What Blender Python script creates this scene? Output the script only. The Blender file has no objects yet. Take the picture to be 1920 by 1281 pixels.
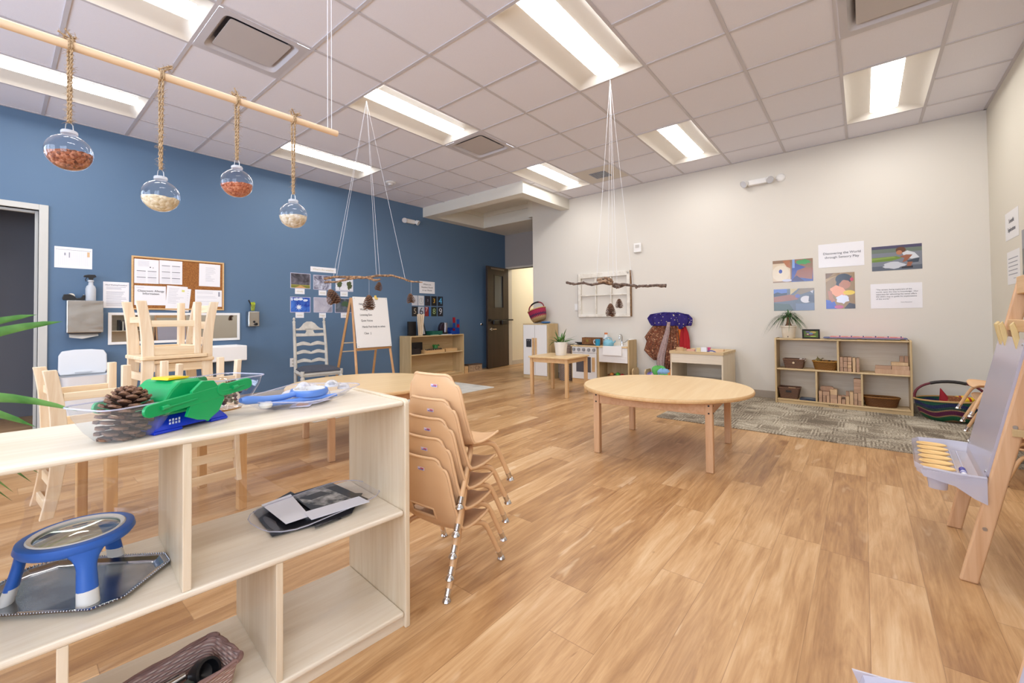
import bpy, math, random
from mathutils import Matrix, Vector
R_ = math.radians
PI = math.pi
scene = bpy.context.scene
COL = scene.collection
rnd = random.Random(7)

# ------------------------------------------------------------------ camera
F_PX, YAW, PITCH, ROLL, SHIFT_PX, EYE = 798.894, 0.6893, 0.0174, -0.0089, -57.2412, 1.04
_f = Vector((math.cos(YAW), math.sin(YAW), 0)); _r = Vector((math.sin(YAW), -math.cos(YAW), 0)); _u = Vector((0, 0, 1))
_f2 = _f * math.cos(PITCH) + _u * math.sin(PITCH); _u2 = _u * math.cos(PITCH) - _f * math.sin(PITCH)
_r3 = _r * math.cos(ROLL) + _u2 * math.sin(ROLL); _u3 = _u2 * math.cos(ROLL) - _r * math.sin(ROLL)
cam_data = bpy.data.cameras.new('camera')
cam = bpy.data.objects.new('camera', cam_data)
COL.objects.link(cam)
cam.matrix_world = Matrix(((_r3.x, _u3.x, -_f2.x, 0), (_r3.y, _u3.y, -_f2.y, 0), (_r3.z, _u3.z, -_f2.z, EYE), (0, 0, 0, 1)))
cam_data.sensor_fit = 'HORIZONTAL'; cam_data.sensor_width = 36
cam_data.lens = F_PX / 1920 * 36
cam_data.shift_y = SHIFT_PX / 1920
cam_data.clip_start = 0.02
scene.camera = cam

def ray(x, y):
    return _f2 + _r3 * ((x - 960) / F_PX) - _u3 * ((y - 640.5 - SHIFT_PX) / F_PX)
def at_x(x, y, X): d = ray(x, y); return Vector((0, 0, EYE)) + d * (X / d.x)      # point of the photo on the plane X
def at_y(x, y, Y): d = ray(x, y); return Vector((0, 0, EYE)) + d * (Y / d.y)
def at_z(x, y, Z): d = ray(x, y); return Vector((0, 0, EYE)) + d * ((Z - EYE) / d.z)

# ------------------------------------------------------------------ colours and materials
def rgb(s):
    if isinstance(s, tuple): return s if len(s) == 4 else (*s, 1)
    v = [int(s[i:i + 2], 16) / 255 for i in (0, 2, 4)]
    return (*[c / 12.92 if c <= .04045 else ((c + .055) / 1.055) ** 2.4 for c in v], 1)

class NT:
    def __init__(s, name):
        s.m = bpy.data.materials.new(name); s.m.use_nodes = True
        s.t = s.m.node_tree; s.t.nodes.clear()
        s.out = s.t.nodes.new('ShaderNodeOutputMaterial')
    def n(s, typ, ins=None, **attrs):
        o = s.t.nodes.new('ShaderNode' + typ)
        for k, v in attrs.items(): setattr(o, k, v)
        for k, v in (ins or {}).items():
            if isinstance(v, bpy.types.NodeSocket): s.t.links.new(v, o.inputs[k])
            else: o.inputs[k].default_value = v
        return o
    def math(s, op, a, b=0.0, c=None):
        d = {0: a, 1: b}
        if c is not None: d[2] = c
        return s.n('Math', d, operation=op).outputs[0]
    def ramp(s, fac, stops):
        o = s.n('ValToRGB', {0: fac}); e = o.color_ramp.elements
        while len(e) < len(stops): e.new(.5)
        for i, (p, c) in enumerate(stops): e[i].position = p; e[i].color = rgb(c)
        return o.outputs[0]
    def mix(s, fac, a, b, mode='MIX'):
        o = s.n('Mix', data_type='RGBA', blend_type=mode)
        for k, v in ((0, fac), (6, a), (7, b)):
            if isinstance(v, bpy.types.NodeSocket): s.t.links.new(v, o.inputs[k])
            else: o.inputs[k].default_value = rgb(v) if isinstance(v, str) else v
        return o.outputs[2]
    def coords(s, scale=(1, 1, 1), kind='Object'):
        tc = s.n('TexCoord')
        return s.n('Mapping', {0: tc.outputs[kind], 3: scale}).outputs[0]
    def noise(s, vec, scale=1, detail=3, rough=.55, dist=0.0):
        return s.n('TexNoise', {'Vector': vec, 'Scale': scale, 'Detail': detail, 'Roughness': rough, 'Distortion': dist}).outputs[0]
    def pbr(s, color, rough=.5, metal=0.0, bump=None, bump_s=.2, bump_d=.002, **kw):
        b = s.n('BsdfPrincipled')
        def put(k, v):
            if isinstance(v, bpy.types.NodeSocket): s.t.links.new(v, b.inputs[k])
            else: b.inputs[k].default_value = v
        put('Base Color', rgb(color) if isinstance(color, (str, tuple)) else color)
        put('Roughness', rough); put('Metallic', metal)
        for k, v in kw.items(): put(k, v)
        if bump is not None:
            bn = s.n('Bump', {'Strength': bump_s, 'Distance': bump_d, 'Height': bump})
            s.t.links.new(bn.outputs[0], b.inputs['Normal'])
        s.t.links.new(b.outputs[0], s.out.inputs[0])
        return s.m

_cache = {}
def plain(hexcol, rough=.5, metal=0.0, spec=.5):
    k = (hexcol, rough, metal, spec)
    if k not in _cache:
        _cache[k] = NT('plain_' + hexcol).pbr(hexcol, rough, metal, **{'Specular IOR Level': spec})
    return _cache[k]
def wood(name, c1, c2, axis='X', rough=.45, scale=1.0, knots=0.0):
    t = NT(name)
    sc = {'X': (2.2, 38, 38), 'Y': (38, 2.2, 38), 'Z': (38, 38, 2.2)}[axis]
    v = t.coords(tuple(q * scale for q in sc))
    g = t.noise(v, 1, 5, .6, .8)
    low = t.noise(t.coords(tuple(q * .22 * scale for q in sc)), 1, 2, .5, .3)
    f = t.math('ADD', t.math('MULTIPLY', g, .6), t.math('MULTIPLY', low, .4))
    c = t.ramp(f, [(.40, c1), (.60, c2)])
    return t.pbr(c, rough, bump=g, bump_s=.05)
def glass(name, tint='FFFFFF', base=.03, gain=1.0):
    """A thin clear sheet: what lies behind it, plus a mirror share that grows towards grazing angles."""
    t = NT(name)
    fr = t.n('LayerWeight', {'Blend': .5}).outputs[1]
    fac = t.math('ADD', t.math('MULTIPLY', t.math('POWER', fr, 4.0), gain), base)
    tr = t.n('BsdfTransparent', {0: rgb(tint)}); gl = t.n('BsdfGlossy', {0: (1, 1, 1, 1), 1: .03})
    mx = t.n('MixShader', {0: t.math('MINIMUM', fac, .9), 1: tr.outputs[0], 2: gl.outputs[0]})
    t.t.links.new(mx.outputs[0], t.out.inputs[0]); return t.m
def cloudy(name, tint, white, amt):
    """Translucent plastic: part clear, part milky."""
    t = NT(name)
    tr = t.n('BsdfTransparent', {0: rgb(tint)}); b = t.n('BsdfPrincipled', {0: rgb(white), 'Roughness': .25})
    mx = t.n('MixShader', {0: amt, 1: tr.outputs[0], 2: b.outputs[0]})
    t.t.links.new(mx.outputs[0], t.out.inputs[0]); return t.m

# ------------------------------------------------------------------ mesh building
class MB:
    def __init__(s): s.v = []; s.f = []; s.mi = []
    def add(s, vs, fs, M=None, mi=0):
        o = len(s.v)
        s.v += [tuple(M @ Vector(p)) if M is not None else tuple(p) for p in vs]
        s.f += [tuple(i + o for i in q) for q in fs]; s.mi += [mi] * len(fs)
        return s
    def box(s, x0, x1, y0, y1, z0, z1, M=None, mi=0):
        return s.add([(x, y, z) for z in (z0, z1) for y in (y0, y1) for x in (x0, x1)],
                     [(0, 2, 3, 1), (4, 5, 7, 6), (0, 1, 5, 4), (2, 6, 7, 3), (0, 4, 6, 2), (1, 3, 7, 5)], M, mi)
    def cbox(s, c, d, M=None, mi=0):
        return s.box(c[0] - d[0] / 2, c[0] + d[0] / 2, c[1] - d[1] / 2, c[1] + d[1] / 2, c[2] - d[2] / 2, c[2] + d[2] / 2, M, mi)
    def prism(s, pts, z0, z1, M=None, mi=0):
        n = len(pts)
        return s.add([(x, y, z0) for x, y in pts] + [(x, y, z1) for x, y in pts],
                     [tuple(range(n))[::-1], tuple(range(n, 2 * n))] + [(i, (i + 1) % n, n + (i + 1) % n, n + i) for i in range(n)], M, mi)
    def lathe(s, prof, n=24, M=None, mi=0, squash=(1, 1)):
        vs = []; fs = []; k = len(prof)
        for r, z in prof:
            vs += [(max(r, 1e-5) * math.cos(2 * PI * i / n) * squash[0], max(r, 1e-5) * math.sin(2 * PI * i / n) * squash[1], z) for i in range(n)]
        for a in range(k - 1):
            fs += [(a * n + i, a * n + (i + 1) % n, (a + 1) * n + (i + 1) % n, (a + 1) * n + i) for i in range(n)]
        return s.add(vs, fs, M, mi)
    def tube(s, pts, r, n=8, closed=False, M=None, mi=0, flat=1.0):
        pts = [Vector(p) for p in pts]; k = len(pts)
        rs = r if isinstance(r, (list, tuple)) else [r] * k
        vs = []; fs = []; up = None
        for i, p in enumerate(pts):
            a = pts[i - 1] if (i > 0 or closed) else p; b = pts[(i + 1) % k] if (i < k - 1 or closed) else p
            d = (b - a).normalized()
            if up is None:
                up = Vector((0, 0, 1)) if abs(d.z) < .9 else Vector((1, 0, 0))
            x = d.cross(up)
            if x.length < 1e-5: x = d.cross(Vector((0, 1, 0)))
            x.normalize(); up = x.cross(d).normalized()
            vs += [p + x * (rs[i] * math.cos(2 * PI * j / n)) + up * (rs[i] * flat * math.sin(2 * PI * j / n)) for j in range(n)]
        for i in range(k if closed else k - 1):
            a, b = i * n, ((i + 1) % k) * n
            fs += [(a + j, a + (j + 1) % n, b + (j + 1) % n, b + j) for j in range(n)]
        if not closed: fs += [tuple(range(n))[::-1], tuple((k - 1) * n + j for j in range(n))]
        return s.add(vs, fs, M, mi)
    def cyl(s, p0, p1, r0, r1=None, n=16, M=None, mi=0):
        return s.tube([p0, p1], [r0, r0 if r1 is None else r1], n, M=M, mi=mi)
    def grid(s, fn, nu, nv, M=None, mi=0, skip=None):
        vs = [fn(i / nu, j / nv) for j in range(nv + 1) for i in range(nu + 1)]; w = nu + 1
        fs = [(j * w + i, j * w + i + 1, (j + 1) * w + i + 1, (j + 1) * w + i) for j in range(nv) for i in range(nu) if not (skip and skip(i, j))]
        return s.add(vs, fs, M, mi)
    def build(s, name, mats, parent=None, loc=(0, 0, 0), rot=(0, 0, 0), bevel=0.0, smooth=None, solid=0.0, sub=0, seg=2, offset=0.0):
        me = bpy.data.meshes.new(name)
        me.from_pydata(s.v, [], s.f); me.validate(); me.update()
        for m in (mats if isinstance(mats, (list, tuple)) else [mats]): me.materials.append(m)
        if len(me.polygons) == len(s.mi): me.polygons.foreach_set('material_index', s.mi)
        import bmesh
        bm = bmesh.new(); bm.from_mesh(me); bmesh.ops.recalc_face_normals(bm, faces=bm.faces); bm.to_mesh(me); bm.free()
        if smooth:
            me.polygons.foreach_set('use_smooth', [True] * len(me.polygons)); me.set_sharp_from_angle(angle=R_(smooth))
        o = bpy.data.objects.new(name, me); COL.objects.link(o)
        o.location = loc; o.rotation_euler = rot if isinstance(rot, (tuple, list)) else (0, 0, rot)
        if parent is not None: o.parent = parent
        if solid:
            q = o.modifiers.new('thickness', 'SOLIDIFY'); q.thickness = solid; q.offset = offset
        if sub:
            q = o.modifiers.new('round', 'SUBSURF'); q.levels = sub; q.render_levels = sub
        if bevel:
            q = o.modifiers.new('edge', 'BEVEL'); q.width = bevel; q.segments = seg; q.limit_method = 'ANGLE'; q.angle_limit = R_(40)
        return o

def tag(o, label, cat, group=None, kind=None):
    if label: o['label'] = label
    if cat: o['category'] = cat
    if group: o['group'] = group
    if kind: o['kind'] = kind
    return o
def thing(name, label, cat, loc=(0, 0, 0), rot=0.0, group=None):
    o = bpy.data.objects.new(name, None); COL.objects.link(o); o.empty_display_size = .05
    o.location = loc; o.rotation_euler = (0, 0, rot) if isinstance(rot, (int, float)) else tuple(rot)
    return tag(o, label, cat, group)
def dup(root, loc, rot, label, group=None):
    """A copy of a thing with copies of its parts and their sub-parts (mesh data is shared)."""
    def rec(o, par):
        c = o.copy(); COL.objects.link(c)
        if par is not None: c.parent = par
        for ch in o.children: rec(ch, c)
        return c
    r = rec(root, None); r.location = loc; r.rotation_euler = rot if isinstance(rot, (tuple, list)) else (0, 0, rot)
    r['label'] = label
    if group: r['group'] = group
    return r
def structure(o): o['kind'] = 'structure'; return o
def T(x=0, y=0, z=0): return Matrix.Translation((x, y, z))
def RX(a): return Matrix.Rotation(a, 4, 'X')
def RY(a): return Matrix.Rotation(a, 4, 'Y')
def RZ(a): return Matrix.Rotation(a, 4, 'Z')
def SC(x, y, z): return Matrix.Diagonal((x, y, z, 1))
def rrect(w, d, r, n=5, cx=0, cy=0):
    out = []
    for sx, sy, a0 in ((1, 1, 0), (-1, 1, 90), (-1, -1, 180), (1, -1, 270)):
        for i in range(n + 1):
            a = R_(a0 + 90 * i / n)
            out.append((cx + sx * (w / 2 - r) + r * math.cos(a), cy + sy * (d / 2 - r) + r * math.sin(a)))
    return out
_texts = []
def text(body, size, mat, parent, loc, rot, name='lettering', align='CENTER', spacing=1.0, sx=1.0, line=1.0):
    """Lettering, turned into a mesh once all of it is laid out (see the end of the script)."""
    cu = bpy.data.curves.new(name, 'FONT'); cu.body = body; cu.size = size; cu.align_x = align; cu.align_y = 'CENTER'
    cu.space_line = line; cu.extrude = .0003; cu.space_character = spacing; cu.resolution_u = 3
    o = bpy.data.objects.new(name + '_source', cu); COL.objects.link(o)
    _texts.append((o, name, mat, parent, loc, rot, sx))
def finish_texts():
    dg = bpy.context.evaluated_depsgraph_get()
    for o, name, mat, parent, loc, rot, sx in _texts:
        me = bpy.data.meshes.new_from_object(o.evaluated_get(dg), depsgraph=dg); me.name = name
        me.materials.clear(); me.materials.append(mat)
        t = bpy.data.objects.new(name, me); COL.objects.link(t); t.location = loc; t.rotation_euler = rot; t.scale = (sx, 1, 1)
        if parent is not None: t.parent = parent
    for o, *_ in _texts:
        cu = o.data; bpy.data.objects.remove(o); bpy.data.curves.remove(cu)

# ------------------------------------------------------------------ shared materials
def _floor():
    t = NT('oak_planks')
    tc = t.n('TexCoord'); sp = t.n('SeparateXYZ', {0: tc.outputs['Object']})
    x, y = sp.outputs[0], sp.outputs[1]
    W, L = .165, 1.22
    ry = t.math('DIVIDE', y, W); row = t.math('FLOOR', ry)
    off = t.n('TexWhiteNoise', {'W': row}, noise_dimensions='1D').outputs[0]
    rx = t.math('ADD', t.math('DIVIDE', x, L), t.math('MULTIPLY', off, 7.0)); colm = t.math('FLOOR', rx)
    cv = t.n('CombineXYZ', {0: row, 1: colm})
    rn = t.n('TexWhiteNoise', {'Vector': cv.outputs[0]}, noise_dimensions='2D').outputs[0]
    gv = t.n('CombineXYZ', {0: t.math('MULTIPLY', x, 1.7), 1: t.math('MULTIPLY', y, 16.0), 2: t.math('MULTIPLY', rn, 37.0)}).outputs[0]
    g = t.noise(gv, 1.0, 6, .62, 1.6)
    fv = t.n('CombineXYZ', {0: t.math('MULTIPLY', x, 6.0), 1: t.math('MULTIPLY', y, 130.0), 2: t.math('MULTIPLY', rn, 19.0)}).outputs[0]
    fine = t.noise(fv, 1.0, 3, .6)
    big = t.noise(t.n('CombineXYZ', {0: t.math('MULTIPLY', x, 1.1), 1: t.math('MULTIPLY', y, 5.0), 2: t.math('MULTIPLY', rn, 23.0)}).outputs[0], 1.0, 3, .5, .9)
    f = t.math('ADD', t.math('ADD', t.math('MULTIPLY', g, .42), t.math('MULTIPLY', fine, .16)), t.math('ADD', t.math('MULTIPLY', rn, .13), t.math('MULTIPLY', big, .32)))
    c = t.ramp(f, [(.36, '966B46'), (.47, 'B58A5C'), (.56, 'CAA071'), (.70, 'DFBE94')])
    sv = t.n('CombineXYZ', {0: t.math('MULTIPLY', x, 3.2), 1: t.math('MULTIPLY', y, 13.0), 2: t.math('MULTIPLY', rn, 11.0)}).outputs[0]
    scar = t.ramp(t.noise(sv, 1.0, 2, .5, .5), [(.66, '000000'), (.76, 'FFFFFF')])
    c = t.mix(t.math('MULTIPLY', scar, .55), c, 'E8CBA6')
    knot = t.ramp(t.noise(t.n('CombineXYZ', {0: t.math('MULTIPLY', x, 5.0), 1: t.math('MULTIPLY', y, 17.0), 2: t.math('MULTIPLY', rn, 51.0)}).outputs[0], 1.0, 2, .5, .8), [(.73, '000000'), (.8, 'FFFFFF')])
    c = t.mix(t.math('MULTIPLY', knot, .6), c, '7A4C2A')
    fy = t.math('FRACT', ry); fx = t.math('FRACT', rx)
    seam = t.math('MAXIMUM', t.math('LESS_THAN', fy, .012), t.math('LESS_THAN', fx, .0022))
    c = t.mix(t.math('MULTIPLY', seam, .45), c, '6B4426')
    r = t.math('ADD', t.math('MULTIPLY', g, .18), .27)
    return t.pbr(c, r, bump=fine, bump_s=.06, **{'Specular IOR Level': .42})
def _ceil():
    t = NT('ceiling_tile')
    n = t.noise(t.coords((1, 1, 1)), 260, 2, .6)
    c = t.mix(n, 'DEDDE6', 'E9E8F0')
    return t.pbr(c, .9, bump=n, bump_s=.12)
def _paint(name, a, b, rough=.6):
    t = NT(name)
    n = t.noise(t.coords((1, 1, 1)), 1.3, 2, .5)
    fine = t.noise(t.coords((1, 1, 1)), 180, 2, .6)
    return t.pbr(t.mix(n, a, b), rough, bump=fine, bump_s=.04, **{'Specular IOR Level': .3})
def _wicker(name, c1, c2, sx=60, sz=110):
    t = NT(name)
    tc = t.n('TexCoord'); sp = t.n('SeparateXYZ', {0: tc.outputs['Object']})
    u = t.math('MULTIPLY', t.math('ADD', sp.outputs[0], sp.outputs[1]), float(sx)); v = t.math('MULTIPLY', sp.outputs[2], float(sz))
    row = t.math('MODULO', t.math('FLOOR', v), 2.0)
    w = t.math('SINE', t.math('MULTIPLY', t.math('ADD', u, row), PI))
    h = t.math('MULTIPLY', t.math('ADD', w, 1.0), t.math('ABSOLUTE', t.math('SINE', t.math('MULTIPLY', v, PI))))
    n = t.noise(t.coords((1, 1, 1)), 25, 3)
    c = t.mix(t.math('MULTIPLY', h, .5), c1, c2); c = t.mix(t.math('MULTIPLY', n, .3), c, c1)
    return t.pbr(c, .6, bump=h, bump_s=.7, bump_d=.004)
def _grainy(name, c1, c2, scale, rough=.7, detail=3, lo=.4, hi=.6, bump=.3):
    t = NT(name); n = t.noise(t.coords(), scale, detail)
    return t.pbr(t.ramp(n, [(lo, c1), (hi, c2)]), rough, bump=n, bump_s=bump)
def _cells(name, cols, scale, rough=.6, bump=.6, spec=.3):
    """Loose seeds or beads: every cell its own colour."""
    t = NT(name)
    v = t.n('TexVoronoi', {'Vector': t.coords(), 'Scale': scale})
    w = t.n('TexWhiteNoise', {'Vector': v.outputs['Color']}, noise_dimensions='3D').outputs[0]
    c = t.ramp(w, [(i / max(1, len(cols) - 1), q) for i, q in enumerate(cols)])
    return t.pbr(c, rough, bump=t.math('SUBTRACT', 1.0, v.outputs['Distance']), bump_s=bump, bump_d=.004, **{'Specular IOR Level': spec})

m_floor = _floor(); m_ceil = _ceil()
m_grid = plain('C6C2C6', .5)
m_white_wall = _paint('cream_wall_paint', 'DDD7CD', 'E0DAD0')
m_right_wall = _paint('beige_wall_paint', 'D6CFBF', 'DAD3C4')
m_blue_wall = _paint('blue_wall_paint', '5A738F', '607A96', .5)
m_grey_wall = _paint('grey_wall_paint', 'A29C98', 'A7A19D')
m_hall = _paint('hall_wall_paint', 'E6DDC4', 'E9E0C9')
m_soffit = _paint('soffit_paint', 'E0DCD0', 'E4E0D5')
m_base = plain('A89C8E', .55)
m_paper_edge = plain('DAD8D6', .6)
m_birch = wood('birch_ply_long', 'DFD0B8', 'E9DDC9', 'X', .32)
m_birch_y = wood('birch_ply_deep', 'DFD0B8', 'E9DDC9', 'Y', .32)
m_birch_z = wood('birch_ply_upright', 'DAC7A9', 'E5D6BD', 'Z', .34)
m_maple = wood('maple_shelf', 'C9AC7E', 'D9BF93', 'Y', .45)
m_maple_z = wood('maple_upright', 'C2A678', 'D3B98C', 'Z', .45)
m_maple_x = wood('maple_long', 'C9AC7E', 'D9BF93', 'X', .45)
m_top = wood('table_laminate', 'DFBE8B', 'E7CA9B', 'X', .35, .6)
m_edge = wood('table_edge', 'D2A873', 'DDB785', 'X', .45)
m_beech = wood('beech_upright', 'CDA077', 'DCB48C', 'Z', .45)
m_beech_x = wood('beech_rail', 'CDA077', 'DCB48C', 'X', .45)
m_pine = wood('pine_upright', 'DFC3A0', 'EEDDC2', 'Z', .5)
m_pine_x = wood('pine_rail', 'DFC199', 'EDD9B8', 'X', .5)
m_pine_y = wood('pine_rail_deep', 'DFC199', 'EDD9B8', 'Y', .5)
m_oak_z = wood('oak_leg', 'B9854F', 'CB9A63', 'Z', .45)
m_oak_x = wood('oak_rail', 'B9854F', 'CB9A63', 'X', .45)
m_tan = plain('DFB68A', .38)
m_tan_leg = plain('DDB385', .3)
m_tan_in = plain('8C7263', .5)
m_chrome = plain('D8D8DA', .12, 1.0)
m_steel = plain('B9BABC', .3, 1.0)
m_white = plain('EDEBE8', .35)
m_offwhite = plain('E2DFD8', .45)
m_paper = plain('EEEDF0', .55)
m_black = plain('17171A', .4)
m_dark = plain('2A2524', .5)
m_ink = plain('2B2B33', .7)
m_grey_ink = plain('B2B2BC', .7)
m_cone = _grainy('pine_cone_scale', '3A241A', '6B4631', 60, .7)
m_conetip = plain('7A563D', .7)
m_twine = _grainy('jute_twine', '8F7453', 'C3A682', 300, .9)
m_line = plain('E6E6EA', .4)
m_clear = glass('clear_plastic', 'F7F8FA', .06, .8)
m_acrylic = glass('acrylic_sheet', 'F6F4F2', .05, .9)
m_lens = glass('clear_globe', 'FCFCFE', .03, .8)
m_leaf = _grainy('leaf_green', '2F5A22', '5C8A3C', 14, .45)
m_leaf2 = _grainy('leaf_dark', '1F4016', '3F6B2B', 20, .45)
m_frost = cloudy('frosted_plastic', 'E8E8F2', 'DDDCEA', .55)
m_bark = _grainy('bark', '4A3A32', '7A6355', 45, .85)
m_bark2 = _grainy('bark_pale', '7D5C41', 'B08862', 45, .85)

def pine_cone_mesh(n=64, slim=1.0, open_=.55, egg=False):
    """A unit cone: base at z=0, tip at z=1; open woody scales in a spiral."""
    m = MB()
    m.lathe([(.001, .02), (.10 * slim, .06), (.13 * slim, .3), (.08 * slim, .7), (.03, .95), (.001, .98)], 12)
    for k in range(n):
        s = k / (n - 1); a = k * 2.39996
        z = .05 + .86 * s ** .9
        R = slim * (.40 * min(1, .62 + s * 2.2) * (1 - s) ** .72 + .07)
        if egg: R = slim * (.36 * math.sin(PI * min(1, .2 + .78 * s)) ** .6 + .06)
        L = R * .98; w = slim * ((.16 if egg else .145) * (1 - s) ** (.4 if egg else .6) + .035)
        tilt = open_ * (-.55 + 2.1 * s)
        M = T(0, 0, z) @ RZ(a) @ RY(-tilt) @ T(.02, 0, 0)
        pts = [(0, -w * .22), (L * .6, -w * .62), (L * .86, -w * .75), (L * .98, -w * .35), (L, 0), (L * .98, w * .35), (L * .86, w * .75), (L * .6, w * .62), (0, w * .22)]
        m.prism(pts, -.010, .010, M)
        m.prism([(L * .84, -w * .7), (L * 1.0, -w * .3), (L * 1.04, 0), (L * 1.0, w * .3), (L * .84, w * .7)], -.022, .022, M, 1)
    me = m.build('pine_cone', [m_cone, m_conetip]); d = me.data; bpy.data.objects.remove(me); return d
_cone_a = pine_cone_mesh(104, 1.0, .62); _cone_b = pine_cone_mesh(76, .95, .5); _cone_c = pine_cone_mesh(86, 1.08, .62, True)
def pine_cone(label, loc, size, rot=(0, 0, 0), data=None, group=None):
    o = bpy.data.objects.new('pine_cone', data or _cone_b); COL.objects.link(o)
    o.location = loc; o.rotation_euler = rot; o.scale = size if isinstance(size, tuple) else (size,) * 3
    return tag(o, label, 'pine cone', group)
# ------------------------------------------------------------------ the room
XW, YB, YR, XF, ZC = 6.25, 6.18, -0.98, -2.4, 3.0733
GX, GY, GT = 2.1104, 1.9368, 0.6096
SX, SY, SZ = 4.96, 3.86, 2.902                     # dropped soffit in the far corner

structure(MB().box(XF - .1, 10.2, YR - .1, 7.4, -.05, 0).build('floor', m_floor))
b = MB()
b.box(XF, -.65, YB, YB + .12, 0, 3.3); b.box(-.65, .264, YB, YB + .12, 2.135, 3.3); b.box(.264, 7.40, YB, YB + .12, 0, 3.3)
structure(b.build('wall_left', m_blue_wall))
structure(MB().box(XW, XW + .12, YR - .1, 4.645, 0, 3.3).build('wall_back', m_white_wall))
b = MB(); b.box(-.5, XW + .12, YR - .12, YR, 0, 3.3); b.box(XF, -2.2, YR - .12, YR, 0, 3.3); b.box(-2.2, -.5, YR - .12, YR, 0, .8); b.box(-2.2, -.5, YR - .12, YR, 2.5, 3.3)
structure(b.build('wall_right', m_right_wall))
b = MB(); b.box(XF - .12, XF, YR, YB, 0, .9); b.box(XF - .12, XF, YR, YB, 2.5, 3.3)
b.box(XF - .12, XF, YR, .2, .9, 2.5); b.box(XF - .12, XF, 5.0, YB, .9, 2.5); b.box(XF - .12, XF, 2.5, 2.7, .9, 2.5)
structure(b.build('wall_front', m_white_wall))
for k, (y0, y1) in enumerate(((.2, 2.5), (2.7, 5.0))):
    w = MB()
    for a, c, d, e in ((y0, y1, .9, .95), (y0, y1, 2.45, 2.5), (y0, y0 + .05, .95, 2.45), (y1 - .05, y1, .95, 2.45), ((y0 + y1) / 2 - .025, (y0 + y1) / 2 + .025, .95, 2.45)):
        w.box(XF - .09, XF - .03, a, c, d, e)
    o = structure(w.build('window_%d' % (k + 1), m_offwhite))
    g = MB().box(XF - .065, XF - .061, y0 + .05, y1 - .05, .95, 2.45).build('pane', m_clear, o)
w = MB()  # unseen window added in the right wall to brighten the near shelf fronts
for a, c, d, e in ((-2.2, -.5, .8, .85), (-2.2, -.5, 2.45, 2.5), (-2.2, -2.15, .85, 2.45), (-.55, -.5, .85, 2.45), (-1.375, -1.325, .85, 2.45)): w.box(a, c, YR - .09, YR - .03, d, e)
o = structure(w.build('window_3', m_offwhite)); MB().box(-2.15, -.55, YR - .065, YR - .061, .85, 2.45).build('pane', m_clear, o)
# alcove with the open door, and the lit hall behind it
b = MB(); b.box(7.27, 7.39, 4.645, 5.2, 0, 3.3); b.box(7.27, 7.39, 5.2, 6.10, 2.14, 3.3); b.box(7.27, 7.39, 6.10, YB, 0, 3.3)
b.box(XW + .12, 7.27, 4.545, 4.645, 0, 3.3)
structure(b.build('wall_alcove', m_grey_wall))
b = MB(); b.box(7.39, 10.1, 6.12, 6.3, 0, 2.6); b.box(10.0, 10.1, 4.4, 6.12, 0, 2.6); b.box(7.39, 10.1, 4.3, 4.4, 0, 2.6); b.box(7.39, 10.1, 4.3, 6.3, 2.6, 2.7)
structure(b.build('wall_hall', m_hall))
b = MB(); b.box(7.42, 10.0, 6.108, 6.12, 0, .09)
structure(b.build('baseboard_hall', plain('C9BFAE', .5)))
# dark room through the near doorway
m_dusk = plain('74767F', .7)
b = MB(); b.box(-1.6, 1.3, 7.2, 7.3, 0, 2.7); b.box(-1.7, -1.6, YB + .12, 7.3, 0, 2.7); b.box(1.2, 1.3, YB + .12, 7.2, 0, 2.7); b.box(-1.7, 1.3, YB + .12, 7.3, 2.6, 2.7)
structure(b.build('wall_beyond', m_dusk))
b = MB(); m_frame = plain('C9C8C2', .45)
b.box(.264, .327, YB - .02, YB + .13, 0, 2.19); b.box(-.713, -.65, YB - .02, YB + .13, 0, 2.19); b.box(-.65, .264, YB - .02, YB + .13, 2.135, 2.19)
b.box(.24, .264, YB + .05, YB + .09, 0, 2.135); b.box(-.65, .24, YB + .05, YB + .09, 2.11, 2.135)
dj = structure(b.build('door_2', m_frame, bevel=.003))
MB().cyl((.262, YB + .03, 2.02), (.2615, YB + .03, 2.02), .006).build('screw', m_black, dj)
MB().box(.2625, .2645, YB + .0, YB + .045, 1.02, 1.10).build('strike_plate', m_black, dj)
# baseboards
structure(MB().box(.327, 6.47, YB - .012, YB, 0, .092).build('baseboard_left', m_base))
structure(MB().box(XW - .012, XW, YR, 4.645, 0, .095).build('baseboard_back', m_base))
structure(MB().box(XF, XW - .012, YR, YR + .012, 0, .095).build('baseboard_right', m_base))
# soffit
b = MB()
b.box(SX, XW, SY, 4.03, SZ, 3.3); b.box(SX, 5.14, 4.03, YB, SZ, 3.3); b.box(5.14, 7.27, 6.0, YB, SZ, 3.3); b.box(6.39, 7.27, 4.645, 6.0, SZ, 3.3)
b.box(XW, 6.39, 4.645, 4.75, SZ, 3.3); b.box(5.14, 6.39, 4.03, 6.0, 3.2, 3.3)
structure(b.build('trim_1', m_soffit))
# crown inside the recess
b = MB(); b.box(5.14, 6.39, 5.965, 6.0, 3.12, 3.2); b.box(6.355, 6.39, 4.75, 5.965, 3.12, 3.2)
structure(b.build('trim_2', m_soffit))

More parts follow.
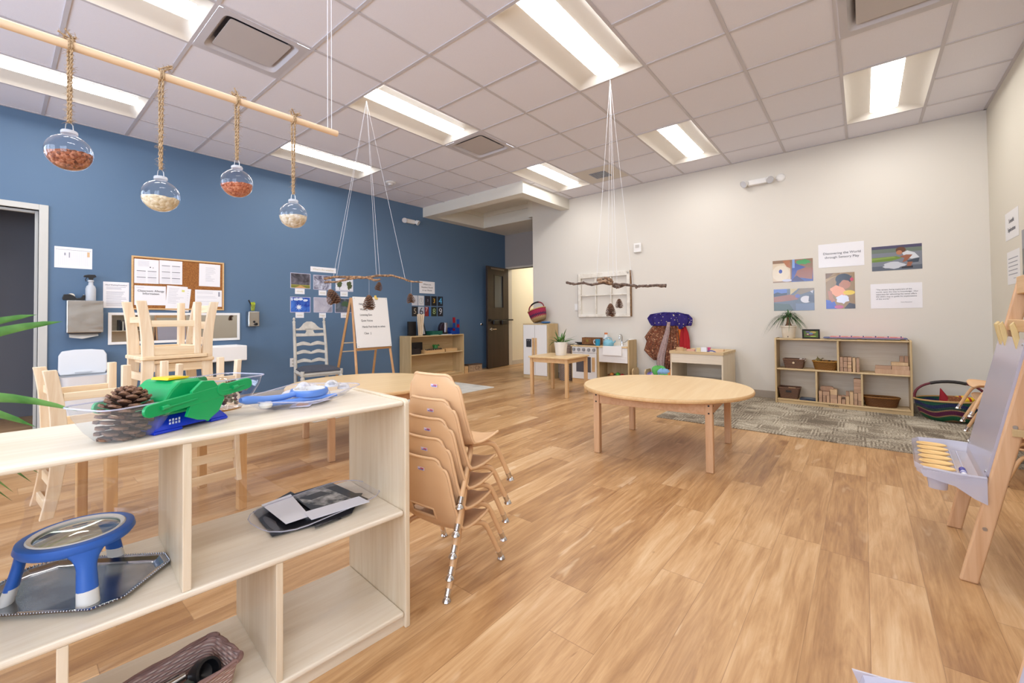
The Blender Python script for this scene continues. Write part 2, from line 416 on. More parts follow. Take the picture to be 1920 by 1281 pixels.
# ceiling: tiles, T-bars, troffers, diffusers
LIGHTS = [(-4, 2), (-4, 5), (0, -1), (0, 2), (0, 5), (4, -1), (4, 2), (4, -4), (-4, -1), (0, -4), (-4, -4)]
VENTS = [(-2, 2), (2, 2), (2, -4)]
taken = {(i + k, j) for i, j in LIGHTS for k in (0, 1)} | set(VENTS) | {(5, 1)}
tiles = MB(); bars = MB()
zt = ZC + .006
def clip(x0, x1, y0, y1):
    x0, x1, y0, y1 = max(x0, XF), min(x1, XW), max(y0, YR), min(y1, YB)
    if x1 - x0 < 1e-3 or y1 - y0 < 1e-3: return []
    if x1 <= SX or y1 <= SY: return [(x0, x1, y0, y1)]
    out = []
    if x0 < SX: out.append((x0, SX, y0, y1)); x0 = SX
    if y0 < SY: out.append((x0, x1, y0, SY))
    return out
for i in range(-9, 8):
    for j in range(-6, 8):
        if (i, j) in taken: continue
        for q in clip(GX + GT * i, GX + GT * (i + 1), GY + GT * j, GY + GT * (j + 1)): tiles.box(*q, zt, zt + .015)
for i in range(-9, 8):
    for j in range(-6, 8):
        if (i - 1, j) in LIGHTS: continue                 # the middle of a two-cell troffer has no bar
        for q in clip(GX + GT * i - .012, GX + GT * i + .012, GY + GT * j + .012, GY + GT * (j + 1) - .012): bars.box(*q, ZC, zt + .004)
for j in range(-6, 8):
    y = GY + GT * j
    for q in clip(XF, XW, y - .012, y + .012):
        bars.box(*q, ZC + .0003, zt + .0035)
for a in ((XF, SX, YB - .022, YB), (XF, XW, YR, YR + .022), (XW - .022, XW, YR, SY), (XF, XF + .022, YR, YB)): bars.box(*a, ZC - .0004, zt + .003)
ceil = structure(tiles.build('ceiling', m_ceil))
structure(bars.build('ceiling_grid', m_grid, ceil))

t = NT('lamp_lens'); e = t.n('Emission', {0: (1, .985, .96, 1), 1: 22.0}); t.t.links.new(e.outputs[0], t.out.inputs[0]); m_lamp = t.m
m_refl = plain('D3CCC2', .5)
def troffer(i, j, label):
    X0, Y0 = GX + GT * i + .012, GY + GT * j + .012; LX, LY = 2 * GT - .024, GT - .024
    o = thing('ceiling_light', label, 'ceiling light', (X0, Y0, ZC), 0, 'recessed ceiling lights')
    def prof(y):
        k = min(y, LY - y)
        return .055 * min(1, k / .17) ** .6 if k < .17 else .055
    def fn(u, v):
        x, y = u * LX, v * LY
        return (x, y, max(-.001, min(prof(y), min(x, LX - x) / .05 * .055)) + (.0 if 0 < v < 1 and 0 < u < 1 else .001))
    MB().grid(fn, 48, 24).build('reflector', m_refl, o, smooth=50)
    w = .105
    def ln(u, v):
        q = 2 * v - 1
        return (.018 + u * (LX - .036), LY / 2 + q * w, .0535 - .010 * (1 - q * q) ** .5)
    MB().grid(ln, 24, 10).build('lens', m_lamp, o, smooth=60)
    MB().box(-.012, LX + .012, -.012, LY + .012, .07, .075).build('housing', plain('8E8E90', .6), o)
    return o
LL = {(-4, 2): 'troffer light cut by the top edge above the hanging dowel', (-4, 5): 'troffer light over the blue wall above the paper towel dispenser',
      (0, -1): 'large troffer light where the fishing lines of the thick branch start', (0, 2): 'troffer light where the fishing lines of the thin twig start',
      (0, 5): 'troffer light over the blue wall above the cork board and ladder-back chair', (4, -1): 'troffer light above the emergency lamps on the cream wall',
      (4, 2): 'troffer light beside the corner soffit', (4, -4): 'troffer light nearest the right-hand wall',
      (-4, -1): 'troffer light behind the photographer by the windows', (0, -4): 'troffer light over the painting easel', (-4, -4): 'troffer light in the corner behind the photographer'}
for (i, j) in LIGHTS: troffer(i, j, LL[(i, j)])
def diffuser(i, j, label):
    o = thing('ceiling_vent', label, 'air vent', (GX + GT * (i + .5), GY + GT * (j + .5), ZC), 0, 'square ceiling diffusers')
    h = GT / 2 - .012
    def fr(u, v):
        a = 2 * PI * u; c, s_ = math.cos(a), math.sin(a)
        def sq(rad, p): 
            k = (abs(c) ** p + abs(s_) ** p) ** (-1 / p); return rad * k
        r0, p, z = [(h, 400, -.0006), (.245, 14, -.004), (.232, 10, .012), (.20, 10, .06)][min(3, int(round(v * 3)))]
        k = sq(r0, p); return (k * c, k * s_, z)
    MB().grid(fr, 96, 3).build('frame', plain('C3BFC3', .45), o, smooth=35)
    MB().box(-.24, .24, -.24, .24, .06, .065).build('duct', plain('55586A', .7), o)
    MB().prism(rrect(.40, .40, .02), .008, .014).build('plaque', plain('BDB6B4', .45), o, bevel=.003)
    return o
diffuser(-2, 2, 'square air diffuser plate left of the string pair near the dowel')
diffuser(2, 2, 'square air diffuser plate in the middle of the ceiling, end of the thin-twig light')
diffuser(2, -4, 'square air diffuser plate cut by the top edge near the right-hand wall')
o = thing('ceiling_grille', 'small grey return-air grille in a plain ceiling panel', 'air vent', (GX + GT * 5.5, GY + GT * 1.5, ZC), 0)
MB().box(-.293, .293, -.293, .293, 0, .012).build('panel', plain('D0C8BF', .6), o)
m = MB(); m.box(-.12, .12, -.12, .12, -.004, .001)
MB().add(m.v, m.f).build('grille_back', plain('7C808C', .6), o)
m = MB()
for k in range(9): m.cbox((0, -.105 + k * .026, -.006), (.24, .012, .006))
m.build('louvre', plain('9BA0AA', .5), o)
o = thing('smoke_detector', 'round white smoke detector on the ceiling by the blue wall', 'smoke detector', (GX + GT * 2.62, GY + GT * 5.62, ZC), 0)
MB().lathe([(.001, 0), (.075, 0), (.075, -.012), (.055, -.022), (.001, -.022)], 28).build('base', m_white, o, smooth=40)
MB().lathe([(.001, -.02), (.04, -.022), (.034, -.05), (.001, -.055)], 24).build('sensor', plain('CFCBC8', .4), o, smooth=40)

# door standing open against the blue wall
dth = math.atan2(5.985 - 6.085, 6.47 - 7.262)
door = structure(thing('door_1', None, None, (7.262, 6.085, .008), dth + PI))
dw = .80
door.rotation_euler = (0, 0, math.atan2(6.085 - 5.985, 7.262 - 6.47)); door.location = (6.47, 5.985, .008)
m_door = wood('dark_door', '2B2221', '3A2E2A', 'Z', .35, .3)
b = MB(); b.box(0, dw, 0, .042, 0, 1.27); b.box(0, dw, 0, .042, 1.95, 2.13); b.box(0, .26, 0, .042, 1.27, 1.95); b.box(.58, dw, 0, .042, 1.27, 1.95)
MB().add(b.v, b.f).build('door_leaf', m_door, door)
MB().box(.26, .58, .018, .024, 1.27, 1.95).build('door_glass', NT('wired_glass').pbr('5E6468', .1, 0, **{'Specular IOR Level': .7}), door)
b = MB()
for q in ((.245, .26, 1.255, 1.965), (.58, .595, 1.255, 1.965)): b.box(q[0], q[1], -.006, .048, q[2], q[3])
b.box(.26, .58, -.006, .048, 1.255, 1.27); b.box(.26, .58, -.006, .048, 1.95, 1.965)
b.build('glazing_frame', m_door, door)
b = MB(); b.box(.12, .62, -.012, -.004, 2.07, 2.105)
b.build('closer_arm', plain('8A7F76', .35, 1), door)
b = MB(); b.box(.05, dw + .12, -.045, -.03, .985, 1.015); b.box(.05, .09, -.03, 0, .975, 1.02); b.box(.70, .74, -.03, 0, .975, 1.02)
b.build('towel_bar', m_black, door)
b = MB(); b.box(.15, .36, -.06, -.028, .90, 1.0); b.box(.47, .66, -.06, -.028, .90, 1.0)
b.build('black_bag', m_black, door, bevel=.02)
hd = MB().cyl((.12, -.012, .78), (.12, .0, .78), .03).cyl((.12, -.05, .78), (.12, -.012, .78), .012).build('door_handle', m_chrome, door, smooth=40)
hd.location = (0, 0, .03)
MB().tube([(.12, -.05, .81), (.16, -.055, .81), (.24, -.05, .81)], .009).cyl((.045, -.035, .81), (.12, -.012, .81), .012).build('lever', m_chrome, door, smooth=40)
structure(MB().box(7.245, 7.40, 6.098, 6.14, 0, 2.18).box(7.245, 7.40, 5.16, 5.2, 0, 2.18).box(7.245, 7.40, 5.2, 6.098, 2.14, 2.18).build('door_3', plain('CFC8BA', .5)))
o = thing('door_stop', 'small chrome door stop on the blue wall beside the dark door', 'door stop', (6.476, YB, .925))
MB().lathe([(.001, 0), (.028, 0), (.028, .01), (.018, .02), (.001, .03)], 16, RX(PI / 2)).build('plate', m_chrome, o, smooth=40)
MB().lathe([(.001, .028), (.014, .028), (.014, .04), (.001, .042)], 12, RX(PI / 2)).build('bumper', m_black, o, smooth=40)

# daylight and the hall lamp
w = bpy.data.worlds.new('sky'); scene.world = w; w.use_nodes = True
wn = w.node_tree.nodes['Background']; wn.inputs[0].default_value = (.74, .84, 1.0, 1); wn.inputs[1].default_value = 10.5
for y0, y1 in ((.2, 2.5), (2.7, 5.0)):
    L = bpy.data.lights.new('window_portal', 'AREA'); L.shape = 'RECTANGLE'; L.size = 1.5; L.size_y = y1 - y0 - .1
    L.cycles.is_portal = True
    o = bpy.data.objects.new('window_portal', L); COL.objects.link(o); o.location = (XF - .14, (y0 + y1) / 2, 1.7); o.rotation_euler = (0, -PI / 2, 0)
L = bpy.data.lights.new('window_portal', 'AREA'); L.shape = 'RECTANGLE'; L.size = 1.6; L.size_y = 1.6; L.cycles.is_portal = True  # portal for the added fill opening in the right wall
o = bpy.data.objects.new('window_portal', L); COL.objects.link(o); o.location = (-1.35, YR - .14, 1.65); o.rotation_euler = (PI / 2, 0, 0)
o = thing('hall_light', 'flat ceiling lamp of the hall beyond the dark door', 'ceiling light', (8.3, 5.3, 2.6))
t = NT('hall_lens'); e = t.n('Emission', {0: (1, .93, .80, 1), 1: 15.0}); t.t.links.new(e.outputs[0], t.out.inputs[0])
MB().prism(rrect(1.1, .5, .02), -.03, -.02).build('lens', t.m, o)
MB().prism(rrect(1.16, .56, .02), -.02, 0).build('frame', m_white, o)
scene.view_settings.view_transform = 'Standard'; scene.view_settings.look = 'None'; scene.view_settings.gamma = 1
scene.view_settings.exposure = 0.0; scene.view_settings.use_curve_mapping = False
# ------------------------------------------------------------------ open shelf units
def shelf_unit(name, label, loc, rot, L, D, H, back, mats, levels, uppers, lowers, cat='shelf', th=.018, z_low=.052):
    """Unit with its near-right floor corner at the origin; x runs 0..-L, y 0..D, the open front faces -y."""
    mx, my, mz = mats
    o = thing(name, label, cat, loc, rot)
    def side(x0):
        pts = [(0, 0), (D, 0)]
        for cx, a0 in ((D - .02, 0), (.02, 90)):
            pts += [(cx + .02 * math.cos(R_(a0 + 15 * k)), H - .02 + .02 * math.sin(R_(a0 + 15 * k))) for k in range(7)]
        M = Matrix(((0, 0, 1, x0), (1, 0, 0, 0), (0, 1, 0, 0), (0, 0, 0, 1)))
        return MB().prism(pts, 0, th, M)
    side(-th).build('side_panel', mz, o, bevel=.003); side(-L).build('side_panel', mz, o, bevel=.003)
    MB().box(-L + th, -th, .004, D, H - .004 - th, H - .006).build('top_board', mx, o, bevel=.007, seg=3)
    for z in levels: MB().box(-L + th, -th, .006, D - .008, z - th, z).build('shelf_board', mx, o, bevel=.007, seg=3)
    MB().box(-L + th, -th, .006, D - .008, z_low - th, z_low).build('bottom_board', mx, o, bevel=.007, seg=3)
    MB().box(-L + th, -th, .016, .032, 0, z_low - th).build('kick_board', mx, o)
    zs = [z_low] + list(levels) + [H - .004]
    for x in uppers: MB().box(x - th / 2, x + th / 2, .01, D - .008, zs[-2], zs[-1] - th).build('divider', mz, o, bevel=.002)
    for x in lowers: MB().box(x - th / 2, x + th / 2, .01, D - .008, zs[0], zs[1] - th).build('divider', mz, o, bevel=.002)
    if back == 'clear': MB().box(-L + th, -th, D - .007, D - .003, z_low, H - .004 - th).build('clear_back_panel', m_acrylic, o)
    elif back: MB().box(-L + th, -th, D - .008, D, .0, H - .004 - th).build('back_panel', back, o)
    return o

FS = Matrix.Translation((.905, 1.205, 0)) @ RZ(R_(-4.5))          # near-right floor corner of the foreground unit
FS_ROT = R_(-4.5)
def fs(x, y, z=0): return tuple(FS @ Vector((x, y, z)))
Z_TOP, Z_MID, Z_LOW = .761, .392, .052
shelf_unit('display_shelf', 'birch shelf unit with clear back in the foreground, magnifier and pine cones on it', (.905, 1.205, 0), FS_ROT, 1.22, .42, .767, 'clear',
           (m_birch, m_birch_y, m_birch_z), [Z_MID], [-.61], [-.405, -.815])
ws = shelf_unit('block_shelf', 'birch shelf unit against the cream wall holding wooden blocks and baskets', (5.945, -.378, .008), -PI / 2, 1.206, .285, .77, m_birch,
           (m_maple_x, m_birch_y, m_maple_z), [.412], [-.603], [-.402, -.804])
text('KAPLAN', .024, m_ink, ws, (-.65, .0145, .02), (PI / 2, 0, 0))
shelf_unit('materials_shelf', 'low birch shelf unit against the blue wall beside the whiteboard easel', (5.66, 5.85, 0), 0, 1.235, .31, .757, m_maple_x,
           (m_maple_x, m_maple, m_maple_z), [.44], [], [])

# tall unit against the right-hand wall, out of the frame but seen in the long mirror
shelf_unit('supply_shelf', 'tall birch shelf unit of books on the right-hand wall, seen in the long mirror', (1.25, -.655, 0), PI, 1.1, .31, 1.22, m_birch, (m_birch, m_birch_y, m_birch_z), [.46, .84], [], [])
for k, (x, w, h, c) in enumerate(((1.36, .035, .24, '2F5F9A'), (1.41, .03, .26, '1E2A3A'), (1.46, .045, .22, '8A2F2A'), (1.53, .03, .25, '3E7A5A'), (1.80, .04, .24, '24262C'), (1.86, .035, .21, 'B9B4AA'), (1.92, .05, .25, '3A5A86'), (2.10, .04, .23, '5A4632'))):
    for z in (.841, 1.217):
        if z > 1 and k % 2: continue
        o = MB().box(-w / 2, w / 2, -.10, .10, 0, h).build('picture_book', plain(c, .5), None, (x + (.03 if z > 1 else 0), -.78, z), bevel=.002)
        tag(o, 'book of the mirrored supply shelf, ' + ('on its top, ' if z > 1 else 'on its upper board, ') + ('first', 'second', 'third', 'fourth', 'fifth', 'sixth', 'seventh', 'eighth')[k] + ' from the camera end', 'book', 'books on the supply shelf')

# ------------------------------------------------------------------ tables
def round_table(label, loc, rot, R=.635, H=.495, half=.4):
    o = thing('round_table', label, 'table', loc, rot, 'low round tables')
    MB().lathe([(.001, H - .028), (R - .012, H - .028), (R - .003, H - .024), (R, H - .014), (R - .003, H - .004), (R - .008, H)], 96).build('table_edge', m_edge, o, smooth=40)
    MB().lathe([(.001, H + .0006), (R - .008, H + .0006)], 96).build('tabletop', m_top, o)
    for sx in (-1, 1):
        for sy in (-1, 1):
            lg = MB().cbox((sx * half, sy * half, (H - .028) / 2), (.048, .048, H - .029)).build('leg', m_beech, o, bevel=.005)
            for z in (H - .05, H - .10):
                MB().cyl((sx * (half + .0235), sy * half, z), (sx * (half + .026), sy * half, z), .006, n=10).build('bolt', m_black, lg)
                MB().cyl((sx * half, sy * (half + .0235), z), (sx * half, sy * (half + .026), z), .006, n=10).build('bolt', m_black, lg)
    for sx in (-1, 1):
        MB().cbox((sx * (half + .006), 0, H - .072), (.02, 2 * half - .048, .085)).build('apron', m_beech_x, o, bevel=.003)
        MB().cbox((0, sx * (half + .006), H - .072), (2 * half - .048, .02, .085)).build('apron', m_beech_x, o, bevel=.003)
    return o
round_table('low round wooden table standing alone in the middle of the floor', (3.41, 1.24, 0), R_(5))
round_table('low round wooden table behind the stacked tan chairs, partly on the white rug', (2.06, 3.345, 0), R_(-12.5))
def square_table(label, loc, rot, H=.524, half=.27, W=.64):
    o = thing('square_table', label, 'table', loc, rot, 'small square tables')
    MB().prism(rrect(W, W, .05), H - .022, H).build('tabletop', m_top, o, bevel=.006, seg=3)
    for sx in (-1, 1):
        for sy in (-1, 1):
            MB().cbox((sx * half, sy * half, (H - .022) / 2), (.042, .042, H - .023)).build('leg', m_beech if W < .6 else m_edge_z, o, bevel=.004)
    for s in (-1, 1):
        MB().cbox((s * (half + .005), 0, H - .052), (.018, 2 * half - .042, .055)).build('apron', m_edge, o, bevel=.002)
        MB().cbox((0, s * (half + .005), H - .052), (2 * half - .042, .018, .055)).build('apron', m_edge, o, bevel=.002)
    return o
m_edge_z = wood('table_leg', 'D0A571', 'DDB584', 'Z', .45)
square_table('small square table carrying the white-potted plant in front of the play kitchen', (4.97, 3.26, 0), R_(3))
square_table('small square table under the upturned wooden chairs', (.585, 2.925, 0), R_(4.6))

# ------------------------------------------------------------------ tan stacking chairs
def tan_chair(label, loc, rot, group):
    """Origin at the floor centre, facing +x; moulded shell on four tube legs."""
    o = thing('stacking_chair', label, 'chair', loc, rot, group)
    prof = [(-.160, .500, .122), (-.157, .47, .138), (-.150, .40, .150), (-.138, .33, .158), (-.122, .275, .163), (-.104, .238, .166), (-.080, .213, .168),
            (-.050, .203, .168), (.0, .203, .166), (.05, .209, .162), (.09, .213, .155), (.112, .212, .145), (.122, .203, .135)]
    n = len(prof) - 1
    def at(s):
        k = min(int(s * n), n - 1); f = s * n - k
        return tuple(prof[k][q] * (1 - f) + prof[k + 1][q] * f for q in range(3))
    def fn(u, v):
        x, z, w = at(v)
        t = 2 * u - 1
        if v < .14: w *= 1 - .05 * (1 - v / .14)
        c = .030 * abs(t) ** 2.6
        k = max(0, min(1, (v - .36) / .2))          # back curls forward, seat curls up
        q_ = max(0, (abs(t) - .70) / .30); zz = z - .040 * (1 - (1 - min(1, q_) ** 2) ** .5) * max(0, 1 - v / .13)
        return (x + c * (1 - k) * .9, t * w, zz + c * .55 * k - .006 * (1 - t * t) * k)
    def skip(i, j): return 6 <= i <= 13 and 12 <= j <= 14
    sh = MB().grid(fn, 20, 40, skip=skip)
    sh.build('shell', m_tan, o, smooth=70, solid=.006, sub=1)
    rim = [fn(u / 20, 0) for u in range(1, 20)] + [fn(1, v / 40) for v in range(0, 41)] + [fn(1 - u / 20, 1) for u in range(1, 20)] + [fn(0, 1 - v / 40) for v in range(0, 41)]
    MB().tube(rim, .0062, 8, True).build('rolled_rim', m_tan, o, smooth=60)
    hx = [fn(i / 20, 12 / 40) for i in range(6, 15)] + [fn(14 / 20, j / 40) for j in (13, 14)] + [fn(i / 20, 15 / 40) for i in range(14, 5, -1)] + [fn(6 / 20, j / 40) for j in (14, 13)]
    MB().tube(hx, .006, 8, True).build('hand_hole_rim', m_tan, o, smooth=60)
    x, z, w_ = at(.10)
    st = thing_child('label_sticker', o)
    MB().box(-.0004, .0004, -.018, .018, -.006, .006).build('sticker_ground', plain('D9CDE4', .4), st)
    m = MB(); m.box(-.0008, .0004, -.015, .003, .0, .004); MB().add(m.v, m.f).build('sticker_mark', plain('C84A4A', .4), st)
    MB().box(-.0008, .0004, -.014, .014, -.004, -.001).build('sticker_text', plain('5A4C9A', .4), st)
    st.location = (x - .0046, -.03, z); st.rotation_euler = (0, R_(-4), 0)
    for sy in (-1, 1):
        for front in (0, 1):
            if front: p = [(-.02, .10, .192), (.055, .125, .190), (.088, .140, .178), (.108, .148, .150), (.160, .168, .028)]
            else: p = [(-.02, .10, .190), (-.045, .125, .188), (-.070, .142, .176), (-.088, .150, .150), (-.160, .172, .028)]
            q = [(a, sy * c, e) for a, c, e in p]
            pts = []
            for k in range(len(q) - 1): pts += [tuple(Vector(q[k]).lerp(Vector(q[k + 1]), f / 4)) for f in range(4)]
            pts.append(q[-1])
            for _ in range(3): pts = [pts[0]] + [tuple((Vector(pts[k - 1]) + Vector(pts[k]) * 2 + Vector(pts[k + 1])) / 4) for k in range(1, len(pts) - 1)] + [pts[-1]]
            lg = MB().tube(pts, .0105, 12).build('leg', m_tan_leg, o, smooth=50)
            a = Vector(q[-1]); d = (a - Vector(q[-2])).normalized()
            f = MB().cyl(a - d * .012, a + d * .012, .0118, n=12)
            f.lathe([(.001, .0), (.015, .0005), (.017, .004), (.014, .010), (.007, .020), (.001, .022)], 16, T(a.x + d.x * .022, a.y + d.y * .022, 0))
            f.build('foot_glide', m_chrome, lg, smooth=40)
    MB().tube([(-.02, -.1, .191), (-.02, .1, .191)], .009, 8).tube([(.04, -.118, .191), (.04, .118, .191)], .009, 8).build('cross_bar', m_tan_leg, o, smooth=50)
    return o
def thing_child(name, parent):
    e = bpy.data.objects.new(name, None); COL.objects.link(e); e.parent = parent; e.empty_display_size = .02; return e
STACK = [(0, 0), (.017, .072), (.034, .145), (.051, .218), (.072, .314)]
names5 = ['bottom tan chair of the stack of five, its hand hole showing', 'second tan chair from the bottom of the stack of five', 'middle tan chair of the stack of five',
          'second tan chair from the top of the stack of five', 'topmost tan chair of the stack of five, seat fully in view']
r0 = R_(4)
c0 = tan_chair(names5[0], (1.222, 1.387, 0), r0, 'tan stacking chairs beside the foreground shelf')
for k in range(1, 5):
    dx, dz = STACK[k]
    dup(c0, (1.222 + dx * math.cos(r0), 1.387 + dx * math.sin(r0), dz), r0, names5[k])
r1 = PI / 2 + R_(3)
far = [w + ' tan chair of the stack between the round basket and the easel' for w in ('bottom', 'second', 'middle', 'second-highest', 'top')]
for k in range(5):
    dx, dz = STACK[k]; dup(c0, (4.56, -.80 + dx, dz), r1, far[k], 'tan stacking chairs along the right-hand wall')
near = ['lower tan chair of the pair nested behind the easel legs', 'upper tan chair of the pair nested behind the easel legs']
for k in range(2):
    dx, dz = STACK[k]; dup(c0, (4.06, -.80 + dx, dz), r1, near[k], 'tan stacking chairs along the right-hand wall')

# ------------------------------------------------------------------ small pine chairs upturned on the square table
def pine_chair(label, loc, rot):
    """Origin at the floor centre, facing +x. Curved rear posts, plank seat, rails."""
    o = thing('wooden_chair', label, 'chair', loc, rot, 'small pine chairs piled on the square table')
    w, d, hs = .125, .11, .31
    for sy in (-1, 1):
        def cx(z): return -d + (-.03 * ((hs - z) / hs) ** 2 if z < hs else -.034 * ((z - hs) / .31) ** 2)
        zs = [k * .625 / 14 for k in range(15)]
        def wd(z): return .024 + .006 * math.exp(-((z - .28) / .16) ** 2)
        pts = [(cx(z) + wd(z), z) for z in zs] + [(cx(z) - wd(z) * .75, z) for z in reversed(zs)]
        M = Matrix(((1, 0, 0, 0), (0, 0, -1, sy * w + .011), (0, 1, 0, 0), (0, 0, 0, 1)))
        MB().prism(pts, 0, .022, M).build('rear_post', m_pine, o, bevel=.003)
        MB().cbox((d, sy * w, hs / 2 - .01), (.032, .030, hs - .02)).build('front_leg', m_pine, o, bevel=.003)
        MB().cbox((0, sy * w, .12), (2 * d - .03, .016, .034)).build('side_stretcher', m_pine_x, o, bevel=.002)
        MB().cbox((0, sy * w, hs - .045), (2 * d - .03, .016, .045)).build('side_apron', m_pine_x, o, bevel=.002)
    MB().prism(rrect(.30, .30, .02, cx=.01), hs - .02, hs).build('seat', m_pine_x, o, bevel=.005)
    MB().cbox((d, 0, hs - .045), (.016, 2 * w - .03, .045)).build('front_apron', m_pine_y, o, bevel=.002)
    MB().cbox((-d - .008, 0, .10), (.016, 2 * w - .02, .034)).build('rear_stretcher', m_pine_y, o, bevel=.002)
    for z, x in ((.40, -.114), (.49, -.121), (.585, -.137)): MB().cbox((x, 0, z), (.014, 2 * w - .02, .042), T(0, 0, 0)).build('back_rail', m_pine_y, o, bevel=.002)
    return o
UP = .524
p0 = pine_chair('upturned pine chair at the left end of the square table, its back hanging down', (.276, 2.80, UP + .313), (PI, 0, R_(4)))
dup(p0, (.685, 2.675, UP + .313), (PI, 0, R_(92)), 'upturned pine chair hanging its back over the near edge of the square table')
dup(p0, (.66, 3.03, UP + .002), (0, 0, PI + R_(4)), 'upright pine chair standing on the square table with another turned over on its seat')
dup(p0, (.605, 3.01, UP + .002 + .312 + .311), (PI, 0, R_(4)), 'topmost upturned pine chair, seat to seat on the upright one')
# ------------------------------------------------------------------ play kitchen along the cream wall
def kit(name, label, cat, loc, rot=-PI / 2, group=None): return thing(name, label, cat, loc, rot, group)
# local frame with rot -90 degrees: +x runs along -Y (to the right in the room), +y runs along +X (towards the wall)
m_kit_edge = m_maple_z
o = kit('play_fridge', 'white two-door wooden play fridge beside the hall opening', 'toy fridge', (5.90, 4.632, 0))
W, D, H = .535, .32, .945
b = MB(); b.box(0, .018, .018, D, 0, H); b.box(W - .018, W, .018, D, 0, H); b.box(.018, W - .018, .018, D, H - .018, H); b.box(.018, W - .018, D - .01, D, 0, H - .018); b.box(.018, W - .018, .018, D - .01, .06, .075)
b.build('carcass', m_kit_edge, o)
MB().box(.018, W - .018, .022, .034, 0, .058).build('plinth', m_maple_x, o)
for k, (x0, x1) in enumerate(((.02, W / 2 - .003), (W / 2 + .003, W - .02))):
    dr = MB().box(x0, x1, .002, .018, .062, H - .02).build('door', m_white, o, bevel=.003)
    hx = W / 2 - .045 if k == 0 else W / 2 + .012
    MB().box(hx, hx + .034, -.022, .002, .36, .70).build('handle', m_edge, dr, bevel=.004)
    if k == 0:
        MB().box(.085, .195, -.001, .003, .54, .68).build('dispenser_panel', plain('3B3A3E', .35), dr, bevel=.002)
        for q in (.115, .155): MB().cyl((q, -.003, .655), (q, 0, .655), .009, n=12).build('dispenser_button', plain('B8B8BC', .3, .6), dr)

o = kit('play_stove', 'white wooden play stove with five grey knobs and an oven door', 'toy stove', (5.93, 3.655, 0))
W, D, H = .475, .29, .602
b = MB(); b.box(0, .018, .015, D, .07, H - .02); b.box(W - .018, W, .015, D, .07, H - .02); b.box(.018, W - .018, D - .01, D, .07, H - .02); b.box(.018, W - .018, .015, D - .01, .07, .085)
b.build('carcass', m_kit_edge, o)
MB().box(-.004, W, -.012, D, H - .02, H).build('worktop', m_top, o, bevel=.004)
MB().box(.01, W - .01, .012, .03, 0, .07).build('plinth', m_edge, o)
b = MB().box(.02, W - .02, 0, .015, H - .115, H - .022).build('control_panel', m_white, o)
for k in range(5):
    x = .055 + k * .09
    kn = MB().cyl((x, -.02, H - .066), (x, 0, H - .066), .026, n=20).build('knob', plain('9A9A9C', .35, .4), o, smooth=40)
    MB().cbox((x, -.024, H - .066), (.008, .010, .05)).build('knob_grip', plain('C2C2C4', .3, .4), kn)
dr = MB()
for q in ((.022, .09, .075, H - .12), (.355, W - .022, .075, H - .12), (.09, .355, .075, .18), (.09, .355, H - .18, H - .12)): dr.box(q[0], q[1], 0, .016, q[2], q[3])
dr = dr.build('oven_door', m_white, o)
MB().box(.09, .355, .006, .010, .18, H - .18).build('oven_window', plain('55525A', .15), dr)
MB().box(.385, .425, -.024, 0, .20, .42).build('oven_handle', m_edge, dr, bevel=.004)
MB().box(.05, .40, .05, .25, H, H + .006).build('hob_plate', m_black, o)
for x, y in ((.13, .10), (.30, .10), (.13, .20), (.30, .20)): MB().lathe([(.05, H + .006), (.055, H + .009), (.045, H + .009), (.04, H + .006)], 20, T(x, y, 0)).build('burner_ring', plain('3A3A3C', .4), o)

o = kit('play_sink', 'white wooden play sink unit with chrome tap and open bottom shelf', 'toy sink', (5.93, 3.178, 0))
W, D, H = .505, .29, .602
b = MB(); b.box(0, .018, .012, D, 0, H - .02); b.box(W - .018, W, .012, D, 0, H + .10); b.box(.018, W - .018, D - .01, D, 0, H - .02); b.box(.018, W - .018, .012, D - .01, .05, .065)
b.build('carcass', m_kit_edge, o)
MB().box(.02, W - .02, 0, .013, .36, H - .022).build('front_panel', m_white, o)
MB().box(.018, W - .018, .016, .028, 0, .05).build('plinth', m_maple_x, o)
b = MB(); b.box(-.0, .10, -.012, D, H - .02, H); b.box(W - .10, W - .018, -.012, D, H - .02, H); b.box(.10, W - .10, .20, D, H - .02, H); b.box(.10, W - .10, -.012, .0, H - .02, H)
b.build('worktop', m_top, o, bevel=.003)
b = MB(); x0, x1 = .10, W - .10
b.box(x0, x1, -.03, -.012, H - .135, H + .006); b.box(x0, x0 + .012, -.012, .20, H - .1, H + .006); b.box(x1 - .012, x1, -.012, .20, H - .1, H + .006)
b.box(x0 + .012, x1 - .012, .188, .20, H - .1, H + .006); b.box(x0 + .012, x1 - .012, -.012, .188, H - .1, H - .09)
b.build('basin', plain('F4F3F1', .25), o, bevel=.004)
b = MB()
pts = [(0, H - .02), (W - .02, H - .02), (W - .02, H + .085), (W - .05, H + .105), (W - .11, H + .105), (W - .17, H + .06), (0, H + .06)]
b.prism(pts, 0, .012, Matrix(((1, 0, 0, 0), (0, 0, -1, D), (0, 1, 0, 0), (0, 0, 0, 1)))); b.build('splash_back', plain('EDE8DE', .4), o)
tp = MB().tube([(.30, .225, H), (.30, .225, H + .13)] + [(.30, .225 - .045 + .045 * math.cos(R_(a)), H + .13 + .045 * math.sin(R_(a))) for a in range(15, 181, 15)] + [(.30, .135, H + .10)], .011, 10)
tp.lathe([(.001, H), (.024, H), (.024, H + .01), (.015, H + .02), (.015, H + .07)], 16, T(.30, .225, 0)); tp.build('tap', m_chrome, o, smooth=50)
MB().tube([(.315, .225, H + .045), (.36, .21, H + .06), (.41, .20, H + .095)], [.008, .009, .012], 8, flat=.5).build('tap_lever', m_steel, o, smooth=50)
MB().box(W, W + .001, .0, .0012, 0, .01).build('corner_cap', m_white, o)

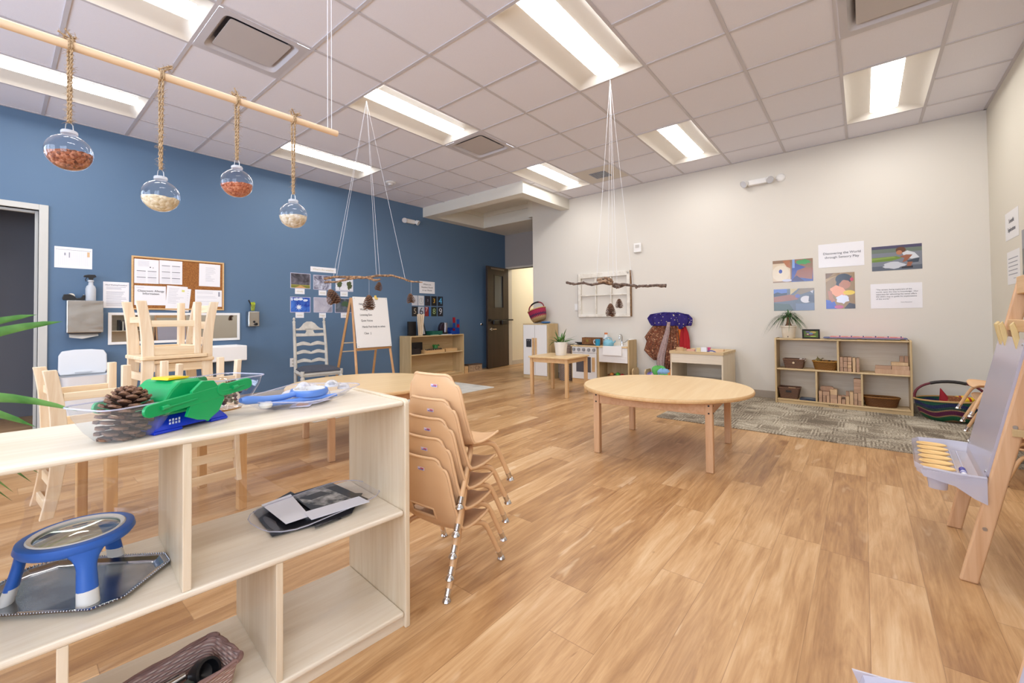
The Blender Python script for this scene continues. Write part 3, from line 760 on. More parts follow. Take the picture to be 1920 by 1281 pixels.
# things on and in the kitchen
def woven_hoop_basket(label, loc, rot, a, bb, h, tilt, mats, handle, flare=1.25, name='woven_basket'):
    o = thing(name, label, 'basket', loc, (0, tilt, rot))
    k = flare
    MB().lathe([(.001, 0), (.55, 0), (.72, .06), (.86, .3), (.97, .7), (1, 1), (.975, 1.0), (.94, .7), (.83, .32), (.6, .09), (.001, .05)], 40, SC(a, bb, h)).build('body', mats[0], o, smooth=50)
    MB().tube([(a * math.cos(2 * PI * i / 40), bb * math.sin(2 * PI * i / 40), h) for i in range(40)], .009, 8, True).build('rim', mats[1], o, smooth=50)
    pts = [(-a * math.cos(R_(q)) * .98, 0, h + handle * math.sin(R_(q)) ** .8) for q in range(0, 181, 10)]
    MB().tube(pts, .011, 8).build('handle', mats[2], o, smooth=50)
    MB().tube(pts[6:13], .015, 8).build('handle_wrap', m_dark, o, smooth=50)
    return o
def _bands(name, stops, scale=1.0, teeth=40.0):
    t = NT(name); tc = t.n('TexCoord'); sp = t.n('SeparateXYZ', {0: tc.outputs['Generated']})
    ang = t.math('ARCTAN2', t.math('SUBTRACT', sp.outputs[1], .5), t.math('SUBTRACT', sp.outputs[0], .5))
    zig = t.math('MULTIPLY', t.math('SINE', t.math('MULTIPLY', ang, teeth)), .05 * scale)
    f = t.math('ADD', sp.outputs[2], zig)
    o = t.n('ValToRGB', {0: f}); o.color_ramp.interpolation = 'CONSTANT'; e = o.color_ramp.elements
    while len(e) < len(stops): e.new(.5)
    for i, (p, c) in enumerate(stops): e[i].position = p; e[i].color = rgb(c)
    w = t.math('SINE', t.math('MULTIPLY', ang, 110.0)); r = t.math('SINE', t.math('MULTIPLY', sp.outputs[2], 70.0))
    return t.pbr(o.outputs[0], .7, bump=t.math('ADD', w, r), bump_s=.5, bump_d=.003)
woven_hoop_basket('red and purple woven basket tipped on top of the play fridge', (6.05, 4.36, .985), -PI / 2, .17, .14, .21, R_(-18),
                  (_bands('basket_red', [(0, 'A98B5E'), (.22, 'B89A6C'), (.34, '9E1E42'), (.47, '2A1D4A'), (.6, 'A32048'), (.8, 'B3264A'), (.93, '7A1C3C')], 1.2, 30), plain('C9A56A', .6), plain('8A2A35', .6)), .13)
o = MB().lathe([(.001, 0), (.06, .005), (.085, .02), (.07, .035), (.02, .03), (.001, .035)], 22, SC(1.1, .9, 1)).build('folded_cloth', plain('3C6FA8', .8), None, (5.99, 4.19, .946), smooth=60); tag(o, 'small blue cloth bundle on the play fridge beside the woven basket', 'cloth')
m_wood_pan = _grainy('brown_wood', '6E4420', '8F5E30', 30, .5)
o = kit('wooden_box', 'brown wooden box standing on the play stove hob', 'box', (6.06, 3.53, .611))
b = MB(); b.box(0, .31, 0, .008, 0, .11); b.box(0, .31, .112, .12, 0, .11); b.box(0, .008, .008, .112, 0, .11); b.box(.302, .31, .008, .112, 0, .11); b.box(.008, .302, .008, .112, 0, .008)
b.build('body', m_wood_pan, o); MB().cyl((.10, -.003, .06), (.10, 0, .06), .022, n=14).build('knot', plain('8D7A2E', .6), o)
o = kit('frying_pan', 'dark toy frying pan on the back burner beside the brown box', 'pan', (6.12, 3.60, .611))
MB().lathe([(.001, 0), (.05, 0), (.062, .028), (.058, .028), (.048, .006), (.001, .006)], 24).build('pan_body', plain('4B4C50', .35, .5), o, smooth=40)
MB().tube([(.0, -.055, .022), (.0, -.09, .03), (.0, -.15, .034)], .007, 8).build('pan_handle', m_black, o, smooth=50)
o = thing('mug', 'turquoise toy mug with white handle on the play stove', 'mug', (5.985, 3.205, .604))
MB().lathe([(.001, 0), (.034, 0), (.04, .10), (.036, .10), (.031, .008), (.001, .008)], 24).build('body', plain('2E93B8', .3), o, smooth=40)
MB().tube([(0, .037, .085), (0, .062, .085), (0, .07, .055), (0, .06, .025), (0, .035, .02)], .007, 8).build('handle', m_white, o, smooth=50)
o = thing('milk_bottle', 'tall white toy milk bottle with orange cap behind the kettle', 'bottle', (6.10, 3.12, .604))
MB().lathe([(.001, 0), (.038, 0), (.04, .01), (.04, .11), (.022, .16), (.022, .175), (.001, .175)], 20).build('body', NT('cow_print').pbr('E9ECEF', .3), o, smooth=40)
MB().lathe([(.025, .172), (.025, .20), (.001, .20)], 16).build('cap', plain('D9834E', .4), o, smooth=40)
for k, (a, z, s) in enumerate(((200, .06, .016), (150, .09, .012), (230, .1, .011), (180, .03, .014))):
    MB().lathe([(.001, .0015), (s, 0)], 10, RZ(R_(a)) @ T(.0395, 0, z) @ RY(PI / 2)).build('black_patch', m_black, o)
o = thing('kettle', 'pale turquoise toy kettle beside the play sink', 'kettle', (6.0, 3.03, .604))
MB().lathe([(.001, 0), (.075, 0), (.084, .02), (.08, .06), (.06, .085), (.03, .095), (.001, .097)], 28).build('body', plain('7FB9CC', .3), o, smooth=50)
MB().lathe([(.03, .094), (.02, .105), (.001, .108)], 18).build('lid', plain('8CC3D4', .3), o, smooth=50)
MB().tube([(0, .06, .075), (0, .05, .115), (0, .0, .135), (0, -.05, .115), (0, -.06, .075)], .006, 8).build('handle', plain('6FAFC4', .35), o, smooth=50)
MB().tube([(0, -.07, .045), (0, -.1, .06), (0, -.115, .085)], [.014, .011, .008], 10).build('spout', plain('7FB9CC', .3), o, smooth=50)
m_crate = _wicker('brown_wicker', '6A3F1A', 'A36A2E', 55, 95)
def oval_basket(label, loc, rot, a, c, h, mat, rim, group=None, fl=.82):
    o = thing('wicker_basket', label, 'basket', loc, rot, group)
    m = MB(); n = 40
    def ring(k, z): return [(a * k * abs(math.cos(2 * PI * i / n)) ** .75 * math.copysign(1, math.cos(2 * PI * i / n)), c * k * abs(math.sin(2 * PI * i / n)) ** .75 * math.copysign(1, math.sin(2 * PI * i / n)), z) for i in range(n)]
    rings = [ring(.02, .002), ring(fl, 0), ring(fl + (1 - fl) * .5, h * .5), ring(1, h), ring(.93, h), ring(fl * .93, .012), ring(.02, .012)]
    fs_ = [(q * n + i, q * n + (i + 1) % n, (q + 1) * n + (i + 1) % n, (q + 1) * n + i) for q in range(6) for i in range(n)]
    m.add([p for r in rings for p in r], fs_).build('body', mat, o, smooth=45)
    MB().tube(ring(.985, h), .008, 6, True).build('rim', rim, o, smooth=50)
    return o
oval_basket('brown wicker basket of toy fruit in the open bottom of the play sink', (6.06, 2.90, .066), PI / 2, .17, .10, .09, m_crate, plain('7A4C22', .6))
for k, (y, z, r, cc, lb) in enumerate(((2.99, .158, .038, 'C9762B', 'orange toy fruit in the play sink basket'), (2.895, .168, .036, '4FA83A', 'green toy apple in the play sink basket'),
                                       (2.82, .155, .034, 'B5252B', 'red toy tomato in the play sink basket'), (2.945, .150, .030, '3A2B20', 'dark brown toy fruit in the play sink basket'))):
    o = thing('toy_fruit', lb, 'toy fruit', (6.03, y, z - r), 0, 'toy fruit in the brown basket')
    MB().lathe([(.001, .1 * r)] + [(r * math.sin(PI * q / 10), r - r * math.cos(PI * q / 10)) for q in range(1, 10)] + [(.001, 1.86 * r)], 18).build('fruit', plain(cc, .35), o, smooth=60)
    MB().cyl((0, 0, 1.82 * r), (.004, 0, 2.2 * r), .003, n=6).build('stem', m_dark, o)
o = thing('wicker_bin', 'grey wicker bin between the play fridge and play stove', 'basket', (6.10, 3.86, 0))
MB().lathe([(.001, 0), (.11, 0), (.13, .5), (.15, .60), (.14, .60), (.12, .5), (.10, .02), (.001, .02)], 24).build('body', _wicker('grey_wicker', '7E6C60', 'A8968A', 50, 60), o, smooth=40)

# low pine crib beside the sink, scarves heaped on the floor, coat rail with dressing-up clothes
o = kit('doll_crib', 'low wooden doll crib end standing right of the play sink', 'toy crib', (5.96, 2.64, 0))
for x in (0, .19):
    MB().prism([(0, 0), (.22, 0), (.22, .25), (.19, .285), (.03, .285), (0, .25)], x, x + .016, Matrix(((0, 0, 1, 0), (1, 0, 0, 0), (0, 1, 0, 0), (0, 0, 0, 1)))).build('end_board', m_maple_z, o)
for y in (.02, .19): MB().box(.016, .19, y, y + .012, .10, .17).build('side_rail', m_maple_x, o)
MB().box(.016, .19, .032, .19, .08, .092).build('base_board', m_maple, o)
def scarf(label, c, r, col, seed):
    q = random.Random(seed); ph = [q.uniform(0, 6) for _ in range(6)]
    def fn(u, v):
        a, e = 2 * PI * u, PI * (v - .5) * .98
        k = 1 + .16 * math.sin(3 * a + ph[0]) * math.cos(e) + .12 * math.sin(5 * a + 4 * v + ph[1]) + .1 * math.sin(9 * v + ph[2]) + .05 * math.sin(11 * a + ph[3])
        return (r[0] * k * math.cos(e) * math.cos(a), r[1] * k * math.cos(e) * math.sin(a), r[2] * (1 + k * math.sin(e)))
    o = MB().grid(fn, 40, 20).build('play_scarf', plain(col, .75), None, c, smooth=60); return tag(o, label, 'scarf', 'play scarves heaped under the coat rail')
for k, (lb, y, z, r, cc) in enumerate((('purple play scarf at the left foot of the heap', 2.42, .10, (.07, .08, .07), '7F74B4'), ('pink play scarf low in the heap', 2.32, .10, (.08, .09, .07), 'D9A9C8'),
        ('green play scarf at the top left of the heap', 2.29, .20, (.07, .10, .065), '5FB45A'), ('light blue play scarf at the top of the heap', 2.22, .19, (.08, .09, .06), '8DB8E4'),
        ('green play scarf at the front of the heap', 2.15, .10, (.09, .10, .08), '63BF57'), ('orange play scarf below the brown capes', 2.10, .17, (.08, .08, .06), 'CF8436'),
        ('blue play scarf at the right of the heap', 2.03, .11, (.08, .08, .08), '7FA3DC'), ('white play scarf under the heap', 2.25, .0, (.10, .20, .06), 'E4E2EC'))):
    scarf(lb, (6.08, y, z), r, cc, k)
o = thing('coat_rail', 'grey wall rail with black hooks holding dressing-up clothes', 'coat rack', (6.235, 2.19, .985), -PI / 2)
MB().box(-.16, .16, -.0, .014, -.02, .025).build('rail', plain('8C8378', .6), o)
for x in (-.12, -.04, .04, .12): MB().tube([(x, 0, .005), (x, -.02, -.005), (x, -.028, -.03), (x, -.014, -.042), (x, -.004, -.034)], .004, 6).build('hook', m_black, o, smooth=60)
def _print_cloth(name, base, cols, scale, amount=.5):
    t = NT(name); v = t.n('TexVoronoi', {'Vector': t.coords(), 'Scale': scale})
    w = t.n('TexWhiteNoise', {'Vector': v.outputs['Color']}, noise_dimensions='3D').outputs[0]
    dots = t.math('LESS_THAN', v.outputs['Distance'], amount)
    c = t.ramp(w, [(i / (len(cols) - 1), q) for i, q in enumerate(cols)])
    return t.pbr(t.mix(dots, base, c), .85)
def garment(name, label, rows, mat, amp=.02, folds=4, X=6.17, seed=0, thick=.006, cat='garment'):
    """Hanging cloth: rows of (pixel row, left pixel, right pixel) on the plane X, folded in depth."""
    pr = [(at_x(l, y, X), at_x(r, y, X)) for y, l, r in rows]; n = len(pr) - 1; q = random.Random(seed); ph = q.uniform(0, 6)
    c = (pr[0][0] + pr[0][1]) / 2
    def fn(u, v):
        k = min(int(v * n), n - 1); f = v * n - k; f = f * f * (3 - 2 * f) * .5 + f * .5
        a = pr[k][0].lerp(pr[k + 1][0], f); b_ = pr[k][1].lerp(pr[k + 1][1], f); p = a.lerp(b_, u)
        p.x += amp * math.sin(folds * 2 * PI * u + ph + 1.2 * v) * (.35 + .65 * v) - .02 * math.sin(PI * u) ; return tuple(p - c)
    o = MB().grid(fn, 36, 30).build(name, mat, None, c, smooth=70, solid=thick)
    return tag(o, label, cat)
m_capes = _print_cloth('brown_print', '7A4A34', ['3A2018', 'A86A44', 'C9A27E', '8F3F22', '2A1A18', 'B88E6C'], 45, .42)
m_stars = _print_cloth('star_print', '2A1D6B', ['D9CFA8', 'B9AE86', 'C9C0E0'], 26, .20)
garment('patterned_cape', 'brown patterned cape hanging left on the coat rail', [(604, 1230, 1249), (618, 1218, 1249), (632, 1208, 1247), (640, 1212, 1245), (657, 1207, 1242), (668, 1217, 1238), (675, 1227, 1232)], m_capes, .022, 3, 6.17, 1)
garment('patterned_dress', 'brown patterned dress hanging right on the coat rail', [(604, 1254, 1267), (620, 1251, 1272), (640, 1250, 1275), (660, 1246, 1275), (680, 1245, 1270), (692, 1247, 1262)], m_capes, .022, 4, 6.165, 2)
garment('grey_scarf', 'long greyish pink scarf hanging between the brown clothes', [(604, 1251, 1258), (625, 1246, 1255), (645, 1239, 1251), (670, 1232, 1246), (683, 1231, 1245), (694, 1239, 1243)], _grainy('scarf_cloth', 'A08A88', 'B7A09C', 60, .85), .012, 2, 6.125, 3)
garment('orange_smock', 'orange smock hanging behind the red one', [(613, 1266, 1281), (630, 1268, 1281), (650, 1270, 1282), (668, 1271, 1283)], plain('DF7420', .8), .01, 2, 6.18, 4)
garment('red_smock', 'red smock hanging at the right end of the coat rail', [(612, 1279, 1286), (624, 1276, 1291), (640, 1275, 1294), (668, 1275, 1295)], plain('A5141E', .8), .012, 2, 6.16, 5)
garment('starry_cape', 'purple starry cape draped along the top of the coat rail', [(586, 1243, 1272), (590, 1219, 1292), (597, 1214, 1299), (605, 1218, 1299), (611, 1222, 1296)], m_stars, .018, 5, 6.14, 6, .012)
garment('starry_cape_tail', 'purple starry cloth tail hanging at the right of the draped cape', [(592, 1268, 1288), (602, 1270, 1290), (610, 1271, 1287), (617, 1273, 1277)], m_stars, .012, 2, 6.105, 7, .008)

# sensory table with loose toys
o = kit('sensory_table', 'birch play table with raised rim and open front beside the coat rail', 'table', (5.565, 1.942, 0))
W, D, H = .63, .635, .60
MB().box(0, .018, .012, D, 0, H - .03).build('side_panel', m_birch_z, o); MB().box(W - .018, W, .012, D, 0, H - .03).build('side_panel', m_birch_z, o)
MB().box(.018, W - .018, 0.012, .028, .455, H - .03).build('front_panel', m_birch, o); MB().box(.018, W - .018, D - .012, D, 0, H - .03).build('back_panel', m_birch, o)
MB().box(.018, W - .018, .02, D - .012, .20, .218).build('shelf_board', m_birch, o); MB().box(.018, W - .018, .02, D - .012, H - .05, H - .032).build('table_bed', plain('EFEDEA', .4), o)
b = MB(); b.box(-.008, W + .008, 0, .03, H - .03, H + .005); b.box(-.008, W + .008, D - .03, D, H - .03, H + .005); b.box(-.008, .03, .03, D - .03, H - .03, H + .005); b.box(W - .03, W + .008, .03, D - .03, H - .03, H + .005)
b.build('rim', m_maple_x, o)
TB = .568
toys = [('toy_cup', 'round wooden cup at the left of the play table', 'cup', (5.70, 1.86), 'cyl', 'D2AE82', (.045, .075)),
        ('toy_block', 'pale yellow toy block on the play table', 'block', (5.72, 1.63), 'box', 'D9C48E', (.04, .05, .075)),
        ('toy_block', 'blue toy block behind the yellow one on the play table', 'block', (5.80, 1.66), 'box', '8DA7C8', (.03, .05, .07)),
        ('toy_box', 'white toy box with dark print on the play table', 'box', (5.74, 1.57), 'box', 'E6E4EA', (.05, .07, .08)),
        ('toy_arch', 'purple-blue toy arch lying on the play table', 'block', (5.75, 1.49), 'arch', '5A5A92', (.06, .03, .04)),
        ('toy_triangle', 'pink toy triangle standing on the play table', 'block', (5.80, 1.53), 'tri', 'CF4E7C', (.05, .02, .08)),
        ('toy_plank', 'tan wooden block at the right of the play table', 'block', (5.78, 1.40), 'box', 'DDB98F', (.06, .11, .06)),
        ('toy_block', 'small salmon toy block near the middle of the play table', 'block', (5.84, 1.76), 'box', 'D9A48A', (.07, .10, .045))]
for nm, lb, ct, (x, y), kind, cc, s in toys:
    m = MB()
    if kind == 'cyl': m.lathe([(.001, 0), (s[0], 0), (s[0], s[1]), (s[0] * .85, s[1]), (s[0] * .8, .01), (.001, .01)], 20)
    elif kind == 'box': m.cbox((0, 0, s[2] / 2), s)
    elif kind == 'tri': m.prism([(-s[0] / 2, s[2]), (s[0] / 2, s[2]), (0, 0)], -.01, .01, Matrix(((0, 0, 1, 0), (1, 0, 0, 0), (0, 1, 0, 0), (0, 0, 0, 1))))
    else: m.tube([(0, .06 * math.cos(R_(a)), .005 + .035 * math.sin(R_(a))) for a in range(0, 181, 15)], .008, 8)
    o = m.build(nm, plain(cc, .5), None, (x, y, TB + .0006), smooth=40, bevel=.002 if kind == 'box' else 0); tag(o, lb, ct)

# potted spider plant on the square table
def blade(m, base, d, L, w, droop, curl=0.0, n=9, mi=0):
    """One arching leaf with a folded midrib."""
    d = Vector(d).normalized(); side = d.cross(Vector((0, 0, 1)))
    if side.length < 1e-3: side = Vector((1, 0, 0))
    side.normalize(); vs = []
    for k in range(n + 1):
        s = k / n; p = Vector(base) + d * (L * s) + Vector((0, 0, -droop * L * s * s)) + side * (curl * L * s * s)
        ww = w * (math.sin(PI * min(1, .12 + .88 * s)) ** .7 if s < 1 else 0) * (1 - .25 * s)
        vs += [p - side * ww, p + Vector((0, 0, -.25 * ww)), p + side * ww]
    fs_ = []
    for k in range(n):
        a = 3 * k; fs_ += [(a, a + 1, a + 4, a + 3), (a + 1, a + 2, a + 5, a + 4)]
    return m.add(vs, fs_, mi=mi)
o = thing('potted_fern', 'leafy green plant in a white pot on the small square table', 'potted plant', (4.99, 3.24, .5245))
MB().lathe([(.001, .0), (.070, 0), (.074, .006), (.082, .10), (.095, .175), (.095, .185), (.088, .185), (.084, .165), (.001, .16)], 32).build('pot', plain('E9E4DC', .4), o, smooth=40)
MB().lathe([(.001, .165), (.084, .163)], 24).build('soil', plain('3B2A20', .9), o)
q = random.Random(3); m = MB()
for k in range(34):
    a = k * 2.4; e = q.uniform(.3, 1.35); d = (math.cos(a) * math.cos(e), math.sin(a) * math.cos(e), math.sin(e))
    blade(m, (.03 * math.cos(a), .03 * math.sin(a), .16), d, q.uniform(.16, .29), q.uniform(.010, .017), q.uniform(.1, .7), q.uniform(-.2, .2))
m.build('foliage', m_leaf, o, smooth=60)

# old sash window hung as decoration
o = thing('old_window_frame', 'old white six-pane window sash hung on the cream wall', 'window frame', (6.245, 3.68, 1.052), -PI / 2)
W, H = .92, .715; m_sash = _grainy('worn_white_paint', 'DDD6C9', 'EDE8DE', 12, .6)
b = MB(); b.box(0, .05, -.04, 0, 0, H); b.box(W - .055, W, -.04, 0, 0, H); b.box(.05, W - .055, -.04, 0, 0, .045); b.box(.05, W - .055, -.04, 0, H - .075, H)
b.build('sash', m_sash, o, bevel=.003)
MB().box(W, W + .012, -.045, 0, .005, H).build('bare_edge', _grainy('bare_wood', '6E5238', '94714F', 30, .8), o)
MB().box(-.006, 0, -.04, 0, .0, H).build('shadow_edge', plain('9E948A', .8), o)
b = MB()
for k in (1, 2): MB().box(.05 + (W - .105) * k / 3 - .009, .05 + (W - .105) * k / 3 + .009, -.032, -.006, .045, H - .075).build('glazing_bar', m_sash, o)
MB().box(.05, W - .055, -.033, -.005, .045 + (H - .12) * .52 - .009, .045 + (H - .12) * .52 + .009).build('glazing_bar', m_sash, o)
MB().lathe([(.010, 0), (.013, .004), (.010, .008)], 14, T(W - .03, -.042, H - .035) @ RX(PI / 2)).build('ring_pull', m_steel, o)
o = thing('wall_switch', 'white light switch partly behind the old window sash', 'light switch', (6.25, 3.735, 1.22), -PI / 2)
MB().box(-.036, .036, -.008, 0, -.058, .058).build('plate', m_white, o, bevel=.003); MB().box(-.016, .016, -.012, -.006, -.032, .032).build('rocker', plain('F2F1EF', .3), o)
# wall devices on the cream wall
o = thing('wall_sensor', 'white rectangular wall sensor high between the hall opening and posters', 'sensor', (6.25, 2.64, 2.10), -PI / 2)
MB().box(-.06, .06, -.035, 0, -.07, .07).build('case', m_white, o, bevel=.008); MB().box(-.03, .03, -.04, -.034, .0, .045).build('window', plain('C9C4BE', .3), o)
def emergency_lamp(label, loc, rot, spread=.12):
    o = thing('emergency_light', label, 'emergency light', loc, rot, 'twin-head emergency lamps')
    MB().box(-.11, .11, -.06, 0, -.035, .035).build('case', m_white, o, bevel=.012)
    for s in (-1, 1):
        h = MB().lathe([(.001, 0), (.03, 0), (.045, .05), (.045, .06)], 18, T(s * spread, -.05, .01) @ RZ(s * R_(35)) @ RX(PI / 2 + .5)).build('lamp_head', m_white, o, smooth=40)
        MB().lathe([(.001, .055), (.043, .058)], 18, T(s * spread, -.05, .01) @ RZ(s * R_(35)) @ RX(PI / 2 + .5)).build('lamp_lens', plain('CFCFD4', .2), h)
    return o
emergency_lamp('twin-head white emergency light high on the cream wall', (6.25, 1.02, 2.765), -PI / 2)
emergency_lamp('twin-head white emergency light high on the blue wall near the soffit', (4.64, 6.18, 2.77), 0)
o = thing('wall_disc', 'round white disc beside the emergency light on the cream wall', 'wall plate', (6.25, .768, 2.772), -PI / 2)
MB().lathe([(.001, .02), (.035, .018), (.05, .008), (.052, 0)], 28, RX(PI / 2)).build('cover', m_white, o, smooth=50)
# ------------------------------------------------------------------ blue wall
WALLS = {'left': (lambda u, z, k: (u, YB - k, z), (PI / 2, 0, 0)), 'back': (lambda u, z, k: (XW - k, -u, z), (PI / 2, 0, -PI / 2)), 'right': (lambda u, z, k: (-u, YR + k, z), (PI / 2, 0, PI))}
# u grows to the right as one faces the wall
def sheet(name, label, cat, wall, u0, u1, z0, z1, ground, shapes=(), k=.0012, tilt=0.0, group=None):
    """A paper or print on a wall: a thin sheet with its printed shapes (colour, points in 0..1) in the same mesh."""
    W, H = u1 - u0, z1 - z0; P, rot = WALLS[wall]
    m = MB(); mats = [ground if not isinstance(ground, str) else plain(ground, .45)]; idx = {}
    m.box(-W / 2, W / 2, 0, k, -H / 2, H / 2)
    for q, (c, pts) in enumerate(shapes):
        if c not in idx:
            idx[c] = len(mats); mats.append(plain(c, .4) if isinstance(c, str) else c)
        y = -.00012 - .00004 * q
        vs = [((a - .5) * W, y, (b_ - .5) * H) for a, b_ in pts]
        m.add(vs, [tuple(range(len(vs)))], mi=idx[c])
    me = bpy.data.meshes.new(name); me.from_pydata(m.v, [], m.f)
    for q in mats: me.materials.append(q)
    me.polygons.foreach_set('material_index', m.mi)
    o = bpy.data.objects.new(name, me); COL.objects.link(o)
    o.location = P((u0 + u1) / 2, (z0 + z1) / 2, k + .0003)
    o.rotation_euler = {'left': (0, tilt, 0), 'back': (0, 0, -PI / 2), 'right': (0, 0, PI)}[wall]
    return tag(o, label, cat, group)
def on(o, body, size, u, v, W, H, mat=None, align='CENTER', sx=1.0, line=1.0, name='lettering'):
    return text(body, size, mat or m_ink, o, ((u - .5) * W, -.0012, (v - .5) * H), (PI / 2, 0, 0), name, align, 1.0, sx, line)
def R4(a, b, c, d): return [(a, b), (c, b), (c, d), (a, d)]
def lines(x0, x1, ys, h, col='B9B9C4', ragged=0, seed=1):
    q = random.Random(seed); return [(col, R4(x0, y - h / 2, x1 - ragged * q.random(), y + h / 2)) for y in ys]
def blob(cx, cy, rx, ry, n=18, a0=0, wob=0, seed=0):
    q = random.Random(seed); return [(cx + rx * (1 + wob * (q.random() - .5)) * math.cos(a0 + 2 * PI * k / n), cy + ry * (1 + wob * (q.random() - .5)) * math.sin(a0 + 2 * PI * k / n)) for k in range(n)]

tbl = [('8A8A96', R4(.03, .86, .97, .875))] + [('C9CAD4', R4(.05 + .054 * k, .12, .053 + .054 * k, .86)) for k in range(17)] + [('D3D4DC', R4(.05, .14 + .05 * k, .92, .145 + .05 * k)) for k in range(14)] + [('D8B48C', R4(.86, .58, .93, .82)), ('9A9AA6', R4(.25, .6, .29, .72)), ('9A9AA6', R4(.37, .5, .4, .75))]
o = sheet('attendance_chart', 'white chart with a fine printed table beside the dark doorway', 'paper', 'left', .369, .638, 1.588, 1.80, m_paper, tbl)
for u in (.12, .5, .88): MB().lathe([(.001, -.004), (.005, -.003), (.005, 0)], 10, T((u - .5) * .269, 0, .095) @ RX(PI / 2)).build('thumbtack', plain('4A4A5A', .4), o)
o = sheet('hand_washing_notice', 'white Hand Washing Procedure sheet left of the cork board', 'paper', 'left', .722, .928, 1.190, 1.468, m_paper, lines(.12, .9, [.80, .76, .72, .62, .58, .54, .49, .44, .39, .34, .29, .24, .19, .14, .09], .014, 'A9AAB8', .25))
on(o, 'Hand Washing Procedure', .0165, .5, .88, .206, .278, plain('2A2A55', .6))
t = NT('brushed_steel'); n = t.noise(t.coords((2, 2, 260)), 1, 2); big = t.noise(t.coords((3, 3, 5)), 1, 2, .5, .6)
m_brush = t.pbr('BDBDBB', .27, 1.0, bump=big, bump_s=.25, bump_d=.03)
o = thing('paper_towel_dispenser', 'stainless steel paper towel dispenser on the blue wall with a towel hanging out', 'dispenser', (.58, 6.18, .935))
MB().box(-.132, .132, -.125, 0, 0, .325).build('case', m_brush, o, bevel=.006)
MB().box(-.115, .115, -.12, -.01, -.012, 0).build('slot', m_dark, o)
MB().add([(-.11, -.06, -.01), (.10, -.06, -.01), (.10, -.085, -.035), (-.02, -.1, -.062), (-.11, -.085, -.045)], [(0, 1, 2, 3, 4)]).build('paper_towel', plain('D9D3C8', .8), o, solid=.002)
o = thing('tape_dispenser', 'black tape dispenser on top of the steel towel dispenser', 'tape dispenser', (.50, 6.11, 1.262))
pts = [(-.075, 0), (.075, 0), (.082, .05), (.066, .055), (.05, .025), (.02, .02), (0, .045), (-.03, .06), (-.07, .055), (-.08, .02)]
MB().prism(pts, -.02, .02, RX(PI / 2)).build('body', m_black, o, bevel=.004)
MB().cyl((-.018, -.012, .042), (-.018, .012, .042), .026, n=20).build('tape_roll', plain('D8D2C4', .4), o, smooth=40)
MB().box(.068, .074, -.018, .018, .045, .058).build('cutter', m_steel, o)
o = thing('spray_bottle', 'white spray bottle with black trigger on the steel towel dispenser', 'bottle', (.622, 6.11, 1.261))
MB().lathe([(.001, 0), (.038, 0), (.04, .005), (.04, .12), (.034, .145), (.02, .16), (.018, .19), (.024, .195), (.024, .21), (.001, .21)], 24).build('bottle_body', cloudy('spray_plastic', 'DADFE6', 'D5D9DE', .8), o, smooth=40)
MB().prism([(-.055, .025), (-.05, .04), (-.02, .05), (.03, .052), (.042, .03), (.02, .018), (.015, -.005), (-.012, -.005), (-.018, .02)], -.012, .012, T(0, 0, .215) @ RX(PI / 2)).build('trigger_head', m_black, o, bevel=.003)
MB().tube([(-.03, 0, .235), (-.04, 0, .215), (-.034, 0, .195)], .004, 6).build('trigger', m_black, o)
# cork board and its papers
m_cork = _grainy('cork', '8A5526', 'A56C34', 90, .85)
o = thing('cork_board', 'cork notice board with wooden frame holding six papers', 'notice board', (1.381, 6.18, 1.47))
MB().box(-.42, .42, -.014, -.002, -.28, .28).build('cork_panel', m_cork, o)
for q in ((-.437, .437, .28, .297), (-.437, .437, -.297, -.28), (-.437, -.42, -.28, .28), (.42, .437, -.28, .28)): MB().box(q[0], q[1], -.022, 0, q[2], q[3]).build('frame_strip', m_edge, o, bevel=.002)
def cork_paper(label, u0, u1, z0, z1, shapes, tilt=0.0, k=.016, name='pinned_paper'):
    o = sheet(name, label, 'paper', 'left', u0, u1, z0, z1, m_paper, shapes, .0012, tilt, 'papers pinned to the cork board'); o.location.y = YB - k
    MB().lathe([(.001, -.006), (.005, -.005), (.005, 0)], 10, T(0, 0, (z1 - z0) / 2 - .012) @ RX(PI / 2)).build('pin', plain('C9C2B8', .4), o); return o
cal = []
for r in (0, 1, 2):
    for c in (0, 1):
        cal += [('6B6B76', R4(.1 + .44 * c, .76 - .26 * r, .46 + .44 * c, .785 - .26 * r))] + [('C6C6D0', R4(.1 + .44 * c, .72 - .26 * r - .035 * q, .46 + .44 * c, .727 - .26 * r - .035 * q)) for q in range(5)]
cork_paper('calendar page at the upper left of the cork board, two months blank at its top', .967, 1.179, 1.466, 1.735, cal[12:] + lines(.15, .6, [.92, .88, .84, .8, .76, .72], .008) + [('3A3A44', R4(.62, .66, .67, .7)), ('3A3A44', R4(.75, .64, .77, .69))])
cork_paper('calendar page second from left in the top row of the cork board', 1.184, 1.395, 1.469, 1.74, cal)
cork_paper('typed sheet at the upper right of the cork board', 1.559, 1.777, 1.463, 1.736, lines(.3, .8, [.84 - .055 * k for k in range(12)], .012, 'BDBDC6', .3, 4), .01)
o = cork_paper('Classroom Allergy Information card at the lower left of the cork board', .969, 1.243, 1.224, 1.441, lines(.06, .3, [.92, .88], .012, 'C3C3CC'))
on(o, 'Classroom Allergy\nInformation', .031, .52, .66, .274, .217)
cork_paper('overlapping tilted sheets in the lower middle of the cork board, hanging over its frame', 1.245, 1.44, 1.165, 1.45, lines(.1, .85, [.9 - .06 * k for k in range(11)], .012, 'BDBDC6', .4, 5) + [('D9D77A', R4(.72, .78, .86, .86))], .055, .018)
cork_paper('sheet behind the tilted ones on the cork board, its edge showing right', 1.28, 1.47, 1.16, 1.43, lines(.1, .9, [.9 - .1 * k for k in range(5)], .01, 'C3C3CC'), .09, .0158)
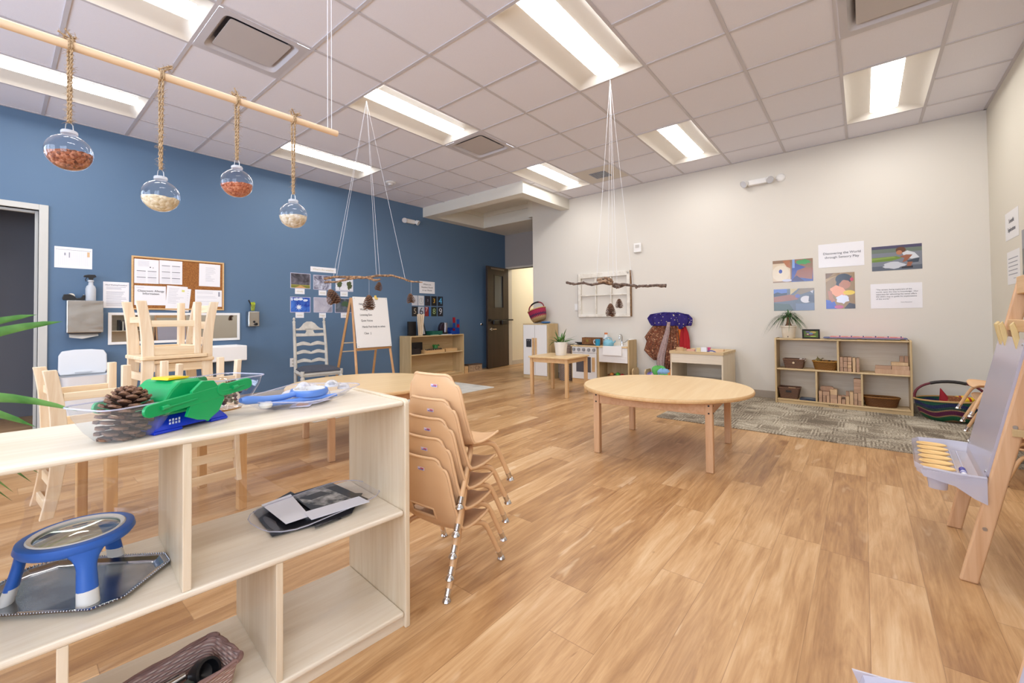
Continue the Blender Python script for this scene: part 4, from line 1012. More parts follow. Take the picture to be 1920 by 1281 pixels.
cork_paper('landscape sheet with small boxes at the lower right of the cork board', 1.52, 1.795, 1.216, 1.419, lines(.06, .9, [.88, .80, .6, .52, .3], .014, 'BDBDC6', .3, 6) + [('9C9CA8', R4(.86, .62, .93, .9))])
# long low mirror
o = thing('wall_mirror', 'long low mirror with white frame under the cork board', 'mirror', (1.378, 6.18, .797))
W, H = 1.235, .343
for q in ((0, W, 0, .028), (0, W, H - .028, H), (0, .028, .028, H - .028), (W - .028, W, .028, H - .028)): MB().box(q[0] - W / 2, q[1] - W / 2, -.018, 0, q[2], q[3]).build('frame_strip', m_white, o, bevel=.002)
MB().box(.028 - W / 2, W / 2 - .028, -.010, -.004, .028, H - .028).build('mirror_glass', plain('D9DBDA', .01, 1.0), o)
# white hand basin under the mirror, waste bin, soap dispenser, sponge cup
o = thing('hand_basin', 'white wall-hung hand basin behind the piled pine chairs', 'sink', (1.62, 6.18, .56))
b = MB(); b.box(-.30, .345, -.36, -.34, 0, .18); b.box(-.30, .345, -.06, 0, 0, .18); b.box(-.30, -.28, -.34, -.06, 0, .18); b.box(.325, .345, -.34, -.06, 0, .18); b.box(-.28, .325, -.34, -.06, 0, .04)
b.build('basin', m_white, o, bevel=.01)
MB().tube([(.02, -.04, .18), (.02, -.04, .27), (.02, -.07, .30), (.02, -.13, .29), (.02, -.14, .26)], .011, 10).build('tap', m_chrome, o, smooth=50)
MB().cyl((.02, -.15, -.2), (.02, -.15, 0), .03).cyl((.02, -.15, -.18), (.02, 0, -.18), .025).build('waste_pipe', m_dark, o, smooth=40)
o = thing('waste_bin', 'white plastic waste bin with its lid up against the blue wall', 'bin', (.565, 5.92, 0))
MB().add([(x * k, y * k, z) for z, k in ((0, .8), (.50, 1), (.52, 1.04)) for x, y in rrect(.33, .26, .05)], [(r * 24 + i, r * 24 + (i + 1) % 24, (r + 1) * 24 + (i + 1) % 24, (r + 1) * 24 + i) for r in (0, 1) for i in range(24)] + [tuple(range(24))]).build('bin_body', plain('E3E3E4', .4), o, smooth=40)
lid = MB().prism([(-.16, 0), (.16, 0), (.175, .04), (.172, .19), (.15, .235), (.06, .248), (-.06, .248), (-.15, .235), (-.172, .19), (-.175, .04)], -.012, .012, T(0, .10, .522) @ RX(PI / 2 - R_(8))).build('lid', plain('DFE2E6', .35), o, bevel=.01, seg=3)
MB().cbox((0, .09, .545), (.12, .02, .012)).build('hinge', plain('D3D5D9', .4), o)
o = thing('soap_dispenser', 'stainless soap dispenser on the blue wall', 'soap dispenser', (2.132, 6.18, .965))
MB().box(-.065, .065, -.10, 0, 0, .195).build('case', m_brush, o, bevel=.008)
MB().cyl((0, -.105, .06), (0, -.10, .06), .014).build('window', m_black, o); MB().cyl((.02, -.12, .03), (.02, -.10, .03), .018).build('push_button', m_black, o, smooth=40)
o = thing('sponge_cup', 'clear cup of lime green scrubbers standing on the soap dispenser', 'cup', (2.128, 6.125, 1.1615))
MB().lathe([(.001, 0), (.030, 0), (.038, .09), (.036, .09), (.028, .004), (.001, .004)], 20).build('cup', m_clear, o, smooth=40)
q = random.Random(5); m = MB()
for k in range(26):
    a = q.uniform(0, 2 * PI); r = q.uniform(0, .026); m.tube([(r * .8 * math.cos(a), r * .8 * math.sin(a), .01), (1.15 * r * math.cos(a), 1.15 * r * math.sin(a), q.uniform(.10, .125))], .005, 5)
m.build('scrubber_tuft', _grainy('lime', 'A9B52A', 'D3E04A', 60, .8), o)
MB().tube([(-.01, 0, .06), (-.045, 0, .145)], [.006, .009], 8).build('brush_handle', m_black, o)

# weather photographs and captions
cap = plain('CDBE9C', .7)
def caption(u0, u1, z0, z1, word, label):
    o = sheet('caption_card', label, 'paper', 'left', u0, u1, z0, z1, m_paper, (), .001, 0, 'weather captions')
    on(o, word, .034, .5, .5, u1 - u0, z1 - z0, cap)
o = sheet('weather_title_strip', 'white title strip above the six weather photographs', 'paper', 'left', 2.906, 3.295, 1.748, 1.823, m_paper, ())
on(o, "What's the weather", .040, .5, .5, .389, .075, cap)
def sky(name, a, b_, sc=9, dist=1.0):
    t = NT(name); n = t.noise(t.coords(), sc, 5, .6, dist); return t.pbr(t.ramp(n, [(.38, a), (.64, b_)]), .35)
m_storm = sky('storm_clouds', '2E2B33', '6E6A76'); m_break = sky('cloud_break', '4A4560', 'C9CCDD', 11); m_fog = sky('fog', 'A9A6B6', 'C6C2CC', 5); m_rain = sky('rainy', '2C3340', '6C7580', 8)
m_bluesky = sky('blue_sky', '1438A0', '4A7FD8', 6)
def photo(label, u0, u1, z0, z1, ground, shapes):
    return sheet('weather_photograph', label, 'photograph', 'left', u0, u1, z0, z1, 'CFCBDD', [(ground, R4(.025, .03, .975, .97))] + shapes, .0012, 0, 'weather photographs on the blue wall')
photo('weather photograph of dark clouds over a field and pale road', 2.626, 2.906, 1.493, 1.711, m_storm, [('7A7A35', R4(.025, .03, .975, .22)), ('A8A04A', R4(.025, .2, .975, .24)), ('C99A62', [(.2, .03), (.8, .03), (.52, .2), (.48, .2)])])
photo('weather photograph of sun breaking through grey clouds, partly behind the twig', 2.949, 3.219, 1.489, 1.703, m_break, [])
photo('weather photograph of two bare-topped trees on white snow behind the twig', 3.286, 3.576, 1.478, 1.674, sky('snow', 'DADCE6', 'EDEDF2', 5), [('4C5A36', blob(.22, .55, .15, .26, 18, 0, .5, 1)), ('3E2F24', R4(.21, .12, .235, .4)), ('4A5530', blob(.78, .5, .14, .34, 18, 0, .5, 2)), ('3E2F24', R4(.77, .1, .79, .3)), ('C9CBD8', R4(.025, .03, .975, .1))])
photo('weather photograph of the white sun in a vivid blue sky', 2.623, 2.906, 1.152, 1.372, m_bluesky, [('E4EAF6', [(.42 + (.17 if k % 2 == 0 else .07) * math.cos(PI * k / 8), .34 + (.21 if k % 2 == 0 else .09) * math.sin(PI * k / 8)) for k in range(16)]), ('DCE4F4', blob(.3, .84, .13, .09, 14, 0, .4, 3)), ('E6EBF7', blob(.5, .86, .13, .08, 14, 0, .4, 4)), ('D3DEF2', blob(.74, .78, .12, .08, 14, 0, .4, 5)), ('CFDCF2', blob(.08, .84, .05, .1, 14, 0, .4, 6))])
photo('weather photograph of plain grey fog', 2.952, 3.235, 1.153, 1.375, m_fog, [('8D8A98', [(.7, .03), (.975, .03), (.975, .45), (.85, .3)])])
photo('weather photograph of a rainy road, partly behind the whiteboard easel', 3.277, 3.575, 1.15, 1.37, m_rain, [('5C6274', [(.025, .03), (.975, .03), (.975, .25), (.025, .12)]), ('3F5A3E', blob(.55, .62, .2, .2, 16, 0, .5, 7))])
for (u0, u1, z0, z1, wd, lb) in ((2.688, 2.822, 1.413, 1.49, 'cloudy', 'under the dark field photograph'), (3.027, 3.144, 1.406, 1.481, 'windy', 'under the breaking clouds photograph'), (3.363, 3.486, 1.402, 1.476, 'snow', 'under the snowy trees photograph'),
                               (2.695, 2.812, 1.075, 1.151, 'sunny', 'under the blue sky photograph'), (3.033, 3.136, 1.074, 1.145, 'foggy', 'under the fog photograph'), (3.371, 3.485, 1.072, 1.1465, 'rainy', 'under the rainy road photograph')):
    caption(u0, u1, z0, z1, wd, 'small white caption card ' + lb)
# number cards
o = sheet('number_title_card', 'white Numbers Found in our World card behind the twig end', 'paper', 'left', 4.87, 5.229, 1.512, 1.732, m_paper, ())
on(o, 'Where are\nNumbers Found\nin our World', .040, .5, .5, .359, .22, m_ink, 'CENTER', 1, 1.35)
cards = [('0', 'C4C6CE', 'B4B6C0', 'pale grey number card half hidden by the hanging pine cone'), ('1', 'D2D2D6', '8E8C8E', 'pale number card with 1 in an oval'), ('2', '221F2A', '9C94A4', 'dark number card with a small 2'),
         ('3', '15151A', 'D9A93A', 'black number card with a yellow 3'), ('4', '17202E', '58AEE0', 'black number card with a light blue 4'), ('5', '1E1C1E', 'B5A48C', 'dark number card with a tan 5'), ('6', 'B9BDC8', '2A2430', 'grey number card with a large dark 6'),
         ('7', '8A2A2C', 'D8C6C6', 'red and blue number card with a white 7'), ('8', '1E2A1E', '9DB27C', 'dark green number card with a pale green 8'), ('9', '1B1B24', 'C2C2CA', 'black number card with a silver 9')]
us = [4.703, 4.845, 4.994, 5.144, 5.298]
for k, (d, g, c, lb) in enumerate(cards):
    u0 = us[k % 5]; z0, z1 = (1.286, 1.466) if k < 5 else (1.092, 1.266)
    W, H = .130, z1 - z0
    shp = []
    if d == '7': shp = [('2E6CB8', R4(.72, 0, 1, 1)), ('3A2226', R4(.62, 0, .72, 1))]
    if d == '1': shp = [('A5A3A3', blob(.5, .46, .36, .3, 24)), ('D6D6D8', blob(.5, .46, .31, .26, 24))]
    o = sheet('number_card', lb, 'card', 'left', u0, u0 + W, z0, z1, g, shp, .0012, 0, 'number cards on the blue wall')
    on(o, d, {'4': .17, '6': .19, '9': .17, '8': .15, '5': .14, '3': .12, '7': .11, '1': .09, '2': .06}.get(d, .1), {'7': .3}.get(d, .52), {'7': .7, '2': .55}.get(d, .5), W, H, plain(c, .5), 'CENTER', 1, 1, 'numeral')

# ladder-back chair
m_chalk = _grainy('chalk_paint', 'B4AFA6', 'C2BDB3', 14, .7)
fl, fr = at_z(567, 702, .42), at_z(628, 689, .42)
o = thing('ladder_back_chair', 'grey painted ladder-back chair with dark cushion by the blue wall', 'chair', (2.60, 5.50, 0), R_(-8))
w0, w1, dd = .20, .235, .40     # half widths back / front, depth; front towards -y after a quarter turn
def P2(x, y): return (y, -x)
for s in (-1, 1):
    pts = [(s * .19, .0, 0), (s * .19, .0, .42), (s * .19, .03, .70), (s * .185, .09, 1.02)]
    b = MB().tube(pts, [.020, .021, .019, .016], 10); b.lathe([(.016, 1.0), (.02, 1.02), (.01, 1.035), (.017, 1.055), (.006, 1.075), (.001, 1.078)], 12, T(s * .185, .09, 0)); b.build('back_post', m_chalk, o, smooth=45)
    b = MB().lathe([(.001, 0), (.014, 0), (.02, .03), (.013, .05), (.02, .20), (.013, .31), (.024, .325), (.026, .345), (.016, .365), (.024, .375), (.024, .43), (.001, .43)], 14, T(s * .225, -.40, 0)); b.build('front_leg', m_chalk, o, smooth=45)
    MB().tube([(s * .19, 0, .39), (s * .225, -.40, .39)], .024, 4, flat=1.3).build('seat_rail', m_chalk, o)
    MB().tube([(s * .19, 0, .18), (s * .225, -.40, .18)], .010, 8).build('stretcher', m_chalk, o, smooth=50)
MB().tube([(-.225, -.40, .39), (.225, -.40, .39)], .024, 4, flat=1.3).build('front_rail', m_chalk, o)
MB().tube([(-.19, 0, .39), (.19, 0, .39)], .024, 4, flat=1.3).build('rear_rail', m_chalk, o)
def slat(z, y, h, wav): 
    n = 24; lo = [(-.18 + .36 * k / n, -h / 2 + wav * math.cos(4 * PI * k / n) * .5) for k in range(n + 1)]; hi = [(-.18 + .36 * k / n, h / 2 + wav * math.cos(4 * PI * k / n) * .9 - (.012 if k == n // 2 else 0)) for k in range(n + 1)]
    MB().prism(lo + hi[::-1], -.008, .008, T(0, y, z) @ RX(PI / 2 - .25)).build('ladder_slat', m_chalk, o, bevel=.002)
slat(.52, .012, .04, -.012); slat(.63, .022, .04, -.012); slat(.735, .04, .042, -.012)
b = MB(); Mx = T(0, .072, .90) @ RX(PI / 2 - .25)
top = [(-.18, .03), (-.13, .035), (-.10, .06), (-.07, .10), (-.03, .125), (.03, .125), (.07, .10), (.10, .06), (.13, .035), (.18, .03)]
b.prism([(-.18, -.07), (.18, -.07), (.18, -.03), (.05, -.035), (-.05, -.035), (-.18, -.03)], -.009, .009, Mx); b.prism(top + [(.18, .01), (.06, .012), (-.06, .012), (-.18, .01)], -.009, .009, Mx); b.prism([(-.06, -.04), (.06, -.04), (.04, .0), (.07, .03), (-.07, .03), (-.04, .0)], -.009, .009, Mx)
b.build('crest_rail', m_chalk, o, bevel=.002)
def cu(u, v):
    x = (2 * u - 1); y = v; e = (1 - abs(x) ** 6) * (1 - abs(2 * v - 1) ** 6)
    return (x * (.19 + .045 * v), .015 - .435 * y, .425 + .045 * e)
m = MB().grid(cu, 20, 20); m.prism([(-.19, .015), (-.235, -.42), (.235, -.42), (.19, .015)], .412, .426)
m.build('cushion', _grainy('charcoal_cloth', '3B3E48', '4C4F5A', 150, .9), o, smooth=60)
o = sheet('wall_socket', 'white wall outlet behind the ladder-back chair', 'outlet', 'left', 2.62, 2.70, .39, .51, m_white, [('C9C5BE', R4(.3, .58, .7, .82)), ('C9C5BE', R4(.3, .18, .7, .42))], .006)

# flip-over easel with the class list
o = thing('whiteboard_easel', 'wooden A-frame easel with white board of handwritten rules', 'easel', (3.335, 5.13, 0), R_(1))
th = math.atan2(.22, 1.34)
for s in (-1, 1):
    MB().tube([(s * .30, .0, 0), (s * .245, .235, 1.34)], .020, 4, flat=1.0).build('front_leg', m_oak_z, o)
    MB().tube([(s * .30, .62, 0), (s * .245, .265, 1.34)], .020, 4).build('rear_leg', m_oak_z, o)
for z in (.60, .72): MB().tube([(-.27, .6 - z * .26, z), (.27, .6 - z * .26, z)], .008, 8).build('rear_rung', m_pine_x, o)
MB().tube([(-.275, .09, .645), (.275, .09, .645)], .016, 4).build('ledge', m_oak_x, o)
Mb = T(0, .075, .66) @ RX(-th)
bd = MB().box(-.27, .27, -.012, 0, 0, .70, Mb).build('board', plain('E9E6E3', .4), o, bevel=.002)
for q, (ln_, z, x) in enumerate((('Helping Hands', .60, -.19), ('Walking Feet', .525, -.18), ('Listening Ears', .45, -.19), ('Quiet Voices', .37, -.18), ('Hands Feet body to selves', .285, -.17), ('Class  :)', .195, -.15))):
    p = Mb @ Vector((x, -.0135, z)); text(ln_, .040, m_ink, o, p, (PI / 2 - th, 0, 0), 'handwriting', 'LEFT', 1.0, .85)
MB().cbox((.075, -.02, .70), (.022, .03, .05), Mb).cbox((.085, -.035, .68), (.03, .012, .03), Mb).build('wooden_clip', plain('D9B95E', .5), o, bevel=.004)
for x in (-.25, .25):
    for z in (.02, .68): MB().cyl(Mb @ Vector((x, -.014, z)), Mb @ Vector((x, -.011, z)), .006, n=10).build('screw', m_steel, o)

# on the materials shelf by the blue wall
SZT = .755
def prop(name, label, cat, loc, builder, mat, rot=0, group=None, bevel=.0, smooth=None):
    m = MB(); builder(m); o = m.build(name, mat, None, loc, rot, bevel=bevel, smooth=smooth); return tag(o, label, cat, group)
prop('black_book', 'black book standing upright at the left end of the materials shelf', 'book', (4.60, 6.05, SZT), lambda m: m.box(-.08, .08, -.02, .02, 0, .245), m_black, 0, None, .003)
o = thing('stick_bundle', 'bundle of pale wooden sticks standing on the materials shelf', 'sticks', (4.70, 5.94, SZT)); q = random.Random(8)
for k in range(14):
    a = 2.4 * k; r = .006 * k ** .5 * 1.6
    MB().tube([(r * math.cos(a), r * math.sin(a), 0), (r * 1.9 * math.cos(a) + .006, r * 1.9 * math.sin(a), .37 + q.uniform(-.01, .01))], .0075, 6).build('stick', m_pine, o, smooth=50)
o = thing('framed_picture', 'black framed picture leaning on the blue wall behind the sticks', 'picture frame', (4.83, 6.03, SZT), (R_(-14), 0, R_(12)))
for q_ in ((-.08, .08, 0, .018), (-.08, .08, .222, .24), (-.08, -.062, .018, .222), (.062, .08, .018, .222)): MB().box(q_[0], q_[1], -.012, .006, q_[2], q_[3]).build('frame_strip', m_black, o)
MB().box(-.062, .062, -.003, .003, .018, .222).build('print', plain('BFC0C6', .4), o); MB().add([(x, -.0035, z) for x, z in blob(0, .13, .03, .05, 14, 0, .3, 3)], [tuple(range(14))]).build('print_figure', plain('56545C', .5), o)
prop('green_tray', 'dark green tray on the materials shelf left of the tumbler', 'tray', (5.06, 6.0, SZT), lambda m: m.box(-.12, .12, -.09, .09, 0, .008).box(-.12, .12, -.09, -.08, .008, .07).box(-.12, .12, .08, .09, .008, .07).box(-.12, -.11, -.08, .08, .008, .07).box(.11, .12, -.08, .08, .008, .07), plain('14594A', .45))
o = thing('pencil_sharpener', 'black and silver electric sharpener on the materials shelf', 'sharpener', (5.26, 5.99, SZT + .008), 0)
MB().prism(rrect(.16, .11, .02), 0, .03).build('base', m_black, o, bevel=.005)
MB().prism([(-.09, .03), (.0, .03), (.0, .215), (-.03, .215), (-.075, .17), (-.095, .11)], -.04, .04, RX(PI / 2)).build('housing', plain('2A1F2C', .25), o, bevel=.012)
MB().lathe([(.001, .03), (.045, .03), (.045, .20), (.038, .21), (.001, .21)], 24, T(.05, 0, 0)).build('canister', plain('8C8A90', .25, .8), o, smooth=40)
prop('paper_stack', 'small stack of white paper under the sharpener front', 'paper', (5.25, 5.93, SZT), lambda m: m.box(-.11, .11, -.07, .07, 0, .007), m_paper)
prop('note_card', 'pale green note card at the front of the materials shelf', 'card', (4.98, 5.89, SZT), lambda m: m.box(-.07, .07, -.03, .03, 0, .006), plain('C9D6B4', .6))
o = thing('blue_bin', 'blue plastic bin of blue pieces on the materials shelf', 'bin', (5.50, 6.02, SZT))
b = MB(); b.box(-.09, .13, -.08, .08, 0, .006); b.box(-.09, .13, -.08, -.074, .006, .06); b.box(-.09, .13, .074, .08, .006, .12); b.box(.124, .13, -.074, .074, .006, .12); b.box(.02, .124, -.08, -.074, .06, .12); b.box(-.09, -.084, -.074, .074, .006, .05)
b.build('bin_body', plain('0F3F96', .35), o)
q = random.Random(2); m = MB()
for k in range(14): m.cbox((0, 0, 0), (.03, .03, .03), T(q.uniform(-.065, .01), q.uniform(-.055, .055), q.uniform(.022, .075)) @ RX(q.random() * 3) @ RZ(q.random() * 3))
m.build('loose_pieces', plain('123F9E', .35), o)['kind'] = 'stuff'
for k, (x, y, h, cs, lb) in enumerate(((5.60, 6.06, .315, ('A31C2A', '1F4C96', 'A31C2A'), 'taller red and blue counting rod standing on the materials shelf'), (5.64, 5.99, .275, ('1F4C96', 'A31C2A', '1F4C96'), 'shorter blue and red counting rod standing on the materials shelf'))):
    o = thing('counting_rod', lb, 'rod', (x, y, SZT), 0, 'counting rods')
    for s, c in enumerate(cs[::-1]): MB().box(-.018, .018, -.018, .018, h * s / 3, h * (s + 1) / 3).build('rod_segment', plain(c, .35), o)
prop('black_box', 'black box standing at the back of the middle board', 'box', (4.70, 6.07, .441), lambda m: m.box(-.13, .13, -.025, .025, 0, .19), plain('1C1618', .5), 0, None, .004)
prop('dark_basket', 'dark square basket at the left of the middle board', 'basket', (4.56, 5.97, .441), lambda m: m.box(-.10, .10, -.08, .08, 0, .008).box(-.10, .10, -.08, -.07, .008, .10).box(-.10, .10, .07, .08, .008, .10).box(-.10, -.09, -.07, .07, .008, .10).box(.09, .10, -.07, .07, .008, .10), plain('261B18', .7))
o = thing('peg_tray', 'long wooden tray of small pegs on the middle board of the materials shelf', 'tray', (4.98, 5.935, .441), R_(4))
b = MB(); b.box(-.23, .23, -.06, .06, 0, .012); b.box(-.23, .23, -.06, -.048, .012, .05); b.box(-.23, .23, .048, .06, .012, .06); b.box(-.23, -.215, -.048, .048, .012, .06); b.box(.215, .23, -.048, .048, .012, .07); b.build('tray_body', m_edge, o)
for k in range(9): MB().lathe([(.001, .012), (.014, .012), (.011, .055), (.015, .062), (.008, .075), (.001, .076)], 10, T(-.18 + .045 * k, -.01, 0)).build('peg', m_dark, o, smooth=40)
o = thing('toy_frog', 'green toy perched over the end of the peg tray', 'toy', (5.12, 6.04, .441), 0)
MB().lathe([(.001, 0), (.035, .0), (.05, .05), (.045, .10), (.03, .13), (.001, .135)], 16).build('toy_body', plain('2F7A3A', .5), o, smooth=60)
for s in (-1, 1): MB().tube([(s * .03, 0, .10), (s * .06, -.01, .13), (s * .075, -.015, .11)], .012, 8).build('toy_arm', plain('2F7A3A', .5), o, smooth=60)
o = thing('letter_tray', 'flat wooden tray at the right of the middle board', 'tray', (5.40, 5.99, .441), 0)
b = MB(); b.box(-.14, .14, -.08, .08, 0, .01); b.box(-.14, .14, -.08, -.07, .01, .055); b.box(-.14, .14, .07, .08, .01, .055); b.box(-.14, -.13, -.07, .07, .01, .055); b.box(.13, .14, -.07, .07, .01, .055); b.build('tray_body', m_edge, o)
o = thing('flat_board', 'flat wooden board lying on the bottom of the materials shelf', 'board', (5.2, 5.98, .0535), 0); MB().box(-.25, .25, -.10, .10, 0, .02).build('board_body', m_edge, o)
o = thing('patterned_box', 'patterned cardboard box on the floor right of the materials shelf', 'box', (6.02, 6.0, 0), R_(-6))
MB().box(-.14, .20, -.07, .07, 0, .13).build('box_body', _grainy('box_card', 'A58A6E', 'B99E80', 30, .8), o)
m = MB(); m.tube([(.06 + .03 * math.cos(R_(a)), -.0712, .07 + .035 * math.sin(R_(a))) for a in range(40, 330, 20)], .004, 5).tube([(.11, -.0712, .035), (.11, -.0712, .105), (.14, -.0712, .06)], .004, 5); m.build('box_mark', plain('7A5A44', .8), o)
MB().box(-.145, .205, -.075, .075, .13, .145).build('lid', plain('5A4436', .8), o)
prop('wooden_block', 'small pale wooden block on the floor against the materials shelf', 'block', (5.73, 5.90, 0), lambda m: m.box(-.045, .045, -.04, .04, 0, .13), m_edge, 0, None, .002)
prop('red_rod', 'dark red rod leaning upright at the right side of the materials shelf', 'rod', (5.685, 6.1, 0), lambda m: m.box(-.012, .012, -.012, .012, 0, .42), plain('8E1A24', .4))
# ------------------------------------------------------------------ foreground shelf: things on it
def FSrot(a=0): return FS_ROT + a
# balance scale
SR = R_(22.5)
o = thing('balance_scale', 'green and blue plastic bucket balance with a pine cone in its near bucket', 'balance scale', fs(-.612, .172, Z_TOP), SR)
m_green = plain('0A9A55', .3); m_blue = plain('0D36C8', .35)
def frustum(m, x0, x1, y0, y1, z0, X0, X1, Y0, Y1, z1):
    return m.add([(x0, y0, z0), (x1, y0, z0), (x1, y1, z0), (x0, y1, z0), (X0, Y0, z1), (X1, Y0, z1), (X1, Y1, z1), (X0, Y1, z1)], [(0, 3, 2, 1), (4, 5, 6, 7), (0, 1, 5, 4), (1, 2, 6, 5), (2, 3, 7, 6), (3, 0, 4, 7)])
b = MB(); frustum(b, -.088, .105, -.058, .058, .008, -.060, .082, -.036, .036, .040)
for x0, x1 in ((-.088, -.02), (.055, .105)): b.box(x0, x1, -.058, .058, 0, .008)
b.build('base', m_blue, o, bevel=.003)
m = MB(); q = random.Random(4)
for r in range(2):
    for k in range(4): m.box(-.035 + .0075 * k, -.0305 + .0075 * k, -.0592, -.0588, .016 + .008 * r, .021 + .008 * r + .001 * (k % 2), T(-.015, .008, .002))
m.build('brand_mark', plain('D5DCF2', .5), o)
TL = math.atan2(.030, .27)
arm = thing_child('beam', o); arm.location = (.01, 0, .082); arm.rotation_euler = (0, -TL, 0)
for s in (-1, 1):
    b = MB(); hw = .0145
    for x0, x1, k in ((-.140, -.005, 0), (.005, .140, 0)):
        pts = [(x0 + .018 * (1 - math.cos(R_(a))) - .018 * 0, 0) for a in ()]
    cap_l = [(-.128 + .0155 * math.cos(R_(a)), .0155 * math.sin(R_(a))) for a in range(90, 271, 20)]
    cap_r = [(.128 + .0155 * math.cos(R_(a)), .0155 * math.sin(R_(a))) for a in range(-90, 91, 20)]
    b.prism(cap_l + cap_r, -.005, .005, T(0, s * .088, 0) @ RX(PI / 2))
    if s < 0:
        b.prism([(-.034, -.006), (-.05, -.04), (-.02, -.058), (.0, -.064), (.004, -.07), (.010, -.064), (.035, -.052), (.055, -.022), (.05, .0), (.03, .034), (.0, .04), (-.03, .02)], -.006, .004, T(0, s * .088, 0) @ RX(PI / 2))
        for x0, x1 in ((-.105, -.02), (.045, .118)): b.box(x0, x1, s * .088 - .0075, s * .088, -.003, .001)
        for x in (-.100, .085): b.cyl((x - .008, s * .088 - .009, .001), (x + .008, s * .088 - .009, .001), .0055, n=10)
        b.cyl((.052, s * .088 - .0072, .004), (.052, s * .088, .004), .0175, n=24)
    b.build('arm_bar', m_green, arm, bevel=.0015)
hs = MB(); prof = [(-.065, -.035), (.045, -.035), (.05, .0), (.04, .035), (.02, .048), (-.03, .048), (-.05, .03), (-.07, .0)]
hs.prism(prof, -.078, .05, RX(PI / 2)); hs.build('housing', m_green, o, bevel=.006).location = (0, -.010, .078)
MB().prism([(-.034, .050), (.018, .050), (.022, .054), (-.030, .056)], -.030, .030, RX(PI / 2)).build('yellow_slider', plain('F2C414', .35), o).location = (-.006, .0, .0775)
def bucket(x, seed):
    e = thing_child('bucket', arm); e.location = (x, 0, 0); e.rotation_euler = (0, TL, 0)
    m = MB(); n = 24; rings = []
    for z, wx, wy, r in ((-.0765, .055, .075, .02), (-.074, .075, .095, .025), (-.045, .118, .125, .03), (-.01, .150, .148, .03), (.014, .160, .158, .03), (.016, .166, .164, .03)):
        rings.append([(px_, py_, z) for px_, py_ in rrect(wx, wy, r)])
    fs_ = [tuple(range(24))] + [(r * n + i, r * n + (i + 1) % n, (r + 1) * n + (i + 1) % n, (r + 1) * n + i) for r in range(len(rings) - 1) for i in range(n)]
    m.add([p for r in rings for p in r], fs_); m.build('bucket_shell', cloudy('bucket_plastic', 'F2F3F4', 'E4E6EA', .14) if seed == 0 else m_clear, e, smooth=50)
    MB().tube(rings[-1], .0018, 6, True).build('bucket_rim', m_frost, e, smooth=60)
    return e
bucket(-.128, 0); bucket(.128, 1)
E_ = Matrix.Translation(fs(-.612, .172, Z_TOP)) @ RZ(SR)
def sc(x, y, z): return tuple(E_ @ Vector((x, y, z)))
pine_cone('big brown pine cone standing in the near bucket of the balance', sc(-.125, .0, -.001 + .003), (.118, .118, .115), (R_(6), R_(8), .4), _cone_c)
zb = .0275
for k, (x, y, s, rr, lb) in enumerate(((.10, -.02, .045, (1.3, .3, 0), 'small dark pine cone lying near the rim of the far bucket'), (.155, .02, .042, (1.0, -.4, 2), 'small pine cone at the far end of the far bucket'), (.12, .035, .040, (1.6, .2, 4), 'small pine cone at the back of the far bucket'))):
    pine_cone(lb, sc(x, y, zb + .035 + .01 * k), s, rr, _cone_b, 'small pine cones in the far bucket')
o = MB(); q = random.Random(6)
for k in range(60): o.lathe([(.001, -.006), (.008, 0), (.001, .006)], 5, T(.128 + q.uniform(-.05, .05), q.uniform(-.055, .055), zb + .004 + q.uniform(0, .05)) @ RX(q.random() * 6) @ RY(q.random() * 6))
m_mix = _cells('acorn_mix', ['4A2F22', '7A4E36', 'A98C74', '35231C', '8E2F34', '5E8A5E'], 50)
o = o.build('acorn_pile', m_mix); o.matrix_world = E_.copy(); tag(o, 'heap of small dark seed pods and acorns in the far bucket', 'seed pods', None, 'stuff')

# wooden leaf shapes behind the balance
for k, (x, y, a, cc, lb) in enumerate(((-.475, .30, .3, 'C08A3A', 'ochre wooden leaf shape lying behind the blue balance base'), (-.44, .35, 1.0, 'C9A27A', 'pale wooden leaf shape lying beside the ochre one'))):
    o = MB().prism([(-.05, 0), (-.03, .018), (.0, .02), (.03, .012), (.055, 0), (.03, -.014), (0, -.02), (-.03, -.016)], 0, .006).build('wooden_leaf', plain(cc, .5), None, fs(x, y, Z_TOP), FSrot(a), bevel=.0015); tag(o, lb, 'wooden leaf')

m_shell = cloudy('tray_shell_plastic', 'F6F6F8', 'EDEDF2', .16)
# clear tray of magnifier, cards and specimen domes
TA = R_(42)
tc = fs(-.250, .258, Z_TOP)
o = thing('clear_tray', 'clear plastic tray of specimens on top of the foreground shelf', 'tray', tc, FSrot(TA))
def tray_rings(specs): return [[(x, y, z) for x, y in rrect(w, d, r, 4)] for w, d, r, z in specs]
def tray_mesh(specs):
    R = tray_rings(specs); n = len(R[0]); m = MB()
    m.add([p for r in R for p in r], [tuple(range(n))] + [(k * n + i, k * n + (i + 1) % n, (k + 1) * n + (i + 1) % n, (k + 1) * n + i) for k in range(len(R) - 1) for i in range(n)]); return m, R
m, R = tray_mesh(((.27, .17, .03, .002), (.28, .18, .03, .004), (.36, .25, .05, .034), (.378, .268, .055, .035)))
m.build('tray_shell', m_shell, o, smooth=40); MB().tube(R[-1], .0016, 6, True).build('tray_rim', m_frost, o, smooth=50)
TM = Matrix.Translation(tc) @ RZ(FSrot(TA))
def tr(x, y, z): return tuple(TM @ Vector((x, y, z)))
q = random.Random(12)
cards_ = [(-.07, -.03, .3, 'CFCBE0', 'E2A48A'), (-.02, -.05, -.2, 'D9D4E6', '9FA3B8'), (.05, -.04, .1, 'DCD7E6', 'C2A0B0'), (.02, .03, .5, 'D4D2E2', 'A8B4AA'), (-.08, .04, -.4, 'DAD6E4', 'D2B2A4')]
